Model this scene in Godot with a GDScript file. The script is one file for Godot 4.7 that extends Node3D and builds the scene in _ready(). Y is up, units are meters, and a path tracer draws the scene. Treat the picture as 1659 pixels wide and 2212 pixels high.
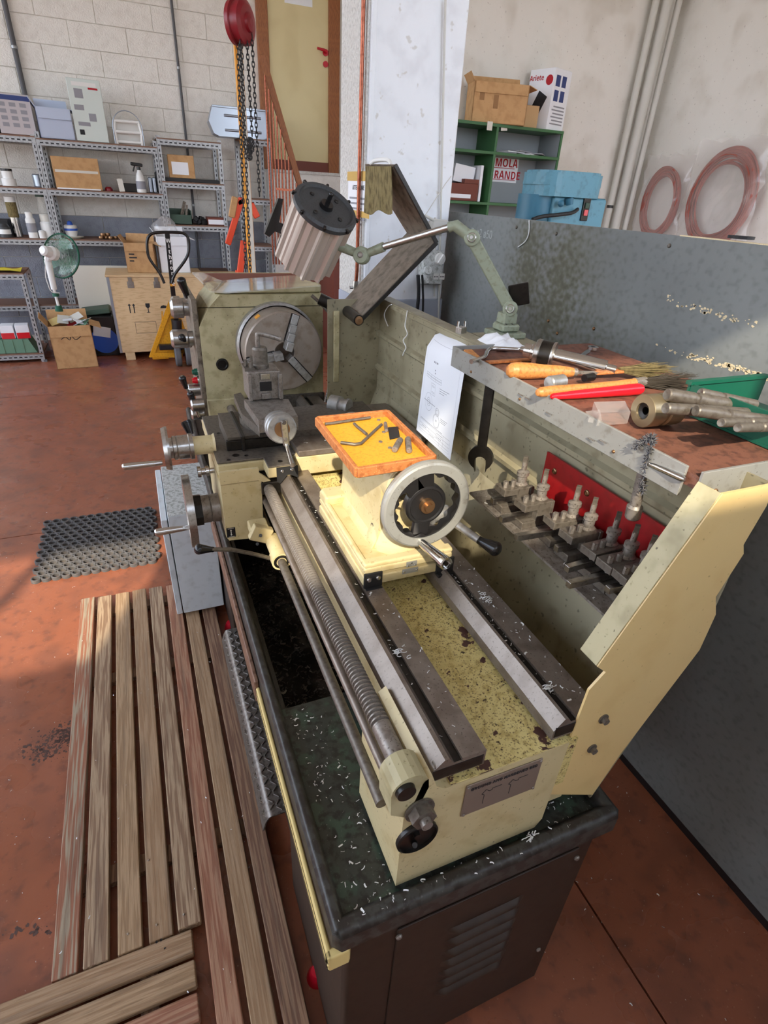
extends Node3D
# A workshop with a cream metal lathe; world axes: x to the right across the lathe, y up, -z along the lathe towards its headstock.
const WID := 1659.0
const HEI := 2212.0
const FOC := 1190.45
const EYE := Vector3(0, 1.65, 0)
const TURN := Vector3(-0.526319, -0.417326, 0.05883)
const SUN := Vector3(0.3, -0.55, -0.7)
const V0 := Vector3.ZERO
const VX := Vector3(1, 0, 0)
const VY := Vector3(0, 1, 0)
const VZ := Vector3(0, 0, 1)
var cam_basis := Basis.from_euler(TURN)
var M := {}
var taken := {}
var off := {}
var rng := RandomNumberGenerator.new()

class MB:
	var st := SurfaceTool.new()
	func _init():
		st.begin(Mesh.PRIMITIVE_TRIANGLES)
	func vert(p, n, uv = Vector2.ZERO):
		st.set_normal(n)
		st.set_uv(uv)
		st.add_vertex(p)
	func tri(a: Vector3, b: Vector3, c: Vector3, na: Vector3, nb: Vector3, nc: Vector3, ua = Vector2.ZERO, ub = Vector2.ZERO, uc = Vector2.ZERO):
		vert(a, na, ua)
		if (b - a).cross(c - a).dot(na + nb + nc) > 0:
			vert(c, nc, uc)
			vert(b, nb, ub)
		else:
			vert(b, nb, ub)
			vert(c, nc, uc)
	func quad(a, b, c, d, n):
		tri(a, b, c, n, n, n)
		tri(a, c, d, n, n, n)
	func quadn(a, b, c, d, na, nb, nc, nd):
		tri(a, b, c, na, nb, nc)
		tri(a, c, d, na, nc, nd)
	func uvquad(a, b, c, d, n):   # corners from the top left, clockwise
		tri(a, b, c, n, n, n, Vector2(0, 0), Vector2(1, 0), Vector2(1, 1))
		tri(a, c, d, n, n, n, Vector2(0, 0), Vector2(1, 1), Vector2(0, 1))
	func box(c: Vector3, s: Vector3, b := Basis.IDENTITY, bev := 0.0):
		var h := s / 2.0
		bev = minf(bev, minf(h.x, minf(h.y, h.z)) * 0.9)
		var ax := [Vector3(1, 0, 0), Vector3(0, 1, 0), Vector3(0, 0, 1)]
		# vertex of corner (sx,sy,sz) as seen on the face of axis k
		var at := func(sg: Array, k: int) -> Vector3:
			var p := Vector3.ZERO
			for i in 3:
				p[i] = sg[i] * (h[i] if i == k else h[i] - bev)
			return c + b * p
		for k in 3:
			var i: int = (k + 1) % 3
			var j: int = (k + 2) % 3
			for s1 in [-1, 1]:
				var q := []
				for e in [[-1, -1], [1, -1], [1, 1], [-1, 1]]:
					var sg := [0, 0, 0]
					sg[k] = s1
					sg[i] = e[0]
					sg[j] = e[1]
					q.append(at.call(sg, k))
				quad(q[0], q[1], q[2], q[3], (b * (ax[k] * s1)).normalized())
		if bev <= 0.0:
			return
		for k in 3:   # edges along axis k
			var i: int = (k + 1) % 3
			var j: int = (k + 2) % 3
			for e in [[-1, -1], [1, -1], [1, 1], [-1, 1]]:
				var q := []
				for s1 in [-1, 1]:
					var sg := [0, 0, 0]
					sg[k] = s1
					sg[i] = e[0]
					sg[j] = e[1]
					q.append(at.call(sg, i))
					q.append(at.call(sg, j))
				var ni: Vector3 = (b * (ax[i] * e[0])).normalized()
				var nj: Vector3 = (b * (ax[j] * e[1])).normalized()
				quadn(q[0], q[1], q[3], q[2], ni, nj, nj, ni)
		for sx in [-1, 1]:
			for sy in [-1, 1]:
				for sz in [-1, 1]:
					var sg := [sx, sy, sz]
					tri(at.call(sg, 0), at.call(sg, 1), at.call(sg, 2), (b * Vector3(sx, 0, 0)).normalized(), (b * Vector3(0, sy, 0)).normalized(), (b * Vector3(0, 0, sz)).normalized())
	func bx(x0, x1, y0, y1, z0, z1, bev := 0.0):
		box(Vector3((x0 + x1) / 2.0, (y0 + y1) / 2.0, (z0 + z1) / 2.0), Vector3(absf(x1 - x0), absf(y1 - y0), absf(z1 - z0)), Basis.IDENTITY, bev)
	func bar(a: Vector3, b: Vector3, w: float, t: float, up := Vector3.UP, bev := 0.0):   # a flat bar from a to b, w wide across, t thick along up
		var z := (b - a).normalized()
		var x := up.cross(z).normalized()
		box((a + b) / 2.0, Vector3(w, t, (b - a).length()), Basis(x, z.cross(x), z), bev)
	static func frame(d: Vector3) -> Array:
		var u := d.cross(Vector3.UP if absf(d.y) < 0.9 else Vector3.RIGHT).normalized()
		return [u, d.cross(u).normalized()]
	func cyl(a: Vector3, b: Vector3, r0: float, r1 := -1.0, n := 16, cap := true, flat := false):
		if r1 < 0:
			r1 = r0
		var d := (b - a).normalized()
		var f := frame(d)
		for i in n:
			var t0 := TAU * i / n
			var t1 := TAU * (i + 1) / n
			var e0: Vector3 = f[0] * cos(t0) + f[1] * sin(t0)
			var e1: Vector3 = f[0] * cos(t1) + f[1] * sin(t1)
			if flat:
				quad(a + e0 * r0, a + e1 * r0, b + e1 * r1, b + e0 * r1, (e0 + e1).normalized())
			else:
				quadn(a + e0 * r0, a + e1 * r0, b + e1 * r1, b + e0 * r1, e0, e1, e1, e0)
			if cap:
				tri(a, a + e0 * r0, a + e1 * r0, -d, -d, -d)
				tri(b, b + e0 * r1, b + e1 * r1, d, d, d)
	func rev(prof: Array, o: Vector3, d: Vector3, n := 24, arc := TAU, start := 0.0):   # profile of [radius, height] pairs turned about d through o
		d = d.normalized()
		var f := frame(d)
		for k in prof.size() - 1:
			var r0: float = prof[k][0]
			var h0: float = prof[k][1]
			var r1: float = prof[k + 1][0]
			var h1: float = prof[k + 1][1]
			var sl := Vector2(h1 - h0, r0 - r1).normalized()   # (radial, axial) of the normal
			for i in n:
				var t0 := start + arc * i / n
				var t1 := start + arc * (i + 1) / n
				var e0: Vector3 = f[0] * cos(t0) + f[1] * sin(t0)
				var e1: Vector3 = f[0] * cos(t1) + f[1] * sin(t1)
				var n0: Vector3 = e0 * sl.x + d * sl.y
				var n1: Vector3 = e1 * sl.x + d * sl.y
				quadn(o + e0 * r0 + d * h0, o + e1 * r0 + d * h0, o + e1 * r1 + d * h1, o + e0 * r1 + d * h1, n0, n1, n1, n0)
	func tube(pts: Array, r, n := 8, cap := true):   # r a number, or one for each point
		var m := pts.size()
		var rings := []
		var u := Vector3.ZERO
		for i in m:
			var d: Vector3 = (pts[mini(i + 1, m - 1)] - pts[maxi(i - 1, 0)]).normalized()
			if u == Vector3.ZERO:
				u = frame(d)[0]
			u = (u - d * u.dot(d)).normalized()
			var w := d.cross(u)
			var rad: float = r[i] if r is Array else r
			var ring := []
			for k in n:
				var t := TAU * k / n
				var e: Vector3 = u * cos(t) + w * sin(t)
				ring.append([pts[i] + e * rad, e])
			rings.append(ring)
		for i in m - 1:
			for k in n:
				var k2 := (k + 1) % n
				var a = rings[i][k]
				var b = rings[i][k2]
				var c = rings[i + 1][k2]
				var e = rings[i + 1][k]
				quadn(a[0], b[0], c[0], e[0], a[1], b[1], c[1], e[1])
		if cap:
			for s in [[0, -1], [m - 1, 1]]:
				var i: int = s[0]
				var d: Vector3 = (pts[1] - pts[0]).normalized() * -1.0 if i == 0 else (pts[m - 1] - pts[m - 2]).normalized()
				for k in n:
					tri(pts[i], rings[i][k][0], rings[i][(k + 1) % n][0], d, d, d)
	func ext(poly: Array, depth: float, xf := Transform3D.IDENTITY):   # polygon in xf's xy plane, extruded along +z by depth
		var pv := PackedVector2Array(poly)
		if Geometry2D.is_polygon_clockwise(pv):
			pv.reverse()
		var idx := Geometry2D.triangulate_polygon(pv)
		var zn := xf.basis.z.normalized()
		var up := xf.basis.z * depth
		for i in range(0, idx.size(), 3):
			var q := []
			for j in 3:
				q.append(xf * Vector3(pv[idx[i + j]].x, pv[idx[i + j]].y, 0))
			tri(q[0], q[1], q[2], -zn, -zn, -zn)
			tri(q[0] + up, q[1] + up, q[2] + up, zn, zn, zn)
		for i in pv.size():
			var p := pv[i]
			var q := pv[(i + 1) % pv.size()]
			if p.is_equal_approx(q):
				continue
			var e := (q - p).normalized()
			var nn := (xf.basis * Vector3(e.y, -e.x, 0)).normalized()
			var a := xf * Vector3(p.x, p.y, 0)
			var b := xf * Vector3(q.x, q.y, 0)
			quad(a, b, b + up, a + up, nn)
	func sph(c: Vector3, r: float, sc := Vector3.ONE, n := 14, m := 8):
		var ring := func(i: int, k: int) -> Vector3:
			var a := PI * i / m
			var t := TAU * k / n
			return Vector3(sin(a) * cos(t), cos(a), sin(a) * sin(t))
		for i in m:
			for k in n:
				var q := [ring.call(i, k), ring.call(i, k + 1), ring.call(i + 1, k + 1), ring.call(i + 1, k)]
				var p := []
				var nn := []
				for e in q:
					p.append(c + e * r * sc)
					nn.append((e / sc).normalized())
				quadn(p[0], p[1], p[2], p[3], nn[0], nn[1], nn[2], nn[3])
	func grid(rows: Array, thick := 0.0):   # rows of points: a smooth sheet, with uv; with a thickness it gets a back and rims
		var m := rows.size()
		var n: int = rows[0].size()
		var nor := []
		for i in m:
			var rr := []
			for k in n:
				var du: Vector3 = rows[i][mini(k + 1, n - 1)] - rows[i][maxi(k - 1, 0)]
				var dv: Vector3 = rows[mini(i + 1, m - 1)][k] - rows[maxi(i - 1, 0)][k]
				rr.append(dv.cross(du).normalized())
			nor.append(rr)
		for side in ([0.0] if thick == 0.0 else [0.0, 1.0]):
			for i in m - 1:
				for k in n - 1:
					var p := []
					var nn := []
					var uu := []
					for e in [[i, k], [i, k + 1], [i + 1, k + 1], [i + 1, k]]:
						var q: Vector3 = nor[e[0]][e[1]]
						p.append(rows[e[0]][e[1]] - q * thick * side)
						nn.append(-q if side > 0.5 else q)
						uu.append(Vector2(float(e[1]) / (n - 1), float(e[0]) / (m - 1)))
					tri(p[0], p[1], p[2], nn[0], nn[1], nn[2], uu[0], uu[1], uu[2])
					tri(p[0], p[2], p[3], nn[0], nn[2], nn[3], uu[0], uu[2], uu[3])
		if thick > 0.0:
			var rim := []
			for k in n:
				rim.append([0, k])
			for i in range(1, m):
				rim.append([i, n - 1])
			for k in range(n - 2, -1, -1):
				rim.append([m - 1, k])
			for i in range(m - 2, -1, -1):
				rim.append([i, 0])
			var mid := Vector3.ZERO
			for e in rim:
				mid += rows[e[0]][e[1]] / rim.size()
			for q in rim.size() - 1:
				var e0 = rim[q]
				var e1 = rim[q + 1]
				var a: Vector3 = rows[e0[0]][e0[1]]
				var b: Vector3 = rows[e1[0]][e1[1]]
				var a2: Vector3 = a - nor[e0[0]][e0[1]] * thick
				var b2: Vector3 = b - nor[e1[0]][e1[1]] * thick
				var nn := (b - a).cross(a2 - a).normalized()
				if nn.dot(a - mid) < 0:
					nn = -nn
				quad(a, b, b2, a2, nn)
	func done() -> ArrayMesh:
		return st.commit()

func ray(x: float, y: float) -> Vector3:   # towards a point of the 1659 x 2212 picture
	return cam_basis * Vector3((x - WID / 2) / FOC, -(y - HEI / 2) / FOC, -1.0)
func pz(x: float, y: float, z: float) -> Vector3:
	var d := ray(x, y)
	return EYE + d * ((z - EYE.z) / d.z)
func pX(x: float, y: float, at: float) -> Vector3:
	var d := ray(x, y)
	return EYE + d * ((at - EYE.x) / d.x)
func pY(x: float, y: float, at: float) -> Vector3:
	var d := ray(x, y)
	return EYE + d * ((at - EYE.y) / d.y)

func numbered(n: String) -> String:
	if not taken.has(n):
		taken[n] = 0
		return n
	taken[n] += 1
	return "%s_%03d" % [n, taken[n]]
func tag(o: Node, label := "", category := "", group := "", kind := ""):
	if label:
		o.set_meta("label", label)
	if category:
		o.set_meta("category", category)
	if group:
		o.set_meta("group", group)
	if kind:
		o.set_meta("kind", kind)
func thing(n: String, label: String, category: String, at := V0, group := "") -> Node3D:
	var o := Node3D.new()
	o.name = numbered(n)
	add_child(o)
	o.position = at
	off[o] = -at
	tag(o, label, category, group)
	return o
func here(o: Node3D):   # the parts of this thing are given in its own axes
	off[o] = V0
	return o
func part(par: Node3D, n: String, shape, mat: Material, label := "") -> MeshInstance3D:
	var mi := MeshInstance3D.new()
	mi.name = n
	mi.mesh = shape.done() if shape is MB else shape
	mi.material_override = mat
	par.add_child(mi, true)
	mi.position = off.get(par, V0)
	if label:
		mi.set_meta("label", label)
	return mi
func solo(n: String, label: String, category: String, shape, mat: Material, group := "") -> MeshInstance3D:
	var mi := MeshInstance3D.new()
	mi.name = numbered(n)
	mi.mesh = shape.done() if shape is MB else shape
	mi.material_override = mat
	add_child(mi)
	tag(mi, label, category, group)
	return mi
func struct(n: String, shape, mat: Material) -> MeshInstance3D:
	var mi := solo(n, "", "", shape, mat)
	mi.set_meta("kind", "structure")
	return mi
func copy(o: Node3D, label := "") -> Node3D:
	var c: Node3D = o.duplicate()
	c.name = numbered(String(o.name).trim_suffix("_" + String(o.name).get_slice("_", String(o.name).get_slice_count("_") - 1)) if String(o.name).right(3).is_valid_int() else String(o.name))
	add_child(c)
	if label:
		c.set_meta("label", label)
	return c

# ---- textures and materials
func noise(sd: int, freq: float, type := FastNoiseLite.TYPE_SIMPLEX_SMOOTH, oct := 4) -> FastNoiseLite:
	var f := FastNoiseLite.new()
	f.seed = sd
	f.frequency = freq
	f.noise_type = type
	f.fractal_octaves = oct
	return f
func paint(base: Color, layers: Array, size := 384) -> ImageTexture:   # layers of [seed, frequency, from, to, colour, strength, octaves]
	var px := PackedFloat32Array()
	px.resize(size * size * 3)
	for i in size * size:
		px[i * 3] = base.r
		px[i * 3 + 1] = base.g
		px[i * 3 + 2] = base.b
	for l in layers:
		var im := noise(l[0], l[1], FastNoiseLite.TYPE_SIMPLEX_SMOOTH, l[6] if l.size() > 6 else 4).get_seamless_image(size, size)
		var by := im.get_data()
		var lut := PackedFloat32Array()
		for v in 256:
			lut.append(smoothstep(l[2], l[3], v / 255.0) * l[5])
		var c: Color = l[4]
		for i in size * size:
			var t := lut[by[i]]
			if t > 0.003:
				var k := i * 3
				px[k] += (c.r - px[k]) * t
				px[k + 1] += (c.g - px[k + 1]) * t
				px[k + 2] += (c.b - px[k + 2]) * t
	var out := PackedByteArray()
	out.resize(size * size * 3)
	for i in out.size():
		out[i] = clampi(int(px[i] * 255.0), 0, 255)
	return ImageTexture.create_from_image(Image.create_from_data(size, size, false, Image.FORMAT_RGB8, out))
func bumps(sd: int, freq: float, strength := 6.0, oct := 4) -> ImageTexture:
	var im := noise(sd, freq, FastNoiseLite.TYPE_SIMPLEX_SMOOTH, oct).get_seamless_image(256, 256)
	im.convert(Image.FORMAT_RGBA8)
	im.bump_map_to_normal_map(strength)
	return ImageTexture.create_from_image(im)
func mat(n: String, c: Color, rough := 0.7, metal := 0.0, tex: Texture2D = null, scale = 1.0, world := false, nrm: Texture2D = null, nstr := 0.5) -> StandardMaterial3D:
	var m := StandardMaterial3D.new()
	m.resource_name = n
	m.albedo_color = c
	m.roughness = rough
	m.metallic = metal
	m.cull_mode = BaseMaterial3D.CULL_DISABLED
	if tex or nrm:
		m.uv1_triplanar = true
		m.uv1_world_triplanar = world
		m.uv1_triplanar_sharpness = 6.0
		m.uv1_scale = scale if scale is Vector3 else Vector3.ONE * scale
		if tex:
			m.albedo_texture = tex
		if nrm:
			m.normal_enabled = true
			m.normal_texture = nrm
			m.normal_scale = nstr
	M[n] = m
	return m
func c8(r, g, b) -> Color:
	return Color(r / 255.0, g / 255.0, b / 255.0)
func clear(n: String, c: Color, alpha: float, rough := 0.08) -> StandardMaterial3D:
	var m := mat(n, Color(c.r, c.g, c.b, alpha), rough)
	m.transparency = BaseMaterial3D.TRANSPARENCY_ALPHA
	return m
func text(s: String, size: float, bold := false, font := "Droid Sans") -> TextMesh:
	var t := TextMesh.new()
	var f := SystemFont.new()
	f.font_names = PackedStringArray([font])
	if bold:
		f.font_weight = 700
	t.font = f
	t.text = s
	t.font_size = 64
	t.pixel_size = size / 46.0
	t.depth = 0.0004
	t.curve_step = 4
	return t
func put_text(par: Node3D, n: String, s: String, size: float, m: Material, o: Vector3, right: Vector3, up: Vector3, bold := false, font := "Droid Sans"):
	var mi := MeshInstance3D.new()
	mi.name = n
	mi.mesh = text(s, size, bold, font)
	mi.material_override = m
	par.add_child(mi, true)
	var x := right.normalized()
	var z := x.cross(up).normalized()
	mi.transform = Transform3D(Basis(x, z.cross(x), z), o + off.get(par, V0) + z * 0.0006)
	return mi

func _ready():
	rng.seed = 7
	# camera
	var cam := Camera3D.new()
	cam.name = "camera"
	cam.position = EYE
	cam.rotation = TURN
	cam.fov = 85.7879
	cam.near = 0.02
	cam.far = 100.0
	add_child(cam)
	cam.current = true
	# sky and exposure
	var we := WorldEnvironment.new()
	we.name = "world"
	var e := Environment.new()
	e.background_mode = Environment.BG_SKY
	var sm := ProceduralSkyMaterial.new()
	sm.sky_top_color = Color(0.80, 0.87, 0.98)
	sm.sky_horizon_color = Color(0.97, 0.98, 1.0)
	sm.ground_bottom_color = Color(0.45, 0.43, 0.40)
	sm.ground_horizon_color = Color(0.72, 0.71, 0.68)
	sm.sky_energy_multiplier = 1.0
	e.sky = Sky.new()
	e.sky.sky_material = sm
	e.background_energy_multiplier = 7.0
	e.tonemap_mode = Environment.TONE_MAPPER_LINEAR
	e.tonemap_exposure = 1.0
	e.sdfgi_enabled = true
	e.ssao_enabled = true
	e.ssil_enabled = true
	we.environment = e
	add_child(we)
	# the sun, through the high windows behind the camera
	var sun := DirectionalLight3D.new()
	sun.name = "sun"
	sun.light_color = Color(1.0, 0.95, 0.86)
	sun.light_energy = 2.7
	sun.light_angular_distance = 0.8
	sun.shadow_enabled = true
	add_child(sun)
	sun.look_at_from_position(V0, SUN)
	materials()
	room()
	lathe_body()
	lathe_head()
	lathe_carriage()
	lathe_tail()
	lathe_guard()
	lathe_things()
	shelf_tools()
	holders()
	floor_things()
	back_things()
	right_things()
	shavings()

func materials():
	var grime := c8(70, 62, 45)
	var cream := paint(c8(202, 186, 142), [[11, 0.012, 0.5, 0.95, c8(176, 154, 104), 0.5], [12, 0.05, 0.76, 0.9, c8(130, 112, 72), 0.35], [13, 0.09, 0.87, 0.92, grime, 0.6, 2]])
	mat("cream", Color.WHITE, 0.42, 0.0, cream, 3.0)
	mat("cream_dirty", c8(225, 222, 205), 0.5, 0.0, paint(c8(208, 200, 170), [[21, 0.012, 0.4, 0.9, c8(170, 161, 130), 0.7], [22, 0.05, 0.72, 0.9, c8(120, 108, 76), 0.45], [23, 0.10, 0.84, 0.9, c8(70, 60, 44), 0.7, 2]]), 3.2)
	mat("cream_clean", c8(226, 202, 148), 0.38, 0.0, paint(c8(250, 244, 232), [[14, 0.01, 0.5, 1.0, c8(235, 222, 200), 0.5], [15, 0.12, 0.86, 0.92, c8(150, 135, 105), 0.5, 2]]), 2.0)
	mat("chipped", Color.WHITE, 0.55, 0.0, paint(c8(214, 198, 132), [[31, 0.03, 0.4, 0.9, c8(178, 156, 92), 0.8], [35, 0.06, 0.66, 0.84, c8(128, 106, 66), 0.6, 3], [32, 0.12, 0.70, 0.78, c8(84, 68, 42), 0.8, 3], [33, 0.010, 0.70, 0.73, c8(70, 42, 38), 0.95, 5], [34, 0.03, 0.80, 0.84, c8(56, 44, 30), 0.85]]), 4.0)
	mat("olive", c8(255, 252, 240), 0.45, 0.0, paint(c8(150, 144, 124), [[41, 0.006, 0.35, 0.9, c8(120, 113, 94), 0.7], [42, 0.02, 0.6, 0.98, c8(96, 86, 66), 0.5], [43, 0.09, 0.78, 0.88, c8(50, 46, 34), 0.5, 2]]), 1.6)
	var scr := bumps(51, 0.05, 3.0)
	mat("steel", c8(160, 154, 147), 0.42, 0.5, paint(c8(236, 234, 232), [[52, 0.02, 0.4, 0.9, c8(178, 170, 164), 0.7], [53, 0.08, 0.7, 0.85, c8(110, 98, 88), 0.6]]), 5.0)
	mat("steel_dark", c8(126, 120, 112), 0.45, 0.4, paint(c8(228, 225, 221), [[54, 0.03, 0.4, 0.9, c8(176, 168, 160), 0.7], [55, 0.1, 0.78, 0.9, c8(110, 98, 86), 0.5]]), 6.0)
	mat("steel_way", c8(158, 149, 140), 0.38, 0.5, paint(c8(226, 222, 218), [[56, 0.012, 0.35, 0.9, c8(186, 176, 168), 0.7], [57, 0.12, 0.74, 0.84, c8(92, 82, 76), 0.6]]), 4.0)
	mat("steel_chuck", c8(168, 157, 146), 0.4, 0.3, paint(c8(236, 233, 230), [[551, 0.012, 0.4, 0.9, c8(196, 186, 176), 0.7], [552, 0.1, 0.8, 0.9, c8(140, 126, 112), 0.5]]), 4.0)
	mat("black_oil", c8(38, 35, 32), 0.35, 0.2, paint(c8(230, 226, 220), [[58, 0.03, 0.4, 0.9, c8(120, 112, 104), 0.8]]), 5.0)
	mat("chrome", c8(205, 204, 202), 0.16, 1.0)
	mat("chrome_satin", c8(188, 186, 182), 0.28, 1.0, paint(c8(250, 250, 250), [[59, 0.05, 0.5, 0.95, c8(200, 196, 190), 0.7]]), 6.0)
	mat("aluminium", c8(186, 186, 184), 0.42, 0.75, paint(c8(245, 245, 245), [[60, 0.03, 0.4, 0.95, c8(200, 198, 192), 0.7]]), 5.0)
	mat("alu_paint", c8(156, 156, 152), 0.4, 0.25, paint(c8(250, 250, 248), [[61, 0.02, 0.55, 0.95, c8(205, 200, 190), 0.7], [62, 0.1, 0.84, 0.9, c8(120, 112, 100), 0.6, 2]]), 4.0)
	mat("bronze", c8(150, 116, 84), 0.35, 0.85)
	mat("black_plastic", c8(24, 23, 24), 0.22)
	mat("black_rubber", c8(34, 34, 35), 0.6)
	mat("black_paint", c8(30, 29, 30), 0.35)
	mat("white_plate", c8(214, 219, 222), 0.5, 0.0, paint(c8(250, 251, 252), [[63, 0.02, 0.55, 0.95, c8(222, 222, 220), 0.6]]), 2.5)
	mat("white_dirty", c8(214, 217, 216), 0.55, 0.0, paint(c8(244, 244, 242), [[64, 0.03, 0.4, 0.85, c8(176, 176, 168), 0.8], [65, 0.08, 0.6, 0.85, c8(140, 140, 130), 0.6]]), 4.0)
	mat("cabinet", c8(58, 45, 36), 0.5, 0.0, paint(c8(235, 230, 224), [[66, 0.02, 0.4, 0.9, c8(188, 176, 164), 0.6], [67, 0.12, 0.85, 0.9, c8(255, 255, 250), 0.3, 2]]), 3.0)
	mat("tray_green", c8(255, 255, 255), 0.36, 0.0, paint(c8(58, 62, 56), [[68, 0.01, 0.5, 0.7, c8(62, 84, 68), 0.75], [69, 0.03, 0.45, 0.8, c8(38, 36, 33), 0.85], [70, 0.12, 0.84, 0.9, c8(160, 160, 155), 0.6, 2]]), 4.0)
	mat("tray_edge", c8(255, 255, 255), 0.45, 0.0, paint(c8(62, 62, 58), [[71, 0.02, 0.4, 0.6, c8(42, 37, 33), 0.9], [72, 0.09, 0.8, 0.88, c8(110, 110, 106), 0.5, 2]]), 4.0)
	mat("pit", c8(255, 255, 255), 0.4, 0.0, paint(c8(36, 33, 28), [[73, 0.02, 0.4, 0.85, c8(22, 20, 18), 0.9], [74, 0.1, 0.76, 0.86, c8(92, 84, 74), 0.6, 2]]), 4.0)
	mat("stripe_yellow", c8(224, 200, 132), 0.5)
	mat("tread", c8(132, 126, 120), 0.36, 0.6, paint(c8(240, 238, 236), [[75, 0.03, 0.4, 0.9, c8(150, 144, 138), 0.7]]), 5.0)
	mat("brown_edge", c8(134, 104, 86), 0.5, 0.1, paint(c8(250, 245, 240), [[76, 0.02, 0.4, 0.8, c8(170, 150, 135), 0.8]]), 4.0)
	# floor and walls
	mat("floor", Color.WHITE, 0.34, 0.0, paint(c8(152, 91, 66), [[81, 0.006, 0.4, 0.9, c8(126, 78, 60), 0.7], [82, 0.02, 0.55, 0.95, c8(106, 68, 56), 0.55], [83, 0.09, 0.76, 0.88, c8(110, 70, 54), 0.4, 3], [84, 0.14, 0.86, 0.9, c8(206, 170, 145), 0.5, 2]], 768), 0.9, true, bumps(85, 0.03, 2.0), 0.18)
	M["floor"].roughness_texture = paint(c8(255, 255, 255), [[86, 0.012, 0.3, 0.8, c8(150, 150, 150), 1.0]], 256)
	M["floor"].roughness = 0.38
	mat("floor_joint", c8(70, 44, 34), 0.8)
	mat("block_white", Color.WHITE, 0.8, 0.0, paint(c8(234, 230, 222), [[91, 0.015, 0.4, 0.9, c8(222, 217, 208), 0.7], [92, 0.1, 0.82, 0.92, c8(204, 198, 188), 0.4, 2]]), 1.7, true, bumps(93, 0.12, 4.0), 0.35)
	mat("block_grey", Color.WHITE, 0.75, 0.0, paint(c8(150, 154, 164), [[94, 0.015, 0.4, 0.9, c8(134, 138, 148), 0.7], [95, 0.1, 0.8, 0.9, c8(110, 112, 118), 0.4, 2]]), 1.7, true, bumps(93, 0.12, 4.0), 0.35)
	mat("mortar", c8(214, 209, 198), 0.9)
	mat("plaster", Color.WHITE, 0.85, 0.0, paint(c8(234, 231, 223), [[96, 0.006, 0.4, 0.95, c8(212, 206, 194), 0.7], [97, 0.1, 0.86, 0.92, c8(170, 166, 158), 0.5, 2]]), 0.8, true)
	mat("plaster_white", Color.WHITE, 0.8, 0.0, paint(c8(236, 239, 243), [[98, 0.012, 0.45, 0.95, c8(222, 224, 228), 0.7], [99, 0.03, 0.78, 0.86, c8(200, 196, 188), 0.6]]), 1.4, true)
	mat("column_rough", Color.WHITE, 0.9, 0.0, paint(c8(214, 212, 206), [[101, 0.05, 0.4, 0.85, c8(186, 184, 178), 0.7], [102, 0.1, 0.8, 0.9, c8(236, 236, 234), 0.7, 2]]), 3.0, true, bumps(103, 0.08, 6.0), 0.6)
	mat("dado", c8(168, 174, 186), 0.7)
	mat("panel_grey", Color.WHITE, 0.62, 0.0, paint(c8(126, 129, 126), [[104, 0.006, 0.4, 0.9, c8(116, 119, 116), 0.7], [105, 0.014, 0.60, 0.86, c8(96, 98, 86), 0.8], [106, 0.1, 0.78, 0.88, c8(84, 84, 76), 0.5, 2]], 512), 0.75, true)
	mat("panel_mould", Color.WHITE, 0.75, 0.0, paint(c8(112, 110, 88), [[107, 0.05, 0.35, 0.8, c8(78, 76, 56), 0.8], [108, 0.14, 0.62, 0.8, c8(52, 50, 38), 0.7, 2]]), 4.0)
	mat("chipboard", Color.WHITE, 0.85, 0.0, paint(c8(232, 214, 176), [[109, 0.12, 0.55, 0.85, c8(206, 174, 124), 0.7, 2]]), 8.0)
	mat("ceiling_paint", c8(225, 224, 220), 0.9)
	mat("door_cream", c8(226, 210, 162), 0.55, 0.0, paint(c8(250, 250, 248), [[110, 0.004, 0.4, 0.95, c8(236, 232, 224), 0.7]]), 0.8)
	mat("wood_brown", Color.WHITE, 0.5, 0.0, paint(c8(160, 98, 52), [[111, 0.02, 0.35, 0.85, c8(116, 66, 34), 0.8]]), Vector3(22, 2.2, 22))
	mat("red_brown", c8(112, 52, 36), 0.55)
	mat("handle_red", c8(190, 22, 42), 0.3)
	mat("copper", c8(158, 96, 76), 0.3, 0.9, paint(c8(250, 245, 240), [[112, 0.03, 0.4, 0.9, c8(170, 140, 125), 0.7]]), 4.0)
	# woods
	var sl := [[c8(176, 146, 112), c8(150, 120, 88), 201], [c8(174, 148, 118), c8(128, 98, 74), 211], [c8(170, 140, 108), c8(150, 118, 86), 221], [c8(166, 150, 126), c8(150, 88, 62), 231], [c8(146, 114, 88), c8(108, 76, 58), 241], [c8(172, 130, 102), c8(144, 92, 68), 251]]
	for i in sl.size():
		var s = sl[i]
		mat("slat%d" % i, Color.WHITE, 0.72, 0.0, paint(s[0], [[s[2], 0.03, 0.4, 0.62, s[1], 0.8, 2], [s[2] + 1, 0.1, 0.55, 0.85, s[1].darkened(0.2), 0.4, 3], [s[2] + 2, 0.01, 0.5, 0.95, c8(96, 80, 66), 0.35]]), Vector3(8.0, 8.0, 0.32), false, bumps(s[2] + 3, 0.08, 4.0), 0.2)
	for i in sl.size():   # the same wood for boards that lie across
		var m: StandardMaterial3D = M["slat%d" % i].duplicate()
		m.uv1_scale = Vector3(0.32, 8.0, 8.0)
		M["slat_across%d" % i] = m
	mat("ply", Color.WHITE, 0.65, 0.0, paint(c8(222, 192, 148), [[261, 0.02, 0.4, 0.9, c8(200, 166, 120), 0.7, 3], [262, 0.06, 0.8, 0.9, c8(160, 124, 84), 0.5]]), Vector3(1.2, 6, 6))
	mat("tray_wood", Color.WHITE, 0.5, 0.0, paint(c8(186, 116, 64), [[263, 0.02, 0.4, 0.85, c8(146, 82, 42), 0.7], [264, 0.06, 0.74, 0.84, c8(235, 190, 140), 0.7]]), 9.0)
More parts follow.
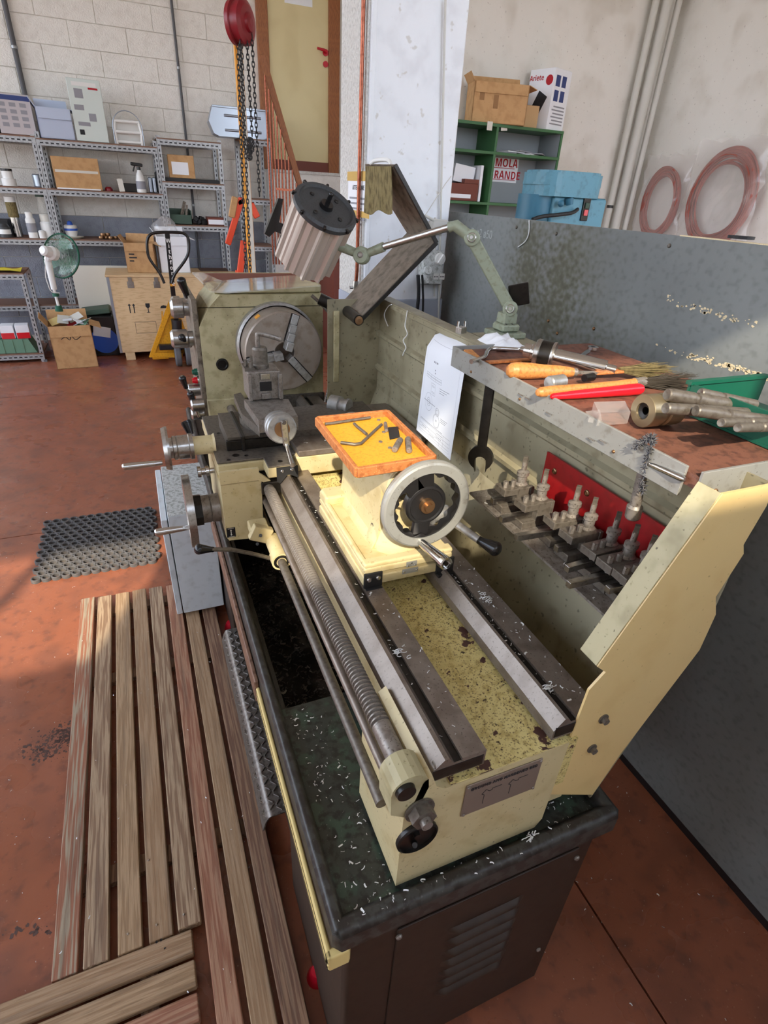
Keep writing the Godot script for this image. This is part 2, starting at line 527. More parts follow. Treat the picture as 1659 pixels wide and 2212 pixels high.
	mat("tray_yellow", Color.WHITE, 0.45, 0.0, paint(c8(226, 164, 48), [[265, 0.03, 0.5, 0.9, c8(206, 136, 38), 0.7], [266, 0.1, 0.78, 0.85, c8(130, 84, 26), 0.7, 2]]), 10.0)
	mat("handle_wood", Color.WHITE, 0.4, 0.0, paint(c8(200, 134, 72), [[267, 0.03, 0.4, 0.85, c8(160, 96, 48), 0.7], [268, 0.12, 0.8, 0.88, c8(90, 54, 30), 0.6, 2]]), 9.0)
	mat("shelf_wood", Color.WHITE, 0.6, 0.0, paint(c8(120, 78, 62), [[269, 0.02, 0.4, 0.85, c8(84, 54, 44), 0.8], [270, 0.08, 0.74, 0.86, c8(50, 36, 30), 0.6]]), 5.0)
	mat("card", Color.WHITE, 0.8, 0.0, paint(c8(196, 154, 106), [[271, 0.015, 0.4, 0.9, c8(178, 136, 90), 0.7], [272, 0.05, 0.8, 0.9, c8(140, 100, 62), 0.5]]), 2.0)
	mat("card_dark", c8(150, 112, 74), 0.85)
	mat("card_edge", c8(206, 170, 124), 0.85)
	# odds and ends
	mat("angle_steel", c8(176, 178, 180), 0.42, 0.55, paint(c8(248, 248, 248), [[281, 0.03, 0.4, 0.9, c8(200, 200, 198), 0.7]]), 3.0)
	mat("shelf_board", c8(128, 96, 78), 0.7)
	mat("slot", c8(30, 30, 32), 0.8)
	mat("white_plastic", c8(232, 232, 228), 0.4)
	mat("off_white", c8(214, 210, 198), 0.5)
	mat("paper", c8(238, 240, 244), 0.85)
	mat("ink", c8(40, 40, 44), 0.8)
	mat("ink_red", c8(176, 28, 40), 0.8)
	mat("ink_grey", c8(150, 150, 156), 0.8)
	mat("red_plate", c8(150, 20, 24), 0.4, 0.0, paint(c8(250, 250, 250), [[282, 0.02, 0.4, 0.95, c8(210, 205, 205), 0.7]]), 4.0)
	mat("red_plastic", c8(214, 26, 40), 0.25)
	mat("hoist_red", c8(134, 20, 34), 0.35)
	mat("jack_yellow", c8(226, 160, 28), 0.4, 0.0, paint(c8(250, 250, 250), [[283, 0.03, 0.5, 0.95, c8(200, 190, 170), 0.7]]), 4.0)
	mat("post_orange", c8(232, 160, 50), 0.45)
	mat("green_bin", c8(16, 88, 68), 0.4)
	mat("green_dark", c8(62, 84, 70), 0.6)
	mat("green_box", c8(104, 142, 118), 0.55)
	mat("green_shelf", c8(58, 104, 62), 0.5)
	mat("shelf_inside", c8(150, 156, 160), 0.7)
	mat("press_blue", c8(96, 152, 172), 0.38, 0.0, paint(c8(250, 250, 250), [[284, 0.012, 0.5, 0.95, c8(205, 205, 198), 0.7], [285, 0.09, 0.88, 0.93, c8(120, 115, 105), 0.5, 2]]), 4.0)
	mat("motor_blue", c8(56, 112, 136), 0.42)
	mat("lamp_green", c8(150, 158, 138), 0.45, 0.1, paint(c8(250, 250, 248), [[286, 0.03, 0.5, 0.95, c8(205, 200, 188), 0.7]]), 5.0)
	mat("lamp_alu", c8(196, 184, 173), 0.36, 0.3)
	mat("lamp_dark", c8(56, 58, 60), 0.45, 0.0, paint(c8(250, 250, 250), [[287, 0.06, 0.5, 0.85, c8(160, 160, 155), 0.6]]), 6.0)
	mat("guard_grey", c8(132, 122, 110), 0.5, 0.2, paint(c8(250, 248, 244), [[288, 0.02, 0.4, 0.9, c8(150, 142, 132), 0.8], [289, 0.1, 0.74, 0.86, c8(100, 92, 84), 0.5]]), 4.0)
	mat("guard_cloth", Color.WHITE, 0.9, 0.0, paint(c8(132, 118, 78), [[290, 0.02, 0.35, 0.85, c8(88, 76, 46), 0.8], [291, 0.1, 0.7, 0.85, c8(70, 60, 40), 0.5]]), Vector3(12, 3, 12))
	mat("pipe_white", c8(206, 204, 196), 0.5)
	mat("cable_red", c8(156, 74, 56), 0.45)
	mat("galvanised", c8(168, 178, 190), 0.3, 0.8)
	mat("crate_green", c8(70, 110, 84), 0.5)
	mat("tyre_grey", c8(92, 92, 94), 0.7)
	mat("mat_rubber", Color.WHITE, 0.8, 0.0, paint(c8(84, 82, 82), [[292, 0.03, 0.45, 0.9, c8(112, 104, 96), 0.7], [293, 0.12, 0.8, 0.9, c8(150, 138, 124), 0.5, 2]]), 3.0)
	mat("plastic_shaving", c8(236, 238, 238), 0.4)
	mat("metal_shaving", c8(120, 116, 112), 0.35, 0.7)
	mat("bristle", c8(62, 54, 44), 0.8)
	mat("bristle_grey", c8(92, 92, 96), 0.6)
	mat("blue_ball", c8(40, 90, 190), 0.3)
	mat("tape", c8(206, 168, 90), 0.6)
	mat("orange_red", c8(226, 74, 36), 0.45)
	clear("film", Color(0.95, 0.93, 0.92), 0.16, 0.12)
	clear("acrylic", Color(0.93, 0.93, 0.90), 0.16, 0.06)
	clear("window_glass", Color(1, 1, 1), 0.04, 0.02)
	clear("smoky", Color(0.30, 0.27, 0.22), 0.55, 0.1)
	clear("fan_mesh", Color(0.55, 0.75, 0.66), 0.35, 0.2)

# ---- the hall
const ZB := -7.3    # block wall behind the shelves
const ZP := -5.1    # plastered wall behind the green shelf
func room():
	# floor of cast slabs with saw-cut joints
	var base := MB.new()
	base.bx(-4.7, 5.1, -0.2, -0.012, ZB - 0.2, 1.7)
	var fl := struct("floor", base, M.floor_joint)
	var xs := [-4.7, -2.05, 0.885, 3.2, 5.1]
	var zs := [ZB - 0.2, -5.3, -2.93, 0.9, 1.7]
	for i in 4:
		for k in 4:
			var b := MB.new()
			b.bx(xs[i] + 0.003, xs[i + 1] - 0.003, -0.012, 0.0, zs[k] + 0.003, zs[k + 1] - 0.003)
			part(fl, "floor_slab", b, M.floor)
	var c := MB.new()
	c.bx(-4.7, 5.1, 5.3, 5.5, ZB - 0.2, 1.7)
	struct("ceiling", c, M.ceiling_paint)
	# block wall
	var wb := MB.new()
	wb.bx(-4.7, 2.7, 0, 5.3, ZB - 0.2, ZB - 0.006)
	var wall := struct("wall_back", wb, M.mortar)
	var bm := {}
	for w in [0.4965, 0.2465]:
		var q := MB.new()
		q.box(Vector3(0, 0, -0.02), Vector3(w, 0.1965, 0.04), Basis.IDENTITY, 0.004)
		bm[w] = q.done()
	var y0 := 1.265 - 0.2 * 6
	for r in range(-1, 17):
		var yy := y0 + 0.2 * r + 0.1
		if yy < 0.06:
			continue
		var x := -1.75 + (0.25 if r % 2 == 0 else 0.0)
		while x < 1.45:
			var o := part(wall, "block", bm[0.4965], M.block_grey if yy < 1.26 else M.block_white)
			o.position = Vector3(x + 0.25, yy, ZB + (0.002 if (r * 7 + int(x * 4)) % 5 == 0 else 0.0))
			x += 0.5
	for s in [[-4.7, -1.78], [1.46, 2.6]]:   # plain plaster on both sides of the visible blocks
		var q := MB.new()
		q.bx(s[0], s[1], 0, 5.3, ZB - 0.01, ZB - 0.0005)
		part(wall, "plaster", q, M.plaster)
	var wp := MB.new()
	wp.bx(2.55, 5.1, 0, 5.3, ZB - 0.2, ZP)
	struct("wall_right_back", wp, M.plaster)
	var wr := MB.new()
	wr.bx(4.86, 5.1, 0, 5.3, ZP, 1.7)
	struct("wall_right", wr, M.plaster)
	# left wall with three large windows, out of the picture
	var wl := MB.new()
	wl.bx(-4.7, -4.5, 0, 0.8, ZB, 1.5)
	wl.bx(-4.7, -4.5, 4.9, 5.3, ZB, 1.5)
	var zz := [ZB, -7.0, -4.5, -4.2, -1.7, -1.4, 0.1, 1.5]
	for i in range(0, 8, 2):
		wl.bx(-4.7, -4.5, 0.8, 4.9, zz[i], zz[i + 1])
	struct("wall_left", wl, M.plaster)
	for i in 3:
		window("window_%d" % (i + 1), Vector3(-4.6, 0.8, zz[i * 2 + 1]), VZ, zz[i * 2 + 2] - zz[i * 2 + 1], 4.1, 3, 3)
	# wall behind the camera: two high windows let the sun in, two low ones stand far to the sides
	var holes := [[-4.4, -2.6, 0.8, 2.4, 2, 2], [-3.7, -1.72, 2.5, 3.3, 3, 1], [-0.95, 0.75, 2.66, 3.3, 3, 1], [1.6, 4.6, 0.8, 4.4, 4, 4]]
	var cut_x := [-4.7, 5.1]
	var cut_y := [0.0, 5.3]
	for h in holes:
		cut_x.append_array([h[0], h[1]])
		cut_y.append_array([h[2], h[3]])
	cut_x.sort()
	cut_y.sort()
	var wf := MB.new()
	for i in cut_x.size() - 1:
		for k in cut_y.size() - 1:
			var m := Vector2((cut_x[i] + cut_x[i + 1]) / 2, (cut_y[k] + cut_y[k + 1]) / 2)
			var open: bool = cut_x[i + 1] - cut_x[i] < 0.001 or cut_y[k + 1] - cut_y[k] < 0.001
			for h in holes:
				open = open or (m.x > h[0] and m.x < h[1] and m.y > h[2] and m.y < h[3])
			if not open:
				wf.bx(cut_x[i], cut_x[i + 1], cut_y[k], cut_y[k + 1], 1.3, 1.5)
	struct("wall_front", wf, M.plaster)
	for i in 4:
		var h = holes[i]
		window("window_%d" % (i + 4), Vector3(h[0], h[2], 1.4), VX, h[1] - h[0], h[3] - h[2], h[4], h[5])

func window(n: String, at: Vector3, along: Vector3, wid: float, hei: float, nx: int, ny: int):
	var b := MB.new()
	var t := along.cross(VY)
	for i in nx + 1:
		var p := at + along * (wid * i / nx)
		b.bar(p, p + VY * hei, 0.05, 0.05, along)
	for k in ny + 1:
		var p := at + VY * (hei * k / ny)
		b.bar(p, p + along * wid, 0.05, 0.05, VY)
	var o := struct(n, b, M.off_white)
	for i in nx:
		for k in ny:
			var q := MB.new()
			var p := at + along * (wid * (i + 0.5) / nx) + VY * (hei * (k + 0.5) / ny)
			q.box(p, along.abs() * (wid / nx - 0.05) + VY * (hei / ny - 0.05) + t.abs() * 0.004)
			part(o, "pane", q, M.window_glass)

# ---- the lathe
var lathe: Node3D
func along_z(z0: float) -> Transform3D:
	return Transform3D(Basis.IDENTITY, Vector3(0, 0, z0))
func screw_head(b: MB, p: Vector3, d: Vector3, r := 0.006):
	b.rev([[r, 0.0], [r, r * 0.35], [r * 0.7, r * 0.75], [0.0, r * 0.85]], p, d, 12)

func lathe_body():
	lathe = thing("metal_lathe", "large cream and steel metal-turning lathe on dark brown pedestals", "lathe", Vector3(0.42, 0, -1.3))
	# pedestal under the tailstock end
	var b := MB.new()
	b.bx(0.145, 0.655, 0.0, 0.655, -0.80, -0.380, 0.012)
	var ped := part(lathe, "pedestal", b, M.cabinet, "dark brown sheet steel pedestal with a louvred cover")
	b = MB.new()
	b.bx(0.236, 0.612, 0.05, 0.600, -0.3805, -0.3755, 0.002)
	part(ped, "access_cover", b, M.cabinet)
	for i in 7:
		b = MB.new()
		var t := i / 6.0
		var a := pz(965, 2011, -0.376).lerp(pz(937, 2145, -0.376), t)
		var c := pz(1132, 1932, -0.376).lerp(pz(1087, 2071, -0.376), t)
		c.y = a.y
		var rows := []
		for k in 5:
			var u := k / 4.0
			var rr := []
			for j in 9:
				var w := j / 8.0
				var bulge := 0.011 * sin(PI * minf(u * 0.55 + 0.05, 1.0)) * smoothstep(0.0, 0.12, w) * smoothstep(1.0, 0.88, w)
				rr.append(a.lerp(c, w) + Vector3(0, 0.006 - 0.016 * u, bulge))
			rows.append(rr)
		b.grid(rows)
		part(ped, "louvre", b, M.cabinet)
	for q in [[861, 2022], [1245, 1852], [1162, 2050]]:
		b = MB.new()
		screw_head(b, pz(q[0], q[1], -0.3755), VZ, 0.006)
		part(ped, "cover_screw", b, M.steel)
	b = MB.new()
	b.bx(0.145, 0.655, 0.0, 0.66, -2.72, -1.76, 0.012)
	part(lathe, "pedestal", b, M.cabinet)
	# shallow chip tray at the tailstock end, deep trough between the pedestals
	b = MB.new()
	b.bx(0.135, 0.665, 0.655, 0.676, -0.815, -0.372)
	part(lathe, "chip_tray", b, M.tray_green, "oily green chip tray")
	b = MB.new()
	b.bx(0.122, 0.146, 0.640, 0.702, -2.72, -0.366, 0.010)
	b.bx(0.122, 0.672, 0.640, 0.702, -0.394, -0.362, 0.012)
	b.bx(0.640, 0.672, 0.640, 0.702, -2.72, -0.366, 0.012)
	part(lathe, "tray_rim", b, M.tray_edge)
	b = MB.new()
	b.bx(0.150, 0.16, 0.38, 0.66, -1.76, -0.80)
	b.bx(0.16, 0.65, 0.38, 0.395, -1.76, -0.80)
	b.bx(0.64, 0.65, 0.38, 0.66, -1.76, -0.80)
	b.bx(0.16, 0.65, 0.395, 0.66, -0.815, -0.80)
	b.bx(0.16, 0.65, 0.395, 0.66, -1.765, -1.75)
	part(lathe, "chip_trough", b, M.pit, "deep dark trough full of oily swarf")
	b = MB.new()
	b.bx(0.112, 0.122, 0.598, 0.640, -0.93, -0.364, 0.004)
	b.bx(0.112, 0.150, 0.598, 0.640, -0.3795, -0.3640, 0.004)
	var ys := part(lathe, "trim_strip", b, M.stripe_yellow, "pale yellow strip along the tray front")
	b = MB.new()
	for yy in [0.6095, 0.632]:
		b.bx(0.1114, 0.1122, yy, yy + 0.0025, -0.93, -0.362)
	part(ys, "pinstripe", b, M.black_paint)
	b = MB.new()
	b.bx(0.110, 0.122, 0.585, 0.655, -1.75, -0.93, 0.004)
	part(lathe, "trim_strip", b, M.brown_edge, "worn brown wooden strip along the trough")
	# foot brake of tread plate between the pedestals
	b = MB.new()
	var rows := []
	for i in 13:
		var rr := []
		for k in 9:
			var u := k / 8.0
			rr.append(Vector3(0.168 - 0.072 * u, 0.165 - 0.05 * pow(maxf(u - 0.7, 0.0) / 0.3, 2.0), -1.68 + 0.78 * i / 12.0))
		rows.append(rr)
	b.grid(rows, 0.004)
	var tr := part(lathe, "foot_brake", b, M.tread, "steel tread plate foot brake")
	b = MB.new()
	for i in 38:
		for k in 4:
			var u := 0.06 + 0.27 * k
			var p := Vector3(0.168 - 0.072 * u, 0.1705 - 0.05 * pow(maxf(u - 0.7, 0.0) / 0.3, 2.0), -1.665 + 0.020 * i + (0.01 if k % 2 else 0.0))
			b.box(p, Vector3(0.019, 0.0030, 0.0042), Basis(VY, 0.8 if (k + i) % 2 else -0.8), 0.0007)
	tag(part(tr, "tread_pattern", b, M.chrome_satin), "", "", "", "stuff")
	for q in [[487, 1353], [668, 2112]]:
		b = MB.new()
		var lf := pY(q[0], q[1], 0.012)
		b.rev([[0.0, 0.03], [0.014, 0.03], [0.022, 0.012], [0.026, 0.0]], Vector3(lf.x + 0.02, 0.0, lf.z), VY, 24)
		part(lathe, "levelling_foot", b, M.handle_red)
	b = MB.new()
	b.bx(0.168, 0.176, 0.05, 0.165, -1.70, -0.89)
	part(lathe, "brake_bar", b, M.cabinet)
	# bed
	b = MB.new()
	b.bx(0.286, 0.316, 0.72, 0.932, -2.0, -0.42)
	b.bx(0.535, 0.570, 0.72, 0.932, -2.0, -0.42)
	b.bx(0.30, 0.56, 0.72, 0.80, -2.0, -0.45)
	var bed := part(lathe, "bed", b, M.cream)
	b = MB.new()
	b.bx(0.31, 0.54, 0.80, 0.9145, -1.30, -0.4035)
	part(bed, "web", b, M.chipped, "yellow painted web with chipped maroon patches")
	for i in 3:   # ribs seen through the gap beside the tailstock
		b = MB.new()
		b.ext([Vector2(0.31, 0.80), Vector2(0.54, 0.80), Vector2(0.54, 0.92), Vector2(0.31, 0.92)], 0.03, along_z(-1.42 - 0.2 * i))
		part(bed, "rib", b, M.chipped)
	b = MB.new()
	b.ext([Vector2(0.277, 0.925), Vector2(0.277, 0.945), Vector2(0.298, 0.966), Vector2(0.305, 0.966), Vector2(0.315, 0.951), Vector2(0.327, 0.951), Vector2(0.327, 0.957), Vector2(0.367, 0.957), Vector2(0.367, 0.925)], 1.59, along_z(-2.0))
	part(bed, "guide_way", b, M.steel_way)
	b = MB.new()
	b.ext([Vector2(0.490, 0.922), Vector2(0.490, 0.943), Vector2(0.507, 0.964), Vector2(0.513, 0.964), Vector2(0.522, 0.951), Vector2(0.532, 0.951), Vector2(0.532, 0.957), Vector2(0.579, 0.957), Vector2(0.579, 0.925)], 1.59, along_z(-2.0))
	part(bed, "guide_way", b, M.steel_way)
	for s in [[0.3155, 0.3268], [0.5222, 0.5318]]:   # oily grooves beside the flats
		b = MB.new()
		b.bx(s[0], s[1], 0.9505, 0.9518, -2.0, -0.412)
		part(bed, "oil_groove", b, M.black_oil)
	for s in [[0.277, 0.367], [0.490, 0.579]]:
		b = MB.new()
		b.bx(s[0] + 0.003, s[1] - 0.003, 0.927, 0.949, -0.4112, -0.4094, 0.0005)
		part(bed, "way_end", b, M.black_oil)
	# foot at the end of the bed
	b = MB.new()
	b.ext([Vector2(0.237, 0.69), Vector2(0.505, 0.69), Vector2(0.517, 0.71), Vector2(0.522, 0.912), Vector2(0.30, 0.912), Vector2(0.285, 0.925), Vector2(0.275, 0.955), Vector2(0.262, 0.945), Vector2(0.25, 0.90), Vector2(0.237, 0.88)], 0.17, along_z(-0.572))
	var foot := part(lathe, "bed_foot", b, M.cream, "cream cast foot at the bed end")
	b = MB.new()
	var poly := [Vector2(0.258, 0.885), Vector2(0.272, 0.93)]
	for i in 9:
		var t := deg_to_rad(20 + 20.0 * i)
		poly.append(Vector2(0.243 + 0.029 * cos(t), 0.938 + 0.030 * sin(t)))
	poly.append(Vector2(0.216, 0.895))
	poly.append(Vector2(0.237, 0.878))
	b.ext(poly, 0.044, along_z(-0.446))
	part(foot, "bearing_bracket", b, M.cream_dirty)
	b = MB.new()
	b.cyl(Vector3(0.234, 0.944, -0.403), Vector3(0.234, 0.944, -0.395), 0.0150, 0.0140, 24)
	part(foot, "bearing_plug", b, M.black_oil)
	b = MB.new()
	var nc := pz(906, 1748, -0.401)
	b.cyl(nc, nc + VZ * 0.018, 0.0195, 0.0195, 6, true, true)
	b.cyl(nc, nc + VZ * 0.003, 0.0235, 0.0235, 24)
	part(foot, "hex_nut", b, M.steel_dark)
	b = MB.new()
	b.cyl(nc, nc + VZ * 0.027, 0.0095, 0.0085, 16)
	part(foot, "stud", b, M.steel)
	b = MB.new()
	var hc := pz(899, 1803, -0.402)
	b.rev([[0.034, 0], [0.034, 0.006], [0.031, 0.008], [0.031, 0.002], [0.0, 0.002]], hc, VZ, 28)
	var cap := part(foot, "shaft_cover", b, M.black_oil)
	b = MB.new()
	b.cyl(pz(896, 1822, -0.40), pz(896, 1826, -0.386), 0.005, 0.004, 10)
	b.cyl(hc + Vector3(-0.002, 0.008, 0.002), hc + Vector3(-0.002, 0.008, 0.008), 0.006, 0.005, 10)
	part(cap, "grip_pin", b, M.black_oil)
	for q in [[938, 1652, 0.006], [916, 1690, 0.008]]:
		b = MB.new()
		var p := pX(q[0], q[1], 0.2745)
		b.rev([[q[2], 0], [q[2] * 0.8, 0.0012], [q[2] * 0.6, 0.0004], [0, 0.0004]], p, -VX, 12)
		part(foot, "socket_screw", b, M.steel_dark)
	# maker's plate: words and two guide way outlines
	b = MB.new()
	var pa := Vector3(0.336, 0.826, -0.4015)
	b.bx(0.336, 0.473, 0.824, 0.900, -0.402, -0.3995, 0.0008)
	var plate := part(foot, "name_plate", b, M.lamp_dark, "grey plate reading GROUND AND HARDENED BED")
	plate.material_override = mat("plate_grey", c8(146, 132, 120), 0.45, 0.5)
	put_text(plate, "lettering", "GROUND AND HARDENED BED", 0.0060, M.ink, Vector3(0.4045, 0.8885, -0.3994), VX, VY, true)
	b = MB.new()
	for x0 in [0.372, 0.420]:
		var ln := [Vector3(0, -0.022, 0), Vector3(0, 0, 0), Vector3(-0.005, 0.004, 0), Vector3(0.002, 0.012, 0), Vector3(0.008, 0.006, 0), Vector3(0.013, 0.006, 0), Vector3(0.013, 0.010, 0), Vector3(0.030, 0.010, 0)]
		for i in ln.size() - 1:
			b.bar(ln[i] + Vector3(x0, 0.862, -0.3992), ln[i + 1] + Vector3(x0, 0.862, -0.3992), 0.0008, 0.0004, VZ)
	part(plate, "way_drawing", b, M.ink)
	b = MB.new()
	for q in [[0.340, 0.896], [0.469, 0.896], [0.340, 0.828], [0.469, 0.828]]:
		screw_head(b, Vector3(q[0], q[1], -0.3995), VZ, 0.0026)
	part(plate, "rivet", b, M.steel)
	# lead screw and the two shafts under it
	b = MB.new()
	var prof := [[0.0125, 0.0]]
	var h := 0.0
	while h < 0.80:
		prof.append([0.0158, h + 0.0018])
		prof.append([0.0158, h + 0.0042])
		prof.append([0.0110, h + 0.0058])
		prof.append([0.0110, h + 0.0085])
		h += 0.0085
	b.rev(prof, Vector3(0.245, 0.937, -1.315), VZ, 20)
	part(lathe, "lead_screw", b, M.steel)
	b = MB.new()
	b.cyl(Vector3(0.245, 0.937, -0.515), Vector3(0.245, 0.937, -0.44), 0.0155, 0.0155, 20)
	part(lathe, "screw_shank", b, M.steel)
	b = MB.new()
	b.cyl(Vector3(0.245, 0.937, -2.0), Vector3(0.245, 0.937, -1.31), 0.0145, 0.0145, 16)
	part(lathe, "screw_shank", b, M.steel)
	b = MB.new()
	b.cyl(Vector3(0.236, 0.893, -2.0), Vector3(0.236, 0.893, -0.46), 0.0085, 0.0085, 16)
	part(lathe, "feed_rod", b, M.steel_way)
	b = MB.new()
	b.cyl(Vector3(0.230, 0.828, -2.0), Vector3(0.230, 0.828, -0.46), 0.0105, 0.0105, 16)
	part(lathe, "control_rod", b, M.steel_dark)

func lathe_head():
	# headstock: cast body with a cover on top
	var b := MB.new()
	b.ext([Vector2(0.168, 0.965), Vector2(0.60, 0.965), Vector2(0.60, 1.325), Vector2(0.245, 1.325), Vector2(0.205, 1.285), Vector2(0.168, 1.22)], 0.30, along_z(-2.30))
	var hs := part(lathe, "headstock", b, M.cream_dirty, "cream headstock casting, oil stained")
	b = MB.new()
	b.bx(0.166, 0.30, 0.82, 0.975, -2.40, -1.985, 0.006)
	part(hs, "gearbox_front", b, M.cream_dirty)
	b = MB.new()
	b.bx(0.225, 0.60, 1.325, 1.358, -2.29, -2.012, 0.008)
	part(hs, "top_cover", b, M.cream_dirty)
	b = MB.new()
	b.bx(0.205, 0.60, 1.358, 1.364, -2.22, -2.04, 0.002)
	part(hs, "cover_tray", b, M.red_brown)
	b = MB.new()
	b.bx(0.150, 0.170, 0.82, 1.31, -2.32, -2.01, 0.004)
	part(hs, "front_panel", b, M.guard_grey)
	b = MB.new()
	b.rev([[0.021, 0], [0.021, 0.004], [0.016, 0.005], [0.0135, 0.002], [0, 0.002]], pz(480, 787, -2.0), VZ, 24)
	part(hs, "sight_plug", b, M.black_oil)
	b = MB.new()
	for q in [[0.20, 0.983], [0.20, 1.29], [0.57, 1.30]]:
		b.bx(0.17, 0.60, 1.2845, 1.2865, -2.0005, -1.9990)
	part(hs, "casting_seam", b, M.black_oil)
	b = MB.new()
	b.bx(0.27, 0.605, 0.70, 0.968, -2.30, -1.995, 0.004)
	part(hs, "headstock_base", b, M.steel_dark)
	# chuck
	var cc := Vector3(0.428, 1.157, 0)
	b = MB.new()
	b.rev([[0.0, 0], [0.146, 0], [0.146, 0.028], [0.138, 0.034]], cc + VZ * -2.0, VZ, 56)
	part(lathe, "back_plate", b, M.aluminium)
	b = MB.new()
	b.rev([[0.134, 0.0], [0.134, 0.084], [0.130, 0.090], [0.034, 0.090], [0.034, 0.02], [0, 0.02]], cc + VZ * -1.972, VZ, 64)
	var ch := part(lathe, "chuck", b, M.steel_chuck, "three-jaw steel chuck")
	for k in 3:
		var ang := deg_to_rad(72.0 - 120.0 * k - 1.0)
		var dr := Vector3(cos(ang), sin(ang), 0)
		b = MB.new()
		b.bar(cc + VZ * -1.8815 + dr * 0.035, cc + VZ * -1.8815 + dr * 0.131, 0.030, 0.004, VZ)
		part(ch, "jaw_slot", b, M.black_oil)
		b = MB.new()
		for st in [[0.014, 0.044, 0.044], [0.044, 0.070, 0.030], [0.070, 0.098, 0.020], [0.098, 0.130, 0.010]]:
			b.bar(cc + VZ * (-1.882 + st[2] / 2) + dr * st[0], cc + VZ * (-1.882 + st[2] / 2) + dr * st[1], 0.023, st[2], VZ, 0.0015)
		part(ch, "jaw", b, M.aluminium)
	b = MB.new()
	var lp := cc + Vector3(cos(2.18), sin(2.18), 0) * 0.1345 + VZ * -1.93
	b.box(lp, Vector3(0.018, 0.002, 0.030), Basis(VZ, 2.18 - PI / 2))
	part(ch, "warning_label", b, M.post_orange)
	# levers and dials on the front
	for s in [[0.160, 1.262, -2.13, 0.033, 0.07], [0.160, 1.172, -2.07, 0.031, 0.085], [0.160, 1.25, -2.25, 0.033, 0.06]]:
		b = MB.new()
		b.rev([[0, s[4]], [s[3] * 0.75, s[4]], [s[3], s[4] - 0.008], [s[3], 0.03], [s[3] * 0.8, 0.026], [s[3] * 0.8, 0.0]], Vector3(s[0], s[1], s[2]), -VX, 24)
		part(lathe, "gear_dial", b, M.chrome_satin)
	b = MB.new()
	lever(b, pz(424, 676, -2.13), pz(412, 655, -2.12), pz(404, 640, -2.11), 0.006)
	part(lathe, "gear_lever", b, M.chrome_satin)
	grip(lathe, pz(405, 642, -2.11), pz(389, 599, -2.09), 0.0095, 0.0150)
	b = MB.new()
	lever(b, pz(412, 748, -2.07), pz(404, 740, -2.06), pz(399, 735, -2.05), 0.006)
	part(lathe, "gear_lever", b, M.chrome_satin)
	grip(lathe, pz(402, 738, -2.05), pz(388, 724, -2.04), 0.009, 0.0125)
	for s in [[424, 803, "green_bin"], [424, 821, "red_plastic"]]:
		b = MB.new()
		var p := pz(s[0] + 10, s[1], -2.04)
		b.cyl(p, p - VX * 0.022, 0.012, 0.012, 20)
		b.cyl(p - VX * 0.022, p - VX * 0.030, 0.010, 0.008, 20)
		var o := part(lathe, "push_button", b, M[s[2]])
		b = MB.new()
		b.cyl(p + VX * 0.006, p - VX * 0.012, 0.0155, 0.0155, 20)
		part(o, "bezel", b, M.chrome)
	for s in [[0.152, 0.995, -2.05], [0.152, 0.965, -1.97], [0.152, 0.915, -2.02]]:
		b = MB.new()
		b.rev([[0, 0.045], [0.018, 0.045], [0.022, 0.040], [0.022, 0.0]], Vector3(s[0], s[1], s[2]), -VX, 20)
		part(lathe, "feed_dial", b, M.chrome_satin)
	for s in [[418, 862, 402, 838, 392, 812], [430, 900, 420, 878, 410, 846]]:
		b = MB.new()
		lever(b, pz(s[0], s[1], -2.0), pz(s[2], s[3], -1.99), pz(s[4], s[5], -1.98), 0.0045)
		part(lathe, "feed_lever", b, M.chrome_satin)
		grip(lathe, pz(s[2], s[3], -1.99), pz(s[4], s[5], -1.98), 0.008, 0.0125)
	# clear guard lying on top of the headstock, folded down at its front edge
	b = MB.new()
	rows_from(b, [[pY(415, 588, 1.40), pY(438, 588, 1.40)], [pY(440, 612, 1.395), pY(470, 603, 1.385)], [pY(452, 628, 1.372), pY(480, 606, 1.372)], [pY(487, 631, 1.372), pY(520, 602, 1.372)], [pY(692, 616, 1.372), pY(640, 594, 1.372)]], 0.004)
	solo("clear_guard", "scratched clear plastic guard lying on the headstock top", "guard", b, M.acrylic)
	# flexible conduit down the chuck side
	b = MB.new()
	var cp := [pz(673, 638, -1.97), pz(700, 663, -1.95), pz(719, 690, -1.93), pz(725, 720, -1.92), pz(724, 766, -1.91), pz(715, 820, -1.90), pz(703, 869, -1.89)]
	b.tube(smooth(cp, 4), 0.0058, 10)
	var con := part(lathe, "conduit", b, M.steel_dark)
	b = MB.new()
	var sp := smooth(cp, 10)
	for i in range(20, sp.size() - 1):
		b.cyl(sp[i].lerp(sp[i + 1], 0.2), sp[i].lerp(sp[i + 1], 0.7), 0.0072, 0.0072, 10)
	part(con, "conduit_ridges", b, M.steel)

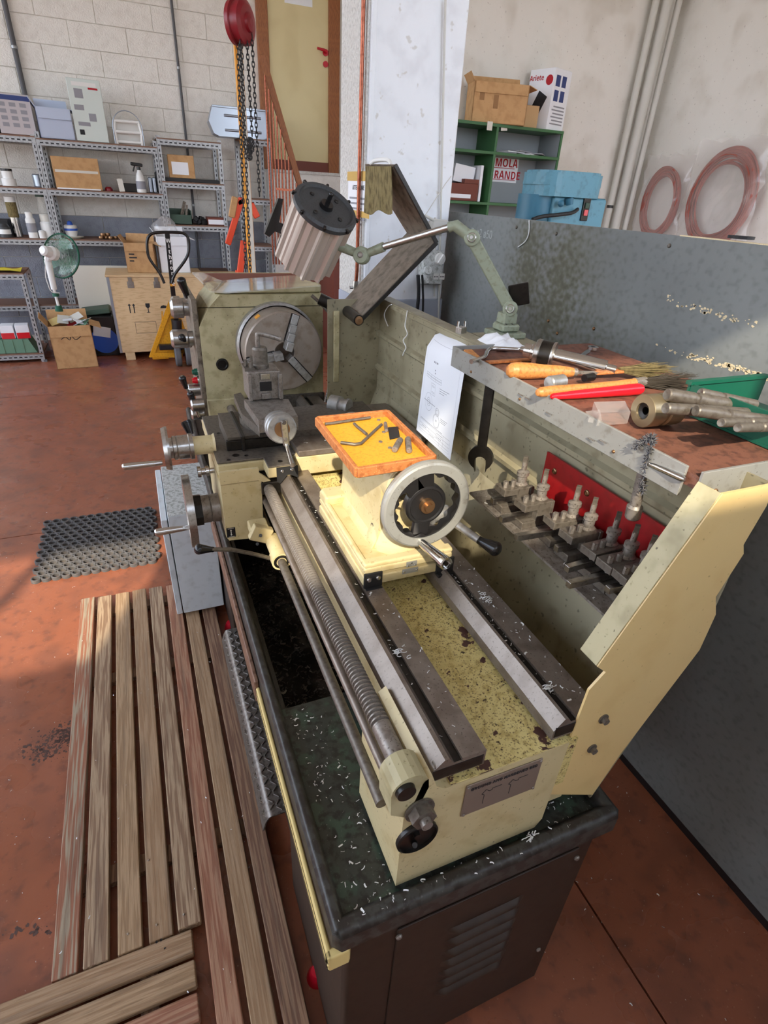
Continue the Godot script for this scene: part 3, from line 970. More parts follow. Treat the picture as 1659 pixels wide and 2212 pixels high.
func lever(b: MB, p0: Vector3, p1: Vector3, p2: Vector3, r: float):
	b.tube([p0, p1, p2], [r * 1.2, r, r * 0.9], 10)
func grip(par: Node3D, a: Vector3, c: Vector3, r0: float, r1: float, m := "black_plastic"):   # tapered hand grip with a rounded end
	var b := MB.new()
	var l := (c - a).length()
	var pr := [[0.0, 0.0], [r0, 0.0], [r0 * 1.02, l * 0.1]]
	for i in 9:
		var t := i / 8.0 * PI / 2
		pr.append([r1 * cos(t) if i else r1, l - r1 * 0.8 + r1 * 0.8 * sin(t)])
	b.rev(pr, a, c - a, 18)
	part(par, "grip", b, M[m])
func rows_from(b: MB, edges: Array, thick: float):
	var rows := []
	for e in edges:
		var rr := []
		for k in 4:
			rr.append(e[0].lerp(e[1], k / 3.0))
		rows.append(rr)
	b.grid(rows, thick)
func smooth(pts: Array, n: int) -> Array:   # Catmull-Rom through the points
	var out := []
	for i in pts.size() - 1:
		var a: Vector3 = pts[maxi(i - 1, 0)]
		var p: Vector3 = pts[i]
		var q: Vector3 = pts[i + 1]
		var c: Vector3 = pts[mini(i + 2, pts.size() - 1)]
		for k in n:
			out.append(p.cubic_interpolate(q, a, c, float(k) / n))
	out.append(pts[pts.size() - 1])
	return out

func prism(b: MB, top: Array, y0: float):   # a solid under the given top corners, down to height y0
	var m := V0
	for p in top:
		m += p / top.size()
	for i in range(1, top.size() - 1):
		b.tri(top[0], top[i], top[i + 1], VY, VY, VY)
	for i in top.size():
		var a: Vector3 = top[i]
		var c: Vector3 = top[(i + 1) % top.size()]
		var n := (c - a).cross(VY).normalized()
		if n.dot((a + c) / 2 - m) < 0:
			n = -n
		b.quad(a, c, Vector3(c.x, y0, c.z), Vector3(a.x, y0, a.z), n)
func disc_ring(b: MB, o: Vector3, ax: Vector3, rin: Callable, rout: Callable, t: float, n := 72):   # a flat ring whose radii follow the angle
	var f := MB.frame(ax)
	var p := func(a: float, r: float, h: float) -> Vector3:
		return o + (f[0] * cos(a) + f[1] * sin(a)) * r + ax * h
	for i in n:
		var a0 := TAU * i / n
		var a1 := TAU * (i + 1) / n
		for s in [[0.0, -1.0], [t, 1.0]]:
			b.quad(p.call(a0, rin.call(a0), s[0]), p.call(a1, rin.call(a1), s[0]), p.call(a1, rout.call(a1), s[0]), p.call(a0, rout.call(a0), s[0]), ax * s[1])
		var mid: Vector3 = (f[0] * cos((a0 + a1) / 2) + f[1] * sin((a0 + a1) / 2))
		b.quad(p.call(a0, rin.call(a0), 0.0), p.call(a1, rin.call(a1), 0.0), p.call(a1, rin.call(a1), t), p.call(a0, rin.call(a0), t), -mid)
		b.quad(p.call(a0, rout.call(a0), 0.0), p.call(a1, rout.call(a1), 0.0), p.call(a1, rout.call(a1), t), p.call(a0, rout.call(a0), t), mid)

func lathe_carriage():
	var b := MB.new()
	b.bx(0.122, 0.600, 0.958, 0.994, -1.76, -1.395, 0.006)
	b.bx(0.245, 0.325, 0.966, 0.996, -1.40, -1.332, 0.004)
	b.bx(0.33, 0.735, 0.940, 1.000, -1.70, -1.375, 0.006)
	var sd := part(lathe, "saddle", b, M.cream, "cream saddle of the carriage")
	b = MB.new()
	b.bx(0.124, 0.34, 0.994, 1.001, -1.757, -1.398, 0.002)
	b.bx(0.247, 0.323, 0.995, 1.001, -1.40, -1.335, 0.002)
	part(sd, "saddle_top", b, M.steel_dark)
	b = MB.new()
	b.bx(0.34, 0.733, 1.000, 1.018, -1.69, -1.372, 0.003)
	part(sd, "saddle_wing", b, M.steel_way)
	b = MB.new()
	for q in [[0.178, -1.43, 0.010], [0.155, -1.405, 0.006], [0.205, -1.42, 0.006], [0.285, -1.36, 0.007], [0.155, -1.60, 0.006]]:
		b.rev([[q[2], 0.0008], [q[2] * 0.7, 0.0008], [q[2] * 0.6, 0.0002], [0, 0.0002]], Vector3(q[0], 1.001, q[1]), VY, 16)
	part(sd, "socket_screw", b, M.black_oil)
	# apron
	b = MB.new()
	b.ext([Vector2(0.121, 0.960), Vector2(0.121, 0.80), Vector2(0.128, 0.787), Vector2(0.224, 0.780), Vector2(0.228, 0.960)], 0.30, along_z(-1.64))
	var ap := part(lathe, "apron", b, M.cream, "cream apron of the carriage")
	b = MB.new()
	b.ext([Vector2(0.120, 0.965), Vector2(0.120, 1.000), Vector2(0.222, 1.0), Vector2(0.222, 0.985), Vector2(0.252, 0.958), Vector2(0.232, 0.957), Vector2(0.218, 0.965)], 0.01, along_z(-1.345))
	part(ap, "apron_lip", b, M.cream)
	b = MB.new()
	b.bx(0.123, 0.147, 0.797, 0.828, -1.3405, -1.3385, 0.0008)
	var lab := part(ap, "direction_plate", b, M.black_paint, "small black plate with an arrow")
	b = MB.new()
	for s in [-1, 1]:
		b.ext([Vector2(-0.003, 0), Vector2(0.003, 0), Vector2(0, 0.004)], 0.0003, Transform3D(Basis(VX, VY * s, VZ), Vector3(0.135, 0.8125 + s * 0.006, -1.3385)))
		b.bx(0.127, 0.143, 0.8125 + s * 0.0125, 0.8125 + s * 0.0135, -1.3386, -1.3382)
	b.bx(0.134, 0.136, 0.806, 0.819, -1.3386, -1.3382)
	part(lab, "arrow_mark", b, M.off_white)
	b = MB.new()
	b.bx(0.226, 0.278, 0.918, 0.957, -1.40, -1.33, 0.004)
	part(ap, "half_nut_housing", b, M.black_oil)
	# wiper over the front way
	b = MB.new()
	b.ext([Vector2(0.268, 0.997), Vector2(0.326, 0.997), Vector2(0.326, 0.962), Vector2(0.302, 0.974), Vector2(0.296, 0.974), Vector2(0.276, 0.950), Vector2(0.268, 0.956)], 0.005, along_z(-1.332))
	var wi := part(lathe, "way_wiper", b, M.black_rubber)
	b = MB.new()
	screw_head(b, Vector3(0.283, 0.987, -1.327), VZ, 0.0048)
	screw_head(b, Vector3(0.309, 0.988, -1.327), VZ, 0.0048)
	part(wi, "wiper_screw", b, M.chrome)
	# cross slide with its gib, swivel base and top slide
	b = MB.new()
	b.ext([Vector2(-1.47, 1.001), Vector2(-1.66, 1.001), Vector2(-1.655, 1.012), Vector2(-1.665, 1.040), Vector2(-1.465, 1.040), Vector2(-1.475, 1.012)], 0.47, Transform3D(Basis(-VZ, VY, VX), Vector3(0.165, 0, 0)).scaled_local(Vector3(-1, 1, 1)))
	part(lathe, "cross_slide", b, M.steel_dark)
	b = MB.new()
	b.bx(0.160, 0.33, 1.001, 1.030, -1.478, -1.462, 0.002)
	b.bx(0.20, 0.21, 1.0, 1.046, -1.66, -1.45, 0.002)
	part(lathe, "gib_strip", b, M.black_oil)
	b = MB.new()
	b.cyl(Vector3(0.30, 1.040, -1.56), Vector3(0.30, 1.062, -1.56), 0.085, 0.085, 40)
	part(lathe, "swivel_base", b, M.steel_dark)
	b = MB.new()
	prism(b, [pY(505, 852, 1.083), pY(520, 848, 1.083), pY(560, 908, 1.083), pY(560, 925, 1.083), pY(522, 893, 1.083)], 1.058)
	part(lathe, "slide_base", b, M.steel_dark)
	b = MB.new()
	prism(b, [pY(527, 863, 1.108), pY(623, 862, 1.108), pY(644, 901, 1.108), pY(559, 908, 1.108)], 1.072)
	part(lathe, "top_slide", b, M.steel, "oily dark steel top slide")
	# top slide dial, crank and handle
	var hc := pz(600, 917, -1.40)
	b = MB.new()
	b.rev([[0.0, 0], [0.038, 0.0], [0.038, 0.022], [0.036, 0.024], [0.036, 0.028], [0.041, 0.030], [0.041, 0.042], [0.039, 0.044], [0.039, 0.062], [0.036, 0.065], [0, 0.065]], hc, pz(611, 929, -1.325) - hc, 36)
	var dl := part(lathe, "top_slide_dial", b, M.aluminium)
	b = MB.new()
	var fz := (pz(611, 929, -1.325) - hc).normalized()
	var fc := hc + fz * 0.066
	b.cyl(fc, fc + fz * 0.003, 0.020, 0.020, 24)
	part(dl, "hub", b, M.bronze)
	b = MB.new()
	b.bar(fc + fz * 0.006 + Vector3(0.004, 0.026, 0), fc + fz * 0.006 + Vector3(0.008, -0.045, 0.004), 0.018, 0.006, fz, 0.003)
	part(dl, "crank", b, M.chrome_satin)
	b = MB.new()
	screw_head(b, fc + fz * 0.009 + Vector3(0.004, 0.020, 0), fz, 0.006)
	screw_head(b, fc + fz * 0.009 + Vector3(0.006, -0.026, 0), fz, 0.006)
	part(dl, "crank_screw", b, M.steel_dark)
	b = MB.new()
	b.cyl(fc + fz * 0.006 + Vector3(0.008, -0.042, 0.004), pz(632, 1005, -1.24), 0.0055, 0.007, 14)
	part(dl, "crank_handle", b, M.chrome)
	# quick-change tool post
	b = MB.new()
	b.bx(0.246, 0.340, 1.108, 1.192, -1.645, -1.555, 0.004)
	var tp := part(lathe, "tool_post", b, M.steel, "quick-change steel tool post")
	for x in [[0.244, 0.254], [0.330, 0.342]]:
		b = MB.new()
		b.bx(x[0], x[1], 1.112, 1.186, -1.556, -1.540, 0.002)
		part(tp, "dovetail", b, M.steel)
	for y in [[1.113, 1.130], [1.170, 1.188]]:
		b = MB.new()
		b.bx(0.280, 0.308, y[0], y[1], -1.556, -1.546, 0.002)
		part(tp, "clamp_piston", b, M.chrome_satin)
	b = MB.new()
	b.bx(0.278, 0.312, 1.135, 1.162, -1.556, -1.553, 0.001)
	part(tp, "name_plate", b, M.black_paint)
	b = MB.new()
	b.rev([[0.024, 0], [0.024, 0.008], [0.0215, 0.012], [0.0215, 0.052], [0.018, 0.058], [0, 0.058]], Vector3(0.292, 1.192, -1.60), VY, 28)
	part(tp, "post_bolt", b, M.steel_dark)
	b = MB.new()
	var l0 := Vector3(0.288, 1.25, -1.60)
	b.tube(smooth([l0, l0 + VY * 0.028, l0 + Vector3(0.008, 0.036, 0), pz(604, 732, -1.60)], 4), 0.0068, 12)
	b.sph(pz(604, 732, -1.60), 0.0078)
	part(tp, "clamp_lever", b, M.steel)
	b = MB.new()
	for q in [[0.250, -1.60], [0.262, -1.58], [0.275, -1.64]]:
		b.cyl(Vector3(q[0], 1.19, q[1]), Vector3(q[0], 1.215, q[1]), 0.006, 0.006, 6, true, true)
	b.bx(0.242, 0.27, 1.19, 1.198, -1.63, -1.57)
	part(tp, "clamp_screw", b, M.steel_dark)
	# knurled knob on the rear wing
	b = MB.new()
	b.rev([[0, 0], [0.030, 0.0], [0.030, 0.034], [0.023, 0.036], [0.023, 0.055], [0.027, 0.057], [0.027, 0.066], [0, 0.066]], pY(715, 872, 1.045), pY(775, 884, 1.045) - pY(715, 872, 1.045), 24)
	part(lathe, "lock_knob", b, M.aluminium)
	# cross feed hand wheel on the left
	var cz := -1.50
	var cy := 1.012
	b = MB.new()
	b.rev([[0, 0], [0.060, 0], [0.060, 0.006], [0.056, 0.016], [0.048, 0.016], [0.046, 0.006], [0.02, 0.006], [0, 0.006]], Vector3(0.012, cy, cz), -VX, 40)
	var cw := part(lathe, "cross_feed_wheel", b, M.chrome_satin)
	b = MB.new()
	b.rev([[0.028, 0], [0.028, 0.010], [0.033, 0.012], [0.033, 0.020], [0.031, 0.021], [0.033, 0.024], [0.033, 0.052], [0.036, 0.054], [0.036, 0.064], [0, 0.064]], Vector3(0.010, cy, cz), VX, 32)
	part(cw, "dial", b, M.chrome_satin)
	b = MB.new()
	b.rev([[0.006, 0.0], [0.0075, 0.02], [0.0095, 0.07], [0.0095, 0.098], [0.007, 0.102], [0, 0.102]], pz(346, 1000, cz) + VX * 0.006, -VX, 16)
	part(cw, "handle", b, M.chrome)
	b = MB.new()
	b.rev([[0.030, 0], [0.026, 0.008], [0.026, 0.056], [0.030, 0.062]], Vector3(0.070, cy, cz), VX, 28)
	part(lathe, "feed_screw_boss", b, M.cream)
	# carriage hand wheel
	var wz := -1.45
	b = MB.new()
	b.rev([[0.0, 0.004], [0.080, 0.004], [0.086, 0.0], [0.104, 0.0], [0.104, 0.020], [0.086, 0.020], [0.082, 0.014], [0.0, 0.014]], Vector3(0.030, 0.836, wz), VX, 48)
	var gw := part(lathe, "carriage_wheel", b, M.chrome_satin)
	b = MB.new()
	b.cyl(Vector3(0.044, 0.836, wz), Vector3(0.072, 0.836, wz), 0.046, 0.046, 8, true, true)
	part(gw, "hub", b, M.black_oil)
	b = MB.new()
	b.rev([[0.040, 0], [0.040, 0.022], [0.038, 0.023], [0.040, 0.026], [0.042, 0.05]], Vector3(0.072, 0.836, wz), VX, 32)
	part(gw, "dial", b, M.steel)
	b = MB.new()
	b.rev([[0.0065, 0.0], [0.008, 0.02], [0.0105, 0.07], [0.0105, 0.092], [0.008, 0.096], [0, 0.096]], pz(411, 1139, wz) + VX * 0.0, -VX, 16)
	part(gw, "handle", b, M.chrome)
	b = MB.new()
	b.rev([[0.016, 0], [0.016, 0.008], [0.010, 0.010], [0.010, 0.02], [0.015, 0.022], [0.015, 0.03], [0.008, 0.032], [0.008, 0.05]], Vector3(0.075, 0.945, -1.47), VX, 20)
	part(lathe, "engage_knob", b, M.chrome)
	b = MB.new()
	b.cyl(pz(402, 913, -1.56), pz(412, 938, -1.55), 0.0150, 0.009, 16)
	b.cyl(pz(400, 909, -1.562), pz(402, 913, -1.56), 0.0125, 0.0150, 16)
	part(lathe, "feed_grip", b, M.black_plastic)
	# start lever on its bracket around the control rod
	b = MB.new()
	b.cyl(Vector3(0.230, 0.828, -1.25), Vector3(0.230, 0.828, -1.14), 0.020, 0.020, 24)
	b.cyl(Vector3(0.230, 0.828, -1.17), Vector3(0.230, 0.828, -1.138), 0.0245, 0.0245, 24)
	b.bar(Vector3(0.226, 0.842, -1.245), Vector3(0.176, 0.866, -1.245), 0.045, 0.022, VZ, 0.004)
	b.bar(Vector3(0.20, 0.856, -1.30), Vector3(0.20, 0.856, -1.24), 0.05, 0.028, VY, 0.004)
	var br := part(lathe, "lever_bracket", b, M.cream)
	b = MB.new()
	b.rev([[0.020, 0], [0.013, 0.001], [0.012, -0.004]], Vector3(0.230, 0.828, -1.138), VZ, 20)
	part(br, "bushing", b, M.black_oil)
	b = MB.new()
	for q in [[563, 1157], [556, 1175]]:
		b.cyl(pz(q[0], q[1], -1.234), pz(q[0], q[1], -1.230), 0.0045, 0.0045, 12)
	part(br, "socket_screw", b, M.black_oil)
	b = MB.new()
	b.tube([Vector3(0.222, 0.815, -1.17), pz(545, 1196, -1.15), pz(500, 1187, -1.13), pz(452, 1187, -1.11)], [0.0055, 0.0052, 0.005, 0.0052], 12)
	var sl := part(lathe, "start_lever", b, M.steel_dark)
	grip(sl, pz(460, 1187, -1.115), pz(421, 1186, -1.10), 0.0065, 0.0125)

func lathe_tail():
	var b := MB.new()
	b.bx(0.328, 0.530, 0.958, 0.982, -1.135, -0.82, 0.004)
	var ts := part(lathe, "tailstock", b, M.cream, "cream tailstock clamped on the bed")
	b = MB.new()   # upper base with a hollow beside the column
	b.bx(0.328, 0.530, 0.985, 1.004, -1.135, -0.82, 0.006)
	b.bx(0.328, 0.342, 1.0, 1.013, -1.135, -0.82, 0.007)
	b.bx(0.328, 0.530, 1.0, 1.014, -0.845, -0.82, 0.006)
	b.bx(0.328, 0.530, 1.0, 1.028, -1.135, -1.08, 0.008)
	part(ts, "upper_base", b, M.cream)
	b = MB.new()   # column and quill barrel
	var poly := []
	for i in 13:
		var t := PI * i / 12.0
		poly.append(Vector2(0.428 + 0.047 * cos(t), 1.165 + 0.050 * sin(t)))
	poly.append_array([Vector2(0.381, 1.06), Vector2(0.377, 1.025), Vector2(0.366, 1.002), Vector2(0.366, 0.995), Vector2(0.505, 0.995), Vector2(0.490, 1.02), Vector2(0.476, 1.06)])
	b.ext(poly, 0.235, along_z(-1.115))
	part(ts, "column", b, M.cream)
	b = MB.new()
	b.rev([[0.0485, 0.0], [0.0485, 0.03], [0.046, 0.034], [0.03, 0.034]], Vector3(0.428, 1.158, -0.882), VZ, 36)
	part(ts, "barrel", b, M.cream)
	b = MB.new()
	b.rev([[0.064, 0.0], [0.060, 0.02], [0.050, 0.05], [0.045, 0.06]], Vector3(0.430, 0.998, -0.905), VY, 36)
	part(ts, "column_foot", b, M.cream)
	b = MB.new()
	b.bx(0.396, 0.460, 1.205, 1.222, -1.10, -0.885, 0.004)
	part(ts, "top_pad", b, M.cream_dirty)
	b = MB.new()
	b.cyl(Vector3(0.428, 1.158, -1.20), Vector3(0.428, 1.158, -1.11), 0.028, 0.028, 28)
	part(ts, "quill", b, M.chrome_satin)
	b = MB.new()
	b.rev([[0.008, 0], [0.008, 0.0015], [0.006, 0.0018], [0.005, 0.0006], [0, 0.0006]], pX(805, 1137, 0.3800), -VX, 16)
	part(ts, "oil_plug", b, M.steel_dark)
	for s in [[0.328, 0.368], [0.490, 0.532]]:
		b = MB.new()
		b.bx(s[0], s[1], 0.953, 0.992, -0.822, -0.817, 0.0015)
		b.bx(s[0] + 0.002, s[1] - 0.002, 0.950, 0.958, -0.822, -0.808, 0.0015)
		var w := part(ts, "way_wiper", b, M.black_rubber)
		b = MB.new()
		screw_head(b, Vector3(s[0] + 0.010, 0.978, -0.817), VZ, 0.0055)
		screw_head(b, Vector3(s[1] - 0.010, 0.979, -0.817), VZ, 0.0055)
		part(w, "wiper_screw", b, M.chrome)
	b = MB.new()   # zero mark plates
	b.bx(0.420, 0.444, 0.988, 1.001, -0.8205, -0.8185, 0.0006)
	b.bx(0.412, 0.448, 0.972, 0.984, -0.8205, -0.8185, 0.0006)
	var zp := part(ts, "zero_plate", b, M.alu_paint)
	b = MB.new()
	for q in [[0.424, 0.991], [0.440, 0.991], [0.416, 0.978], [0.444, 0.978]]:
		screw_head(b, Vector3(q[0], q[1], -0.8185), VZ, 0.0022)
	part(zp, "rivet", b, M.chrome)
	b = MB.new()
	b.ext([Vector2(-0.002, 0.003), Vector2(0.002, 0.003), Vector2(0, -0.001)], 0.0004, Transform3D(Basis.IDENTITY, Vector3(0.432, 0.995, -0.8186)))
	part(zp, "pointer_mark", b, M.ink)
	# hand wheel
	var wc := Vector3(0.428, 1.157, -0.790)
	b = MB.new()
	b.rev([[0.0675, 0.0], [0.082, 0.0], [0.0865, 0.003], [0.0885, 0.008], [0.0885, 0.014], [0.0865, 0.019], [0.083, 0.021], [0.0675, 0.021], [0.0675, 0.0]], wc, VZ, 64)
	var hw := part(ts, "hand_wheel", b, M.alu_paint, "grey hand wheel with a black scalloped inside")
	b = MB.new()
	disc_ring(b, wc + VZ * 0.003, VZ, func(a): return 0.0615 + 0.0035 * cos(a * 15.0), func(_a): return 0.0676, 0.015, 120)
	part(hw, "scalloped_ring", b, M.black_paint)
	for a in [97.0, 125.0, -97.0]:
		b = MB.new()
		var d := Vector3(cos(deg_to_rad(a)), sin(deg_to_rad(a)), 0)
		b.bar(wc + VZ * 0.010 + d * 0.03, wc + VZ * 0.010 + d * 0.064, 0.036, 0.010, VZ, 0.003)
		part(hw, "spoke", b, M.black_paint)
	b = MB.new()
	b.rev([[0.041, 0.0], [0.041, 0.012], [0.038, 0.016], [0.034, 0.017], [0.032, 0.014], [0.018, 0.014], [0, 0.014]], wc, VZ, 40)
	part(hw, "hub", b, M.black_paint)
	b = MB.new()
	b.cyl(wc + VZ * 0.014, wc + VZ * 0.022, 0.015, 0.014, 24)
	b.cyl(wc + VZ * 0.022, wc + VZ * 0.028, 0.009, 0.008, 20)
	part(hw, "hub_nut", b, M.bronze)
	b = MB.new()
	var h0 := pz(908, 1170, -0.772)
	var h1 := pz(964, 1218, -0.685)
	var l := (h1 - h0).length()
	b.rev([[0.0075, 0], [0.0085, 0.01], [0.0098, l * 0.45], [0.0128, l * 0.9], [0.0125, l], [0.0095, l + 0.001], [0.0095, l - 0.004], [0, l - 0.004]], h0, h1 - h0, 24)
	part(hw, "crank_handle", b, M.chrome)
	b = MB.new()
	b.cyl(h1 + (h1 - h0).normalized() * -0.002, h1 + (h1 - h0).normalized() * 0.001, 0.0042, 0.0042, 12)
	part(hw, "handle_screw", b, M.black_oil)
	# clamping lever at the rear
	b = MB.new()
	var k0 := pX(948, 1112, 0.497)
	var k1 := pX(1034, 1166, 0.545)
	var k2 := pX(1082, 1192, 0.572)
	b.cyl(Vector3(0.48, k0.y, k0.z), k0 + VX * 0.02, 0.018, 0.018, 24)
	b.tube([k0 + VX * 0.008, k1], [0.009, 0.0075], 14)
	part(ts, "clamp_lever", b, M.aluminium)
	grip(ts, k1, k2, 0.0082, 0.0150)

func lathe_guard():
	var zf := -1.832
	var zn := -0.412
	var b := MB.new()
	b.ext([Vector2(0.752, 1.335), Vector2(0.752, 1.03), Vector2(0.637, 0.69), Vector2(0.641, 0.69), Vector2(0.756, 1.03), Vector2(0.756, 1.335)], zn - zf, along_z(zf))
	var gd := part(lathe, "splash_guard", b, M.olive, "olive grey sheet steel splash guard")
	for y in [1.222, 1.105]:
		b = MB.new()
		b.ext([Vector2(0.7525, y - 0.014), Vector2(0.742, y - 0.005), Vector2(0.742, y + 0.005), Vector2(0.7525, y + 0.012)], zn - zf - 0.02, along_z(zf + 0.002))
		part(gd, "stiffening_rib", b, M.olive)
	b = MB.new()
	b.bx(0.744, 0.788, 1.335, 1.341, zf, -1.15, 0.002)
	b.bx(0.744, 0.748, 1.322, 1.336, zf, -1.15, 0.001)
	part(gd, "top_flange", b, M.olive)
	b = MB.new()
	b.ext([Vector2(0.565, 0.70), Vector2(0.637, 0.70), Vector2(0.752, 1.03), Vector2(0.752, 1.335), Vector2(0.565, 1.335)], 0.004, along_z(zf - 0.002))
	part(gd, "end_panel", b, M.olive)
	b = MB.new()
	b.bx(0.585, 0.605, 1.06, 1.30, zf + 0.003, zf + 0.010, 0.002)
	part(gd, "cable_channel", b, M.cream_dirty)
	b = MB.new()
	b.ext([Vector2(0.523, 0.768), Vector2(0.636, 0.706), Vector2(0.668, 0.81), Vector2(0.758, 1.03), Vector2(0.758, 1.105), Vector2(0.738, 1.145), Vector2(0.758, 1.22), Vector2(0.748, 1.238), Vector2(0.760, 1.30), Vector2(0.756, 1.335), Vector2(0.657, 1.335), Vector2(0.535, 1.068), Vector2(0.556, 1.05), Vector2(0.534, 1.02)], 0.004, along_z(zn))
	var ep := part(gd, "end_plate", b, M.cream_clean, "clean cream end plate with two bolts")
	b = MB.new()
	b.bar(Vector3(0.535, 1.068, zn - 0.016), Vector3(0.657, 1.335, zn - 0.016), 0.036, 0.004, Vector3(0.91, -0.41, 0), 0.001)
	part(ep, "folded_edge", b, M.cream_dirty)
	for q in [[1303, 1552], [1278, 1616]]:
		b = MB.new()
		var p := pz(q[0], q[1], zn + 0.004)
		b.cyl(p, p + VZ * 0.002, 0.0095, 0.0095, 20)
		b.cyl(p, p + VZ * 0.009, 0.0062, 0.0062, 6, true, true)
		part(ep, "bolt", b, M.steel_dark)
	# red plate behind the tool holders
	b = MB.new()
	b.bx(0.738, 0.742, 1.065, 1.198, -0.842, -0.485)
	var rp := part(gd, "red_plate", b, M.red_plate, "dark red painted plate")
	b = MB.new()
	for q in [[1198, 1018], [1268, 1065]]:
		b.rev([[0.007, 0], [0.006, 0.002], [0.0045, 0.003], [0.004, 0.001], [0, 0.001]], pX(q[0], q[1], 0.738), -VX, 14)
	part(rp, "hole_bush", b, M.bronze)
	# plate that carries the tool holders
	b = MB.new()
	b.ext([Vector2(0.620, -0.93), Vector2(0.740, -0.93), Vector2(0.740, -0.455), Vector2(0.668, -0.476), Vector2(0.635, -0.480), Vector2(0.620, -0.492)], 0.005, Transform3D(Basis(VX, VZ, -VY), Vector3(0, 1.075, 0)))
	part(gd, "holder_plate", b, M.steel, "grey steel plate carrying tool holders")
	# tool shelf: board with metal edging
	b = MB.new()
	b.bx(0.664, 1.06, 1.318, 1.337, -1.14, -0.452)
	var sh := part(lathe, "tool_shelf", b, M.shelf_wood, "oily brown tool shelf with metal edging")
	b = MB.new()
	b.bx(0.658, 0.663, 1.300, 1.346, -1.145, -0.470, 0.001)
	part(sh, "edging", b, M.alu_paint)
	b = MB.new()
	b.bx(0.664, 1.06, 1.300, 1.346, -0.452, -0.447, 0.001)
	part(sh, "edging", b, M.alu_paint)
	b = MB.new()
	b.bx(0.66, 0.80, 1.300, 1.346, -1.145, -1.140, 0.001)
	part(sh, "edging", b, M.alu_paint)
	b = MB.new()
	for q in [0.70, 0.82, 0.94]:
		screw_head(b, Vector3(q, 1.313, -0.447), VZ, 0.004)
	for q in [-0.60, -0.86, -1.05]:
		screw_head(b, Vector3(0.658, 1.312, q), -VX, 0.003)
	part(sh, "edging_screw", b, M.bronze)
	b = MB.new()   # brackets under the shelf
	for z in [-1.05, -0.55]:
		b.ext([Vector2(0.756, 1.318), Vector2(1.0, 1.318), Vector2(0.756, 1.15)], 0.004, along_z(z))
	part(sh, "bracket", b, M.olive)

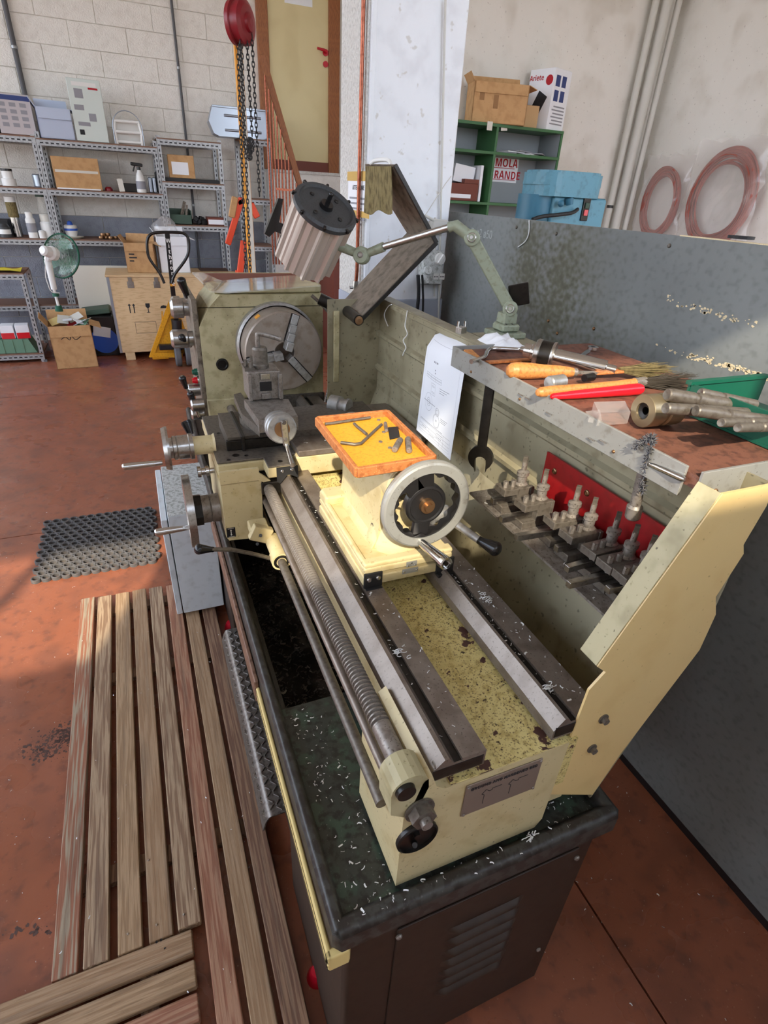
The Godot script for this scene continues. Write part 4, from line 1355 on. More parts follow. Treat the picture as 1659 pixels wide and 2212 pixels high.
func lathe_things():
	# electrical box in front of the headstock pedestal
	var e := thing("electrical_box", "white steel electrical box mounted on the headstock pedestal", "box", Vector3(0.04, 0.0, -2.2))
	var b := MB.new()
	b.bx(-0.030, 0.138, 0.055, 0.532, -2.43, -1.968, 0.003)
	part(e, "case", b, M.white_plate)
	b = MB.new()
	b.bx(-0.029, 0.137, 0.532, 0.5335, -2.428, -1.970, 0.0005)
	part(e, "top_sheet", b, M.white_dirty)
	b = MB.new()
	b.bx(-0.056, -0.033, 0.055, 0.520, -2.43, -1.968, 0.003)
	var dr := part(e, "door", b, M.white_plate)
	b = MB.new()
	b.bx(-0.0585, -0.055, 0.26, 0.34, -2.0, -1.985, 0.001)
	part(dr, "catch", b, M.steel_dark)
	b = MB.new()
	b.bx(0.137, 0.1445, 0.15, 0.45, -2.35, -2.05)
	part(e, "mounting_plate", b, M.black_paint)
	# --- work lamp on a jointed arm
	var lamp := thing("work_lamp", "machine lamp with ribbed aluminium head on a jointed green arm", "lamp", Vector3(0.865, 1.345, -1.245))
	b = MB.new()
	b.bx(0.83, 0.91, 1.337, 1.352, -1.29, -1.21, 0.003)
	b.bx(0.842, 0.896, 1.352, 1.372, -1.275, -1.22, 0.006)
	b.bx(0.848, 0.888, 1.370, 1.398, -1.268, -1.228, 0.004)
	part(lamp, "base", b, M.lamp_green)
	b = MB.new()
	for q in [[1093, 702], [1106, 702]]:
		b.cyl(pz(q[0], q[1], -1.229), pz(q[0], q[1], -1.226), 0.0035, 0.0035, 10)
	part(lamp, "base_screw", b, M.black_oil)
	b = MB.new()
	b.bx(0.80, 0.92, 1.318, 1.337, -1.30, -1.142)
	part(lamp, "bracket", b, M.olive)
	var j1 := pz(1102, 667, -1.240)
	var j2 := pz(1020, 515, -1.300)
	var el := pz(984, 487, -1.325)
	var r1 := pz(806, 540, -1.500)
	var bl := pz(782, 552, -1.525)
	var fw := (EYE - j1).normalized()
	b = MB.new()
	b.bar(j1, j2, 0.030, 0.018, fw, 0.004)
	part(lamp, "lower_arm", b, M.lamp_green)
	b = MB.new()
	b.bar(j1 - fw * 0.016 + Vector3(0.012, 0.06, 0), j1 - fw * 0.016 + Vector3(0.028, 0.008, 0), 0.05, 0.006, fw, 0.002)
	part(lamp, "spring_cover", b, M.black_oil)
	for j in [j1, j2]:
		b = MB.new()
		b.rev([[0.019, -0.016], [0.019, 0.012], [0.017, 0.014], [0.011, 0.015], [0.011, 0.020], [0.008, 0.022], [0.0, 0.022]], j, fw, 24)
		var jo := part(lamp, "joint", b, M.lamp_green)
		b = MB.new()
		b.rev([[0.011, 0.0145], [0.011, 0.020], [0.009, 0.022], [0.004, 0.021], [0.004, 0.024], [0, 0.024]], j, fw, 20)
		part(jo, "joint_cap", b, M.chrome_satin)
	b = MB.new()
	b.tube([j2, el, el.lerp(r1, 0.07)], [0.013, 0.0135, 0.0125], 14)
	part(lamp, "elbow", b, M.lamp_green)
	b = MB.new()
	b.cyl(el.lerp(r1, 0.03), r1, 0.0085, 0.0085, 18)
	part(lamp, "rod", b, M.chrome_satin)
	b = MB.new()
	b.cyl(r1.lerp(el, 0.14), bl, 0.012, 0.010, 18)
	b.rev([[0.0, -0.02], [0.019, -0.018], [0.022, -0.010], [0.022, 0.012], [0.019, 0.018], [0.008, 0.020], [0.006, 0.017], [0, 0.017]], bl, fw, 28)
	part(lamp, "swivel", b, M.lamp_green)
	b = MB.new()
	b.rev([[0.0085, 0.019], [0.006, 0.022], [0.003, 0.021], [0, 0.021]], bl, fw, 16)
	part(lamp, "swivel_screw", b, M.steel)
	# head: ribbed tube with a dark end cap
	var t0 := pz(703, 450, -1.535)
	var t1 := pz(656, 562, -1.635)
	var ax := (t1 - t0).normalized()
	var u := (VX - ax * VX.dot(ax)).normalized()
	var v := ax.cross(u)
	var xf := Transform3D(Basis(u, v, ax), t0)
	b = MB.new()
	var poly := []
	for i in 96:
		var a := TAU * i / 96
		var k := fposmod(a * 10.0 / TAU, 1.0)
		var r := 0.083 if k < 0.12 or k > 0.88 else (0.072 if k < 0.5 else 0.0755)
		poly.append(Vector2(cos(a), sin(a)) * r)
	b.ext(poly, (t1 - t0).length(), xf)
	var hd := part(lamp, "head", b, M.lamp_alu, "ribbed aluminium lamp head")
	b = MB.new()
	b.rev([[0.0, -0.004], [0.068, -0.004], [0.072, -0.010], [0.078, -0.010], [0.084, -0.004], [0.084, 0.006], [0.07, 0.006]], t0, ax, 48)
	var cap := part(lamp, "end_cap", b, M.lamp_dark)
	b = MB.new()
	b.cyl(t0 - ax * 0.004, t0 - ax * 0.014, 0.018, 0.016, 20)
	b.cyl(t0 - ax * 0.014, t0 - ax * 0.040, 0.006, 0.0055, 14)
	b.sph(t0 - ax * 0.040, 0.0062)
	part(cap, "switch_knob", b, M.black_plastic)
	for k in 8:
		b = MB.new()
		var d := (u * cos(TAU * k / 8 + 0.3) + v * sin(TAU * k / 8 + 0.3))
		b.box(t0 + d * 0.084 - ax * 0.004, Vector3(0.012, 0.010, 0.008), Basis(d, ax, d.cross(ax)), 0.002)
		part(cap, "clip", b, M.black_plastic)
	for k in 4:
		b = MB.new()
		var d := (u * cos(TAU * k / 4 + 0.9) + v * sin(TAU * k / 4 + 0.9))
		screw_head(b, t0 + d * 0.047 - ax * 0.004, -ax, 0.006)
		part(cap, "cap_screw", b, M.black_oil)
	b = MB.new()
	b.tube([bl, (t0 + t1) / 2 + (bl - (t0 + t1) / 2).normalized() * 0.06], [0.011, 0.013], 14)
	part(lamp, "head_stem", b, M.lamp_green)
	# black open bracket behind the head
	b = MB.new()
	var zz := -1.64
	var pts := [[602, 428], [612, 430], [603, 480], [618, 486], [640, 425], [648, 428], [610, 560], [600, 545], [607, 505], [594, 500], [582, 512], [572, 505]]
	var pl := []
	for q in pts:
		var p := pz(q[0], q[1], zz)
		pl.append(Vector2(p.x, p.y))
	b.ext(pl, 0.02, along_z(zz - 0.02))
	part(lamp, "head_bracket", b, M.black_plastic)
	# --- folding chuck guard with a leather flap
	var g := thing("chuck_guard", "folded grey chuck guard with a hanging stained leather flap", "guard", Vector3(0.66, 1.3, -1.8))
	b = MB.new()
	rows_from(b, [[pz(740, 655, -1.90), pz(775, 697, -1.72)], [pz(880, 505, -1.90), pz(943, 524, -1.72)]], 0.004)
	var lp := part(g, "lower_leaf", b, M.guard_grey)
	b = MB.new()
	b.bar(pz(775, 697, -1.72), pz(944, 524, -1.72), 0.012, 0.008, VZ, 0.001)
	part(lp, "folded_edge", b, M.black_oil)
	b = MB.new()
	rows_from(b, [[pz(788, 356, -1.90), pz(854, 357, -1.72)], [pz(880, 505, -1.90), pz(943, 524, -1.72)]], 0.004)
	var up := part(g, "upper_leaf", b, M.guard_grey)
	b = MB.new()
	b.bar(pz(853, 356, -1.72), pz(943, 525, -1.72), 0.012, 0.010, VZ, 0.001)
	part(up, "folded_edge", b, M.black_oil)
	b = MB.new()
	var rows := []
	for i in 9:
		var t := i / 8.0
		var rr := []
		for k in 13:
			var s := k / 12.0
			var p := pz(lerpf(789, 845, s) + (3.0 * t - 4.0 * t * t) * (1.0 - 2.0 * s), 359 + (100 + 5 * sin(s * 9.0)) * t, lerpf(-1.88, -1.74, s))
			rr.append(p + Vector3(-0.004 * sin(s * 11.0 + t * 2.0) * t, 0, 0.006 * sin(s * 14.0) * t))
		rows.append(rr)
	b.grid(rows, 0.002)
	part(g, "leather_flap", b, M.guard_cloth, "stained olive leather flap")
	b = MB.new()
	b.tube(smooth([pz(800, 355, -1.87), pz(808, 348, -1.86), pz(825, 345, -1.83), pz(840, 347, -1.79), pz(845, 357, -1.76)], 4), 0.006, 8)
	part(g, "wire_loop", b, M.white_plastic)
	b = MB.new()
	b.tube([pz(690, 645, -1.93), pz(740, 668, -1.90)], [0.02, 0.018], 14)
	b.cyl(pz(735, 660, -1.91), pz(775, 692, -1.71), 0.017, 0.017, 18)
	var hg := part(g, "hinge", b, M.black_oil)
	b = MB.new()
	b.rev([[0.013, 0], [0.013, 0.003], [0.005, 0.004], [0.004, 0.002], [0, 0.002]], pz(775, 692, -1.708), VZ, 20)
	part(hg, "washer", b, M.bronze)
	# --- wooden tray with odds and ends on the tailstock
	var ty := 1.222
	var tr := thing("wooden_tray", "small yellow lined wooden tray on the tailstock", "tray", Vector3(0.38, ty, -0.925))
	var c := [pY(684, 902, 1.240), pY(838, 887, 1.240), pY(940, 985, 1.240), pY(771, 1012, 1.240)]
	for i in 4:
		c[i].y = 0.0
	b = MB.new()
	prism(b, [c[0] + VY * (ty + 0.006), c[1] + VY * (ty + 0.006), c[2] + VY * (ty + 0.006), c[3] + VY * (ty + 0.006)], ty)
	part(tr, "bottom", b, M.tray_yellow)
	for i in 4:
		b = MB.new()
		b.bar(c[i] + VY * (ty + 0.010), c[(i + 1) % 4] + VY * (ty + 0.010), 0.009, 0.020, VY, 0.0025)
		part(tr, "side", b, M.tray_wood)
	b = MB.new()
	b.bx(0.345, 0.353, 1.195, 1.222, -0.880, -0.872, 0.001)
	part(tr, "peg", b, M.tray_wood)
	var fy := ty + 0.0065
	var hexes := [["a long black hex key with a bent end in the wooden tray", [[702, 916], [720, 914], [800, 902]]], ["black hex key with an obtuse bend lying in the wooden tray", [[736, 956], [766, 960], [780, 958], [812, 928], [824, 917]]], ["short steel hex key between the two long ones in the tray", [[765, 915], [772, 922], [792, 938]]]]
	for q in hexes:
		b = MB.new()
		var pp := []
		for s in q[1]:
			pp.append(pY(s[0], s[1], fy + 0.0035))
		b.tube(pp, 0.0032, 6)
		solo("hex_key", q[0].trim_prefix("a "), "hex key", b, M.steel_dark, "hex keys in the wooden tray")
	for q in [[[832, 912], [835, 930], "small chrome socket screw standing among the tray tools", 0.0038], [[866, 948], [852, 972], "larger dark cylindrical pin lying in the tray near its front rail", 0.006], [[881, 946], [884, 974], "pointed dark cylindrical pin lying in the tray corner", 0.006]]:
		b = MB.new()
		var p := pY(q[0][0], q[0][1], fy + q[3])
		var p2 := pY(q[1][0], q[1][1], fy + q[3])
		b.rev([[0, 0], [q[3] * 0.5, 0.0], [q[3], 0.006], [q[3], (p2 - p).length() - 0.002], [q[3] * 0.8, (p2 - p).length()], [0, (p2 - p).length()]], p, p2 - p, 16)
		solo("steel_pin", q[2], "pin", b, M.steel, "steel pins in the wooden tray")
	b = MB.new()
	prism(b, [pY(838, 923, fy + 0.002), pY(860, 921, fy + 0.002), pY(864, 943, fy + 0.002), pY(842, 948, fy + 0.002)], fy)
	solo("emery_square", "square piece of dark emery cloth in the wooden tray", "emery cloth", b, M.black_rubber)
	for q in [[829, 934], [822, 955], [818, 908], [842, 968]]:
		b = MB.new()
		b.rev([[0.002, 0], [0.004, 0], [0.004, 0.002], [0.002, 0.002], [0.002, 0]], pY(q[0], q[1], fy), VY, 12)
		solo("small_washer", "tiny steel washer lying loose in the wooden tray", "washer", b, M.steel, "washers in the wooden tray")
	# --- drawing sheet hung on the guard
	b = MB.new()
	rows = []
	for i in 13:
		var t := i / 12.0
		var rr := []
		for k in 7:
			var s := k / 6.0
			var x := 0.737 if t > 0.28 else 0.737 + 0.0
			var y := 1.045 + 0.29 * (1.0 - t)
			var z := lerpf(-1.385, -1.170, s)
			x = 0.716 - 0.018 * sin(PI * s) * (1.0 - t) - 0.012 * t
			if t < 0.2:   # the top curls back over the flange
				var w := (0.2 - t) / 0.2
				x += 0.062 * w * w
				y = 1.045 + 0.29 * 0.8 + 0.056 * sin(w * PI / 2)
			y -= 0.010 * s * t + 0.006 * (1.0 - s)
			rr.append(Vector3(x, y, z))
		rows.append(rr)
	b.grid(rows)
	var sheet := thing("drawing_sheet", "white printed technical drawing sheet hanging on the splash guard", "paper", Vector3(0.72, 1.045, -1.28))
	var pm := StandardMaterial3D.new()
	pm.resource_name = "drawing_print"
	pm.albedo_texture = drawing()
	pm.roughness = 0.85
	pm.cull_mode = BaseMaterial3D.CULL_DISABLED
	part(sheet, "page", b, pm)
	# magnets and clips that hold it
	for q in [["square steel magnet block holding the drawing on the guard top", pz(996, 713, -1.29), 0.022], ["small steel magnet block stuck on the tool shelf corner", pz(1011, 780, -1.118), 0.018]]:
		var mg := thing("magnet_block", q[0], "magnet", q[1] - VY * q[2] * 0.5, "magnet blocks")
		b = MB.new()
		b.box(q[1], Vector3(q[2], q[2] * 0.8, q[2]), Basis(VY, 0.3), 0.002)
		part(mg, "block", b, M.chrome_satin)
		for s in [-1, 1]:
			b = MB.new()
			b.tube([q[1] + Vector3(s * q[2] * 0.45, -0.01, -0.004), q[1] + Vector3(s * q[2] * 0.45, 0.022, -0.004), q[1] + Vector3(s * q[2] * 0.45, 0.022, 0.002), q[1] + Vector3(s * q[2] * 0.45, -0.01, 0.004)], 0.0016, 6)
			part(mg, "spring_wire", b, M.chrome)
		b = MB.new()
		b.cyl(q[1] + Vector3(-q[2] * 0.2, 0, q[2] * 0.48), q[1] + Vector3(-q[2] * 0.2, 0, q[2] * 0.52), 0.0022, 0.0022, 10)
		part(mg, "screw", b, M.black_oil)
	# --- open-ended spanner hanging under the shelf
	var wr := MB.new()
	var zw := -0.985
	var xw := 0.672
	wr.bar(Vector3(xw, 1.30, zw - 0.004), Vector3(xw, 1.15, zw), 0.022, 0.009, Vector3(-0.72, 0, 0.69), 0.003)
	var head := []
	for i in 19:   # outline of the jaw, open at the bottom
		var a := deg_to_rad(-58 + (360.0 - 64.0) * i / 18.0)
		head.append(Vector2(cos(a) * 0.0290, sin(a) * 0.030))
	head.append_array([Vector2(-0.0125, -0.036), Vector2(-0.0130, -0.012)])
	for i in 7:
		var a := deg_to_rad(200 - 40 - 140.0 * i / 6.0)
		head.append(Vector2(cos(a) * 0.0135, -0.008 + sin(a) * 0.012))
	head.append_array([Vector2(0.0130, -0.012), Vector2(0.0115, -0.036)])
	wr.ext(head, 0.011, Transform3D(Basis(VZ, VY, -VX).rotated(VX, -0.12).rotated(VY, 0.78), Vector3(xw + 0.004, 1.130, zw - 0.002)))
	solo("spanner", "large black open-ended spanner hanging below the tool shelf edge", "spanner", wr, M.black_oil)

func drawing() -> ImageTexture:
	var w := 420
	var h := 560
	var im := Image.create(w, h, false, Image.FORMAT_RGB8)
	im.fill(c8(232, 235, 241))
	var ink := c8(120, 122, 130)
	var line := func(a: Vector2, b: Vector2, c: Color, t := 1):
		var n := int(maxf(absf(b.x - a.x), absf(b.y - a.y))) + 1
		for i in n:
			var p := a.lerp(b, float(i) / n)
			im.fill_rect(Rect2i(int(p.x), int(p.y), t, t), c)
	var rect := func(x0, y0, x1, y1, c):
		line.call(Vector2(x0, y0), Vector2(x1, y0), c)
		line.call(Vector2(x1, y0), Vector2(x1, y1), c)
		line.call(Vector2(x1, y1), Vector2(x0, y1), c)
		line.call(Vector2(x0, y1), Vector2(x0, y0), c)
	var ring := func(cx, cy, rx, ry, c):
		for i in 140:
			im.set_pixel(int(cx + rx * cos(TAU * i / 140)), int(cy + ry * sin(TAU * i / 140)), c)
			im.set_pixel(int(cx + 1 + rx * cos(TAU * i / 140)), int(cy + ry * sin(TAU * i / 140)), c)
	rect.call(30, 60, 392, 540, c8(176, 178, 186))
	for q in [[60, 200, 250, 224], [130, 200, 180, 224], [60, 210, 250, 214], [140, 240, 190, 300], [150, 252, 180, 258], [150, 284, 180, 290]]:
		rect.call(q[0], q[1], q[2], q[3], ink)
	for r in [12, 22, 46]:
		ring.call(120, 350, r, r * 1.05, ink)
	line.call(Vector2(56, 350), Vector2(200, 350), c8(70, 70, 80), 2)
	ring.call(232, 372, 20, 22, ink)
	ring.call(232, 372, 12, 13, ink)
	ring.call(226, 420, 34, 36, ink)
	ring.call(228, 424, 34, 36, ink)
	ring.call(226, 420, 5, 5, c8(60, 60, 66))
	for k in 3:
		line.call(Vector2(272, 392 + k * 9), Vector2(340 - k * 8, 392 + k * 9), ink, 2)
		line.call(Vector2(236, 244 + k * 11), Vector2(330 - k * 22, 244 + k * 11), ink, 2)
	for y in [470, 492, 510, 526]:
		line.call(Vector2(34, y), Vector2(388, y), ink)
	for q in [[150, 492, 540], [236, 470, 510], [320, 470, 540], [280, 510, 540]]:
		line.call(Vector2(q[0], q[1]), Vector2(q[0], q[2]), ink)
	for q in [[40, 462, 300], [60, 500, 120], [245, 480, 310], [245, 500, 300], [160, 518, 220]]:
		var x: int = q[0]
		while x < q[2]:
			im.fill_rect(Rect2i(x, q[1], 4, 4), ink)
			x += 7
	for q in [[150, 128, 5], [165, 128, 5], [182, 128, 3], [192, 128, 3], [170, 165, 4], [172, 180, 4]]:
		im.fill_rect(Rect2i(q[0], q[1], q[2] + 4, 7), ink)
	return ImageTexture.create_from_image(im)

# ---- tools lying on the shelf above the guard
func shelf_tools():
	var y := 1.3385
	# live centre
	var lc := thing("live_centre", "chromed revolving lathe centre with a tapered shank on the tool shelf", "lathe centre", pY(1200, 800, y))
	var a := pY(1118, 752, y + 0.032)
	var c := pY(1330, 800, y + 0.018)
	var d := (c - a).normalized()
	var b := MB.new()
	b.rev([[0, 0], [0.003, 0.005], [0.006, 0.008], [0.0065, 0.014], [0.015, 0.016], [0.015, 0.030], [0.0175, 0.032], [0.0175, 0.040]], a, d, 28)
	part(lc, "point", b, M.chrome)
	b = MB.new()
	b.rev([[0.0, 0.038], [0.026, 0.038], [0.029, 0.041], [0.029, 0.048], [0.0275, 0.049], [0.0275, 0.074], [0.029, 0.076], [0.029, 0.080], [0.0, 0.080]], a, d, 36)
	part(lc, "body", b, M.chrome_satin)
	b = MB.new()
	b.rev([[0.0275, 0.0495], [0.0279, 0.050], [0.0279, 0.073], [0.0275, 0.0735]], a, d, 36)
	part(lc, "band", b, M.black_oil)
	b = MB.new()
	var ll := (c - a).length()
	b.rev([[0.017, 0.080], [0.0165, ll * 0.62], [0.0155, ll * 0.90], [0.010, ll * 0.91], [0.009, ll], [0, ll]], a, d, 28)
	part(lc, "shank", b, M.chrome)
	# hex key and ring spanner beside it
	b = MB.new()
	b.tube(smooth([pY(1018, 781, y + 0.006), pY(1046, 772, y + 0.006), pY(1054, 758, y + 0.006), pY(1070, 753, y + 0.006), pY(1140, 757, y + 0.006)], 4), 0.0052, 8)
	solo("bent_key", "bright bent steel key lying across the tool shelf corner", "key", b, M.chrome)
	b = MB.new()
	b.tube([pY(1245, 776, y + 0.004), pY(1270, 760, y + 0.006)], [0.005, 0.006], 8)
	disc_ring(b, pY(1280, 755, y + 0.003), VY, func(_a): return 0.006, func(_a): return 0.013, 0.007, 20)
	solo("ring_spanner", "small silver ring spanner behind the lathe centre", "spanner", b, M.chrome)
	# file handle, brush, red handled tool, small bottle
	var fh := thing("file", "file with a fat varnished wooden handle at the shelf edge", "file", pY(1160, 805, y))
	b = MB.new()
	a = pY(1094, 800, y + 0.017)
	c = pY(1237, 804, y + 0.014)
	d = c - a
	ll = d.length()
	b.rev([[0, 0], [0.009, 0.002], [0.0145, 0.009], [0.0165, 0.02], [0.016, 0.05], [0.0135, ll * 0.55], [0.0125, ll * 0.8], [0.0105, ll * 0.93], [0.009, ll], [0, ll]], a, d, 24)
	part(fh, "handle", b, M.handle_wood)
	b = MB.new()
	b.cyl(c, c + d.normalized() * 0.008, 0.0085, 0.0085, 16)
	b.bar(c + d.normalized() * 0.008, c + d.normalized() * 0.055, 0.012, 0.004, VY)
	part(fh, "ferrule", b, M.steel)
	var bt := thing("small_bottle", "small grey metal bottle with a black cap behind the brush", "bottle", pY(1220, 825, y))
	b = MB.new()
	b.rev([[0, 0], [0.012, 0.001], [0.0135, 0.004], [0.0135, 0.038], [0.006, 0.042]], pY(1184, 828, y + 0.0135), pY(1262, 817, y + 0.0135) - pY(1184, 828, y + 0.0135), 22)
	part(bt, "body", b, M.aluminium)
	b = MB.new()
	b.cyl(pY(1262, 817, y + 0.0135), pY(1280, 814, y + 0.0135), 0.0075, 0.0085, 14)
	part(bt, "cap", b, M.black_plastic)
	for q in [[[1160, 848], [1370, 827], [1392, 825], [1482, 827], "chip brush with a pale wooden handle and dark bristles", 0.0095]]:
		var br := thing("chip_brush", q[4], "brush", pY(1300, 838, y))
		b = MB.new()
		a = pY(q[0][0], q[0][1], y + 0.011)
		c = pY(q[1][0], q[1][1], y + 0.009)
		d = c - a
		ll = d.length()
		b.rev([[0, 0], [0.006, 0.001], [0.009, 0.008], [0.010, 0.03], [0.008, ll * 0.5], [0.0075, ll * 0.8], [0.009, ll], [0, ll]], a, d, 20)
		part(br, "handle", b, M.handle_wood)
		b = MB.new()
		b.cyl(c, pY(q[2][0], q[2][1], y + 0.009), 0.0098, 0.0105, 18)
		part(br, "ferrule", b, M.steel)
		b = MB.new()
		rng.seed = 31
		var e := pY(q[2][0], q[2][1], y + 0.010)
		var f := pY(q[3][0], q[3][1], y + 0.012)
		for i in 260:
			var o := Vector3(rng.randf_range(-1, 1), rng.randf_range(-1, 1), rng.randf_range(-1, 1)) * 0.009
			var s := o * 2.3 + (f - e) * rng.randf_range(-0.25, 0.06)
			b.tube([e + o * 0.7, (e + f) / 2 + o * 1.4, Vector3(f.x + s.x, maxf(f.y + s.y, y + 0.001), f.z + s.z)], [0.0006, 0.0006, 0.0003], 3, false)
		part(br, "bristles", b, M.bristle).set_meta("kind", "stuff")
	b = MB.new()
	rng.seed = 32
	var e2 := pY(1340, 800, y + 0.016)
	var f2 := pY(1440, 808, y + 0.016)
	for i in 220:
		var o := Vector3(rng.randf_range(-1, 1), rng.randf_range(-0.7, 1), rng.randf_range(-1, 1)) * 0.010
		var s := o * 2.0 + (f2 - e2) * rng.randf_range(-0.3, 0.1)
		b.tube([e2 + o * 0.5, (e2 + f2) / 2 + o * 1.4, f2 + s], [0.0006, 0.0006, 0.0003], 3, false)
	var ob := thing("oil_brush", "worn brush head with olive bristles behind the chip brush", "brush", pY(1390, 815, y))
	part(ob, "bristles", b, M.guard_cloth).set_meta("kind", "stuff")
	b = MB.new()
	b.bar(pY(1285, 806, y + 0.012), pY(1345, 802, y + 0.015), 0.016, 0.006, VY, 0.002)
	part(ob, "handle", b, M.tray_wood)
	b = MB.new()
	a = pY(1190, 857, y + 0.008)
	c = pY(1386, 840, y + 0.011)
	b.tube(smooth([a, a.lerp(c, 0.1), a.lerp(c, 0.5), a.lerp(c, 0.85), c], 4), [0.003, 0.005, 0.006, 0.006, 0.0065, 0.007, 0.008, 0.0085, 0.009, 0.0095, 0.010, 0.0105, 0.011, 0.011, 0.011, 0.010, 0.008], 14)
	solo("red_scraper", "glossy red plastic scraper lying along the shelf front", "scraper", b, M.red_plastic)
	b = MB.new()   # flat wooden slips
	for q in [[[1060, 785], [1150, 775], 0.012], [[1285, 870], [1390, 868], 0.02]]:
		b.bar(pY(q[0][0], q[0][1], y + 0.003), pY(q[1][0], q[1][1], y + 0.003), q[2], 0.005, VY, 0.001)
	var wb := MB.new()
	wb.bar(pY(1052, 783, y + 0.003), pY(1150, 776, y + 0.003), 0.014, 0.005, VY, 0.001)
	solo("wood_slip", "thin reddish wooden slip under the bent key", "wood strip", wb, M.tray_wood)
	wb = MB.new()
	wb.bar(pY(1030, 775, y + 0.002), pY(1010, 757, y + 0.008), 0.02, 0.006, VY, 0.001)
	solo("wood_slip", "short pale wooden offcut by the magnet on the shelf corner", "wood strip", wb, M.handle_wood)
	# clear plastic box
	var cb := thing("plastic_box", "little clear plastic case lying beside the brass arbor", "case", pY(1310, 890, y))
	b = MB.new()
	prism(b, [pY(1283, 868, y + 0.020), pY(1350, 866, y + 0.020), pY(1362, 890, y + 0.020), pY(1295, 895, y + 0.020)], y)
	part(cb, "case", b, M.film)
	b = MB.new()
	prism(b, [pY(1265, 888, y + 0.007), pY(1296, 885, y + 0.007), pY(1300, 907, y + 0.007), pY(1272, 903, y + 0.007)], y)
	part(cb, "lid", b, M.film)
	# crumpled white rag under the lamp
	b = MB.new()
	rng.seed = 5
	var rows := []
	var cc := pY(1085, 745, y)
	var ns := noise(77, 22.0)
	for i in 11:
		var rr := []
		for k in 15:
			var p := cc + Vector3(-0.045 + 0.09 * i / 10.0, 0, -0.055 + 0.11 * k / 14.0)
			var edge := minf(minf(i, 10 - i) / 3.0, minf(k, 14 - k) / 3.0)
			p.y = y + 0.001 + 0.024 * minf(edge, 1.0) * (0.55 + 0.9 * absf(ns.get_noise_2d(p.x, p.z)))
			p.x += 0.006 * ns.get_noise_2d(p.z * 2.0, 3.0)
			rr.append(p)
		rows.append(rr)
	b.grid(rows)
	solo("white_rag", "crumpled white rag at the foot of the work lamp", "rag", b, M.paper)
	# brass coloured arbor
	var ar := thing("collet_chuck", "stubby brass coloured chuck with a bored face on the shelf", "chuck", pY(1420, 905, y))
	a = pY(1388, 888, y + 0.027)
	c = pY(1455, 882, y + 0.027)
	d = c - a
	ll = d.length()
	b = MB.new()
	b.rev([[0.0135, 0.004], [0.0135, 0.0], [0.0255, 0.0], [0.0265, 0.001], [0.0265, ll * 0.4], [0.0235, ll * 0.42], [0.0235, ll * 0.55], [0.0265, ll * 0.58], [0.0265, ll], [0, ll]], a, d, 40)
	part(ar, "body", b, mat("brass_dull", c8(150, 136, 108), 0.36, 0.7))
	b = MB.new()
	b.rev([[0.0135, 0.004], [0.0065, 0.006], [0.0065, 0.02], [0, 0.02]], a, d, 28)
	part(ar, "bore", b, M.black_oil)
	# green bin with drills in it
	var bin := thing("tool_bin", "green plastic storage bin holding tapered shank drills", "bin", pY(1600, 930, y))
	var z1 := -0.475
	var z0 := -0.66
	var x0 := 0.855
	b = MB.new()
	b.bx(x0, 1.05, y, y + 0.004, z0, z1)
	b.bar(Vector3(x0 + 0.004, y + 0.026, z0), Vector3(x0 + 0.004, y + 0.026, z1), 0.004, 0.052, VY)
	b.bar(Vector3(x0, y + 0.026, z0), Vector3(1.05, y + 0.026, z0), 0.004, 0.052, VY)
	b.bar(Vector3(x0 + 0.02, y + 0.02, z1), Vector3(1.05, y + 0.02, z1), 0.004, 0.04, VY)
	b.bar(Vector3(x0 - 0.003, y + 0.053, z0), Vector3(1.05, y + 0.053, z0), 0.012, 0.006, VY)
	part(bin, "shell", b, M.green_bin)
	for q in [[[1187, 0]], ]:
		pass
	var sh := [[1345, 858, 1460, 880, 0.009, "hollow tapered steel sleeve behind the brass chuck"], [1437, 882, 1560, 888, 0.0085, "longest drill shank leaning over the bin edge"], [1502, 887, 1610, 905, 0.0085, "thick drill shank in the middle of the bin"], [1557, 913, 1640, 905, 0.0065, "thin drill shank low at the bin front"], [1593, 924, 1650, 915, 0.0065, "shortest drill shank at the bin front corner"], [1512, 848, 1570, 868, 0.0075, "drill shank pointing up behind the others"]]
	sh[0] = [1440, 852, 1535, 872, 0.010, "hollow tapered steel sleeve behind the brass chuck"]
	for q in sh:
		b = MB.new()
		a = pY(q[0], q[1], y + 0.058)
		c = pY(q[2] + 60, q[3] + 6, y + 0.036)
		d = c - a
		ll = d.length()
		var r: float = q[4]
		b.rev([[0, 0.001], [r * 0.85, 0.0], [r, 0.002], [r * 1.05, ll * 0.35], [r * 0.8, ll * 0.36], [r * 0.8, ll * 0.40], [r * 1.1, ll * 0.41], [r * 1.1, ll], [0, ll]], a, d, 18)
		solo("drill", q[5], "drill bit", b, M.steel_dark, "drills in the green bin")
	# small nails and pins along the edging
	for q in [[1120, 850], [1135, 858], [1180, 890], [1270, 945], [1295, 950]]:
		b = MB.new()
		var p := pX(q[0], q[1], 0.656)
		b.cyl(p, p + Vector3(-0.002, 0.001, 0.018), 0.0012, 0.0009, 6)
		solo("metal_chip", "thin bright metal sliver stuck on the shelf edging", "chip", b, M.chrome, "slivers on the shelf edging")
	# chuck key in its socket, with a string of grey brush tufts over it
	var ck := thing("chuck_key", "long T-handled chuck key standing before the red plate", "chuck key", pX(1367, 1110, 0.69))
	a = pX(1366, 1118, 0.69)
	c = pX(1395, 992, 0.675)
	d = (c - a).normalized()
	b = MB.new()
	b.rev([[0, 0], [0.011, 0.0], [0.0125, 0.003], [0.0125, 0.022], [0.0085, 0.026], [0.008, (c - a).length()], [0.006, (c - a).length() + 0.004], [0, (c - a).length() + 0.004]], a, d, 22)
	part(ck, "shaft", b, M.steel)
	b = MB.new()
	var h0 := pX(1340, 972, 0.67)
	var h1 := pX(1480, 1036, 0.655)
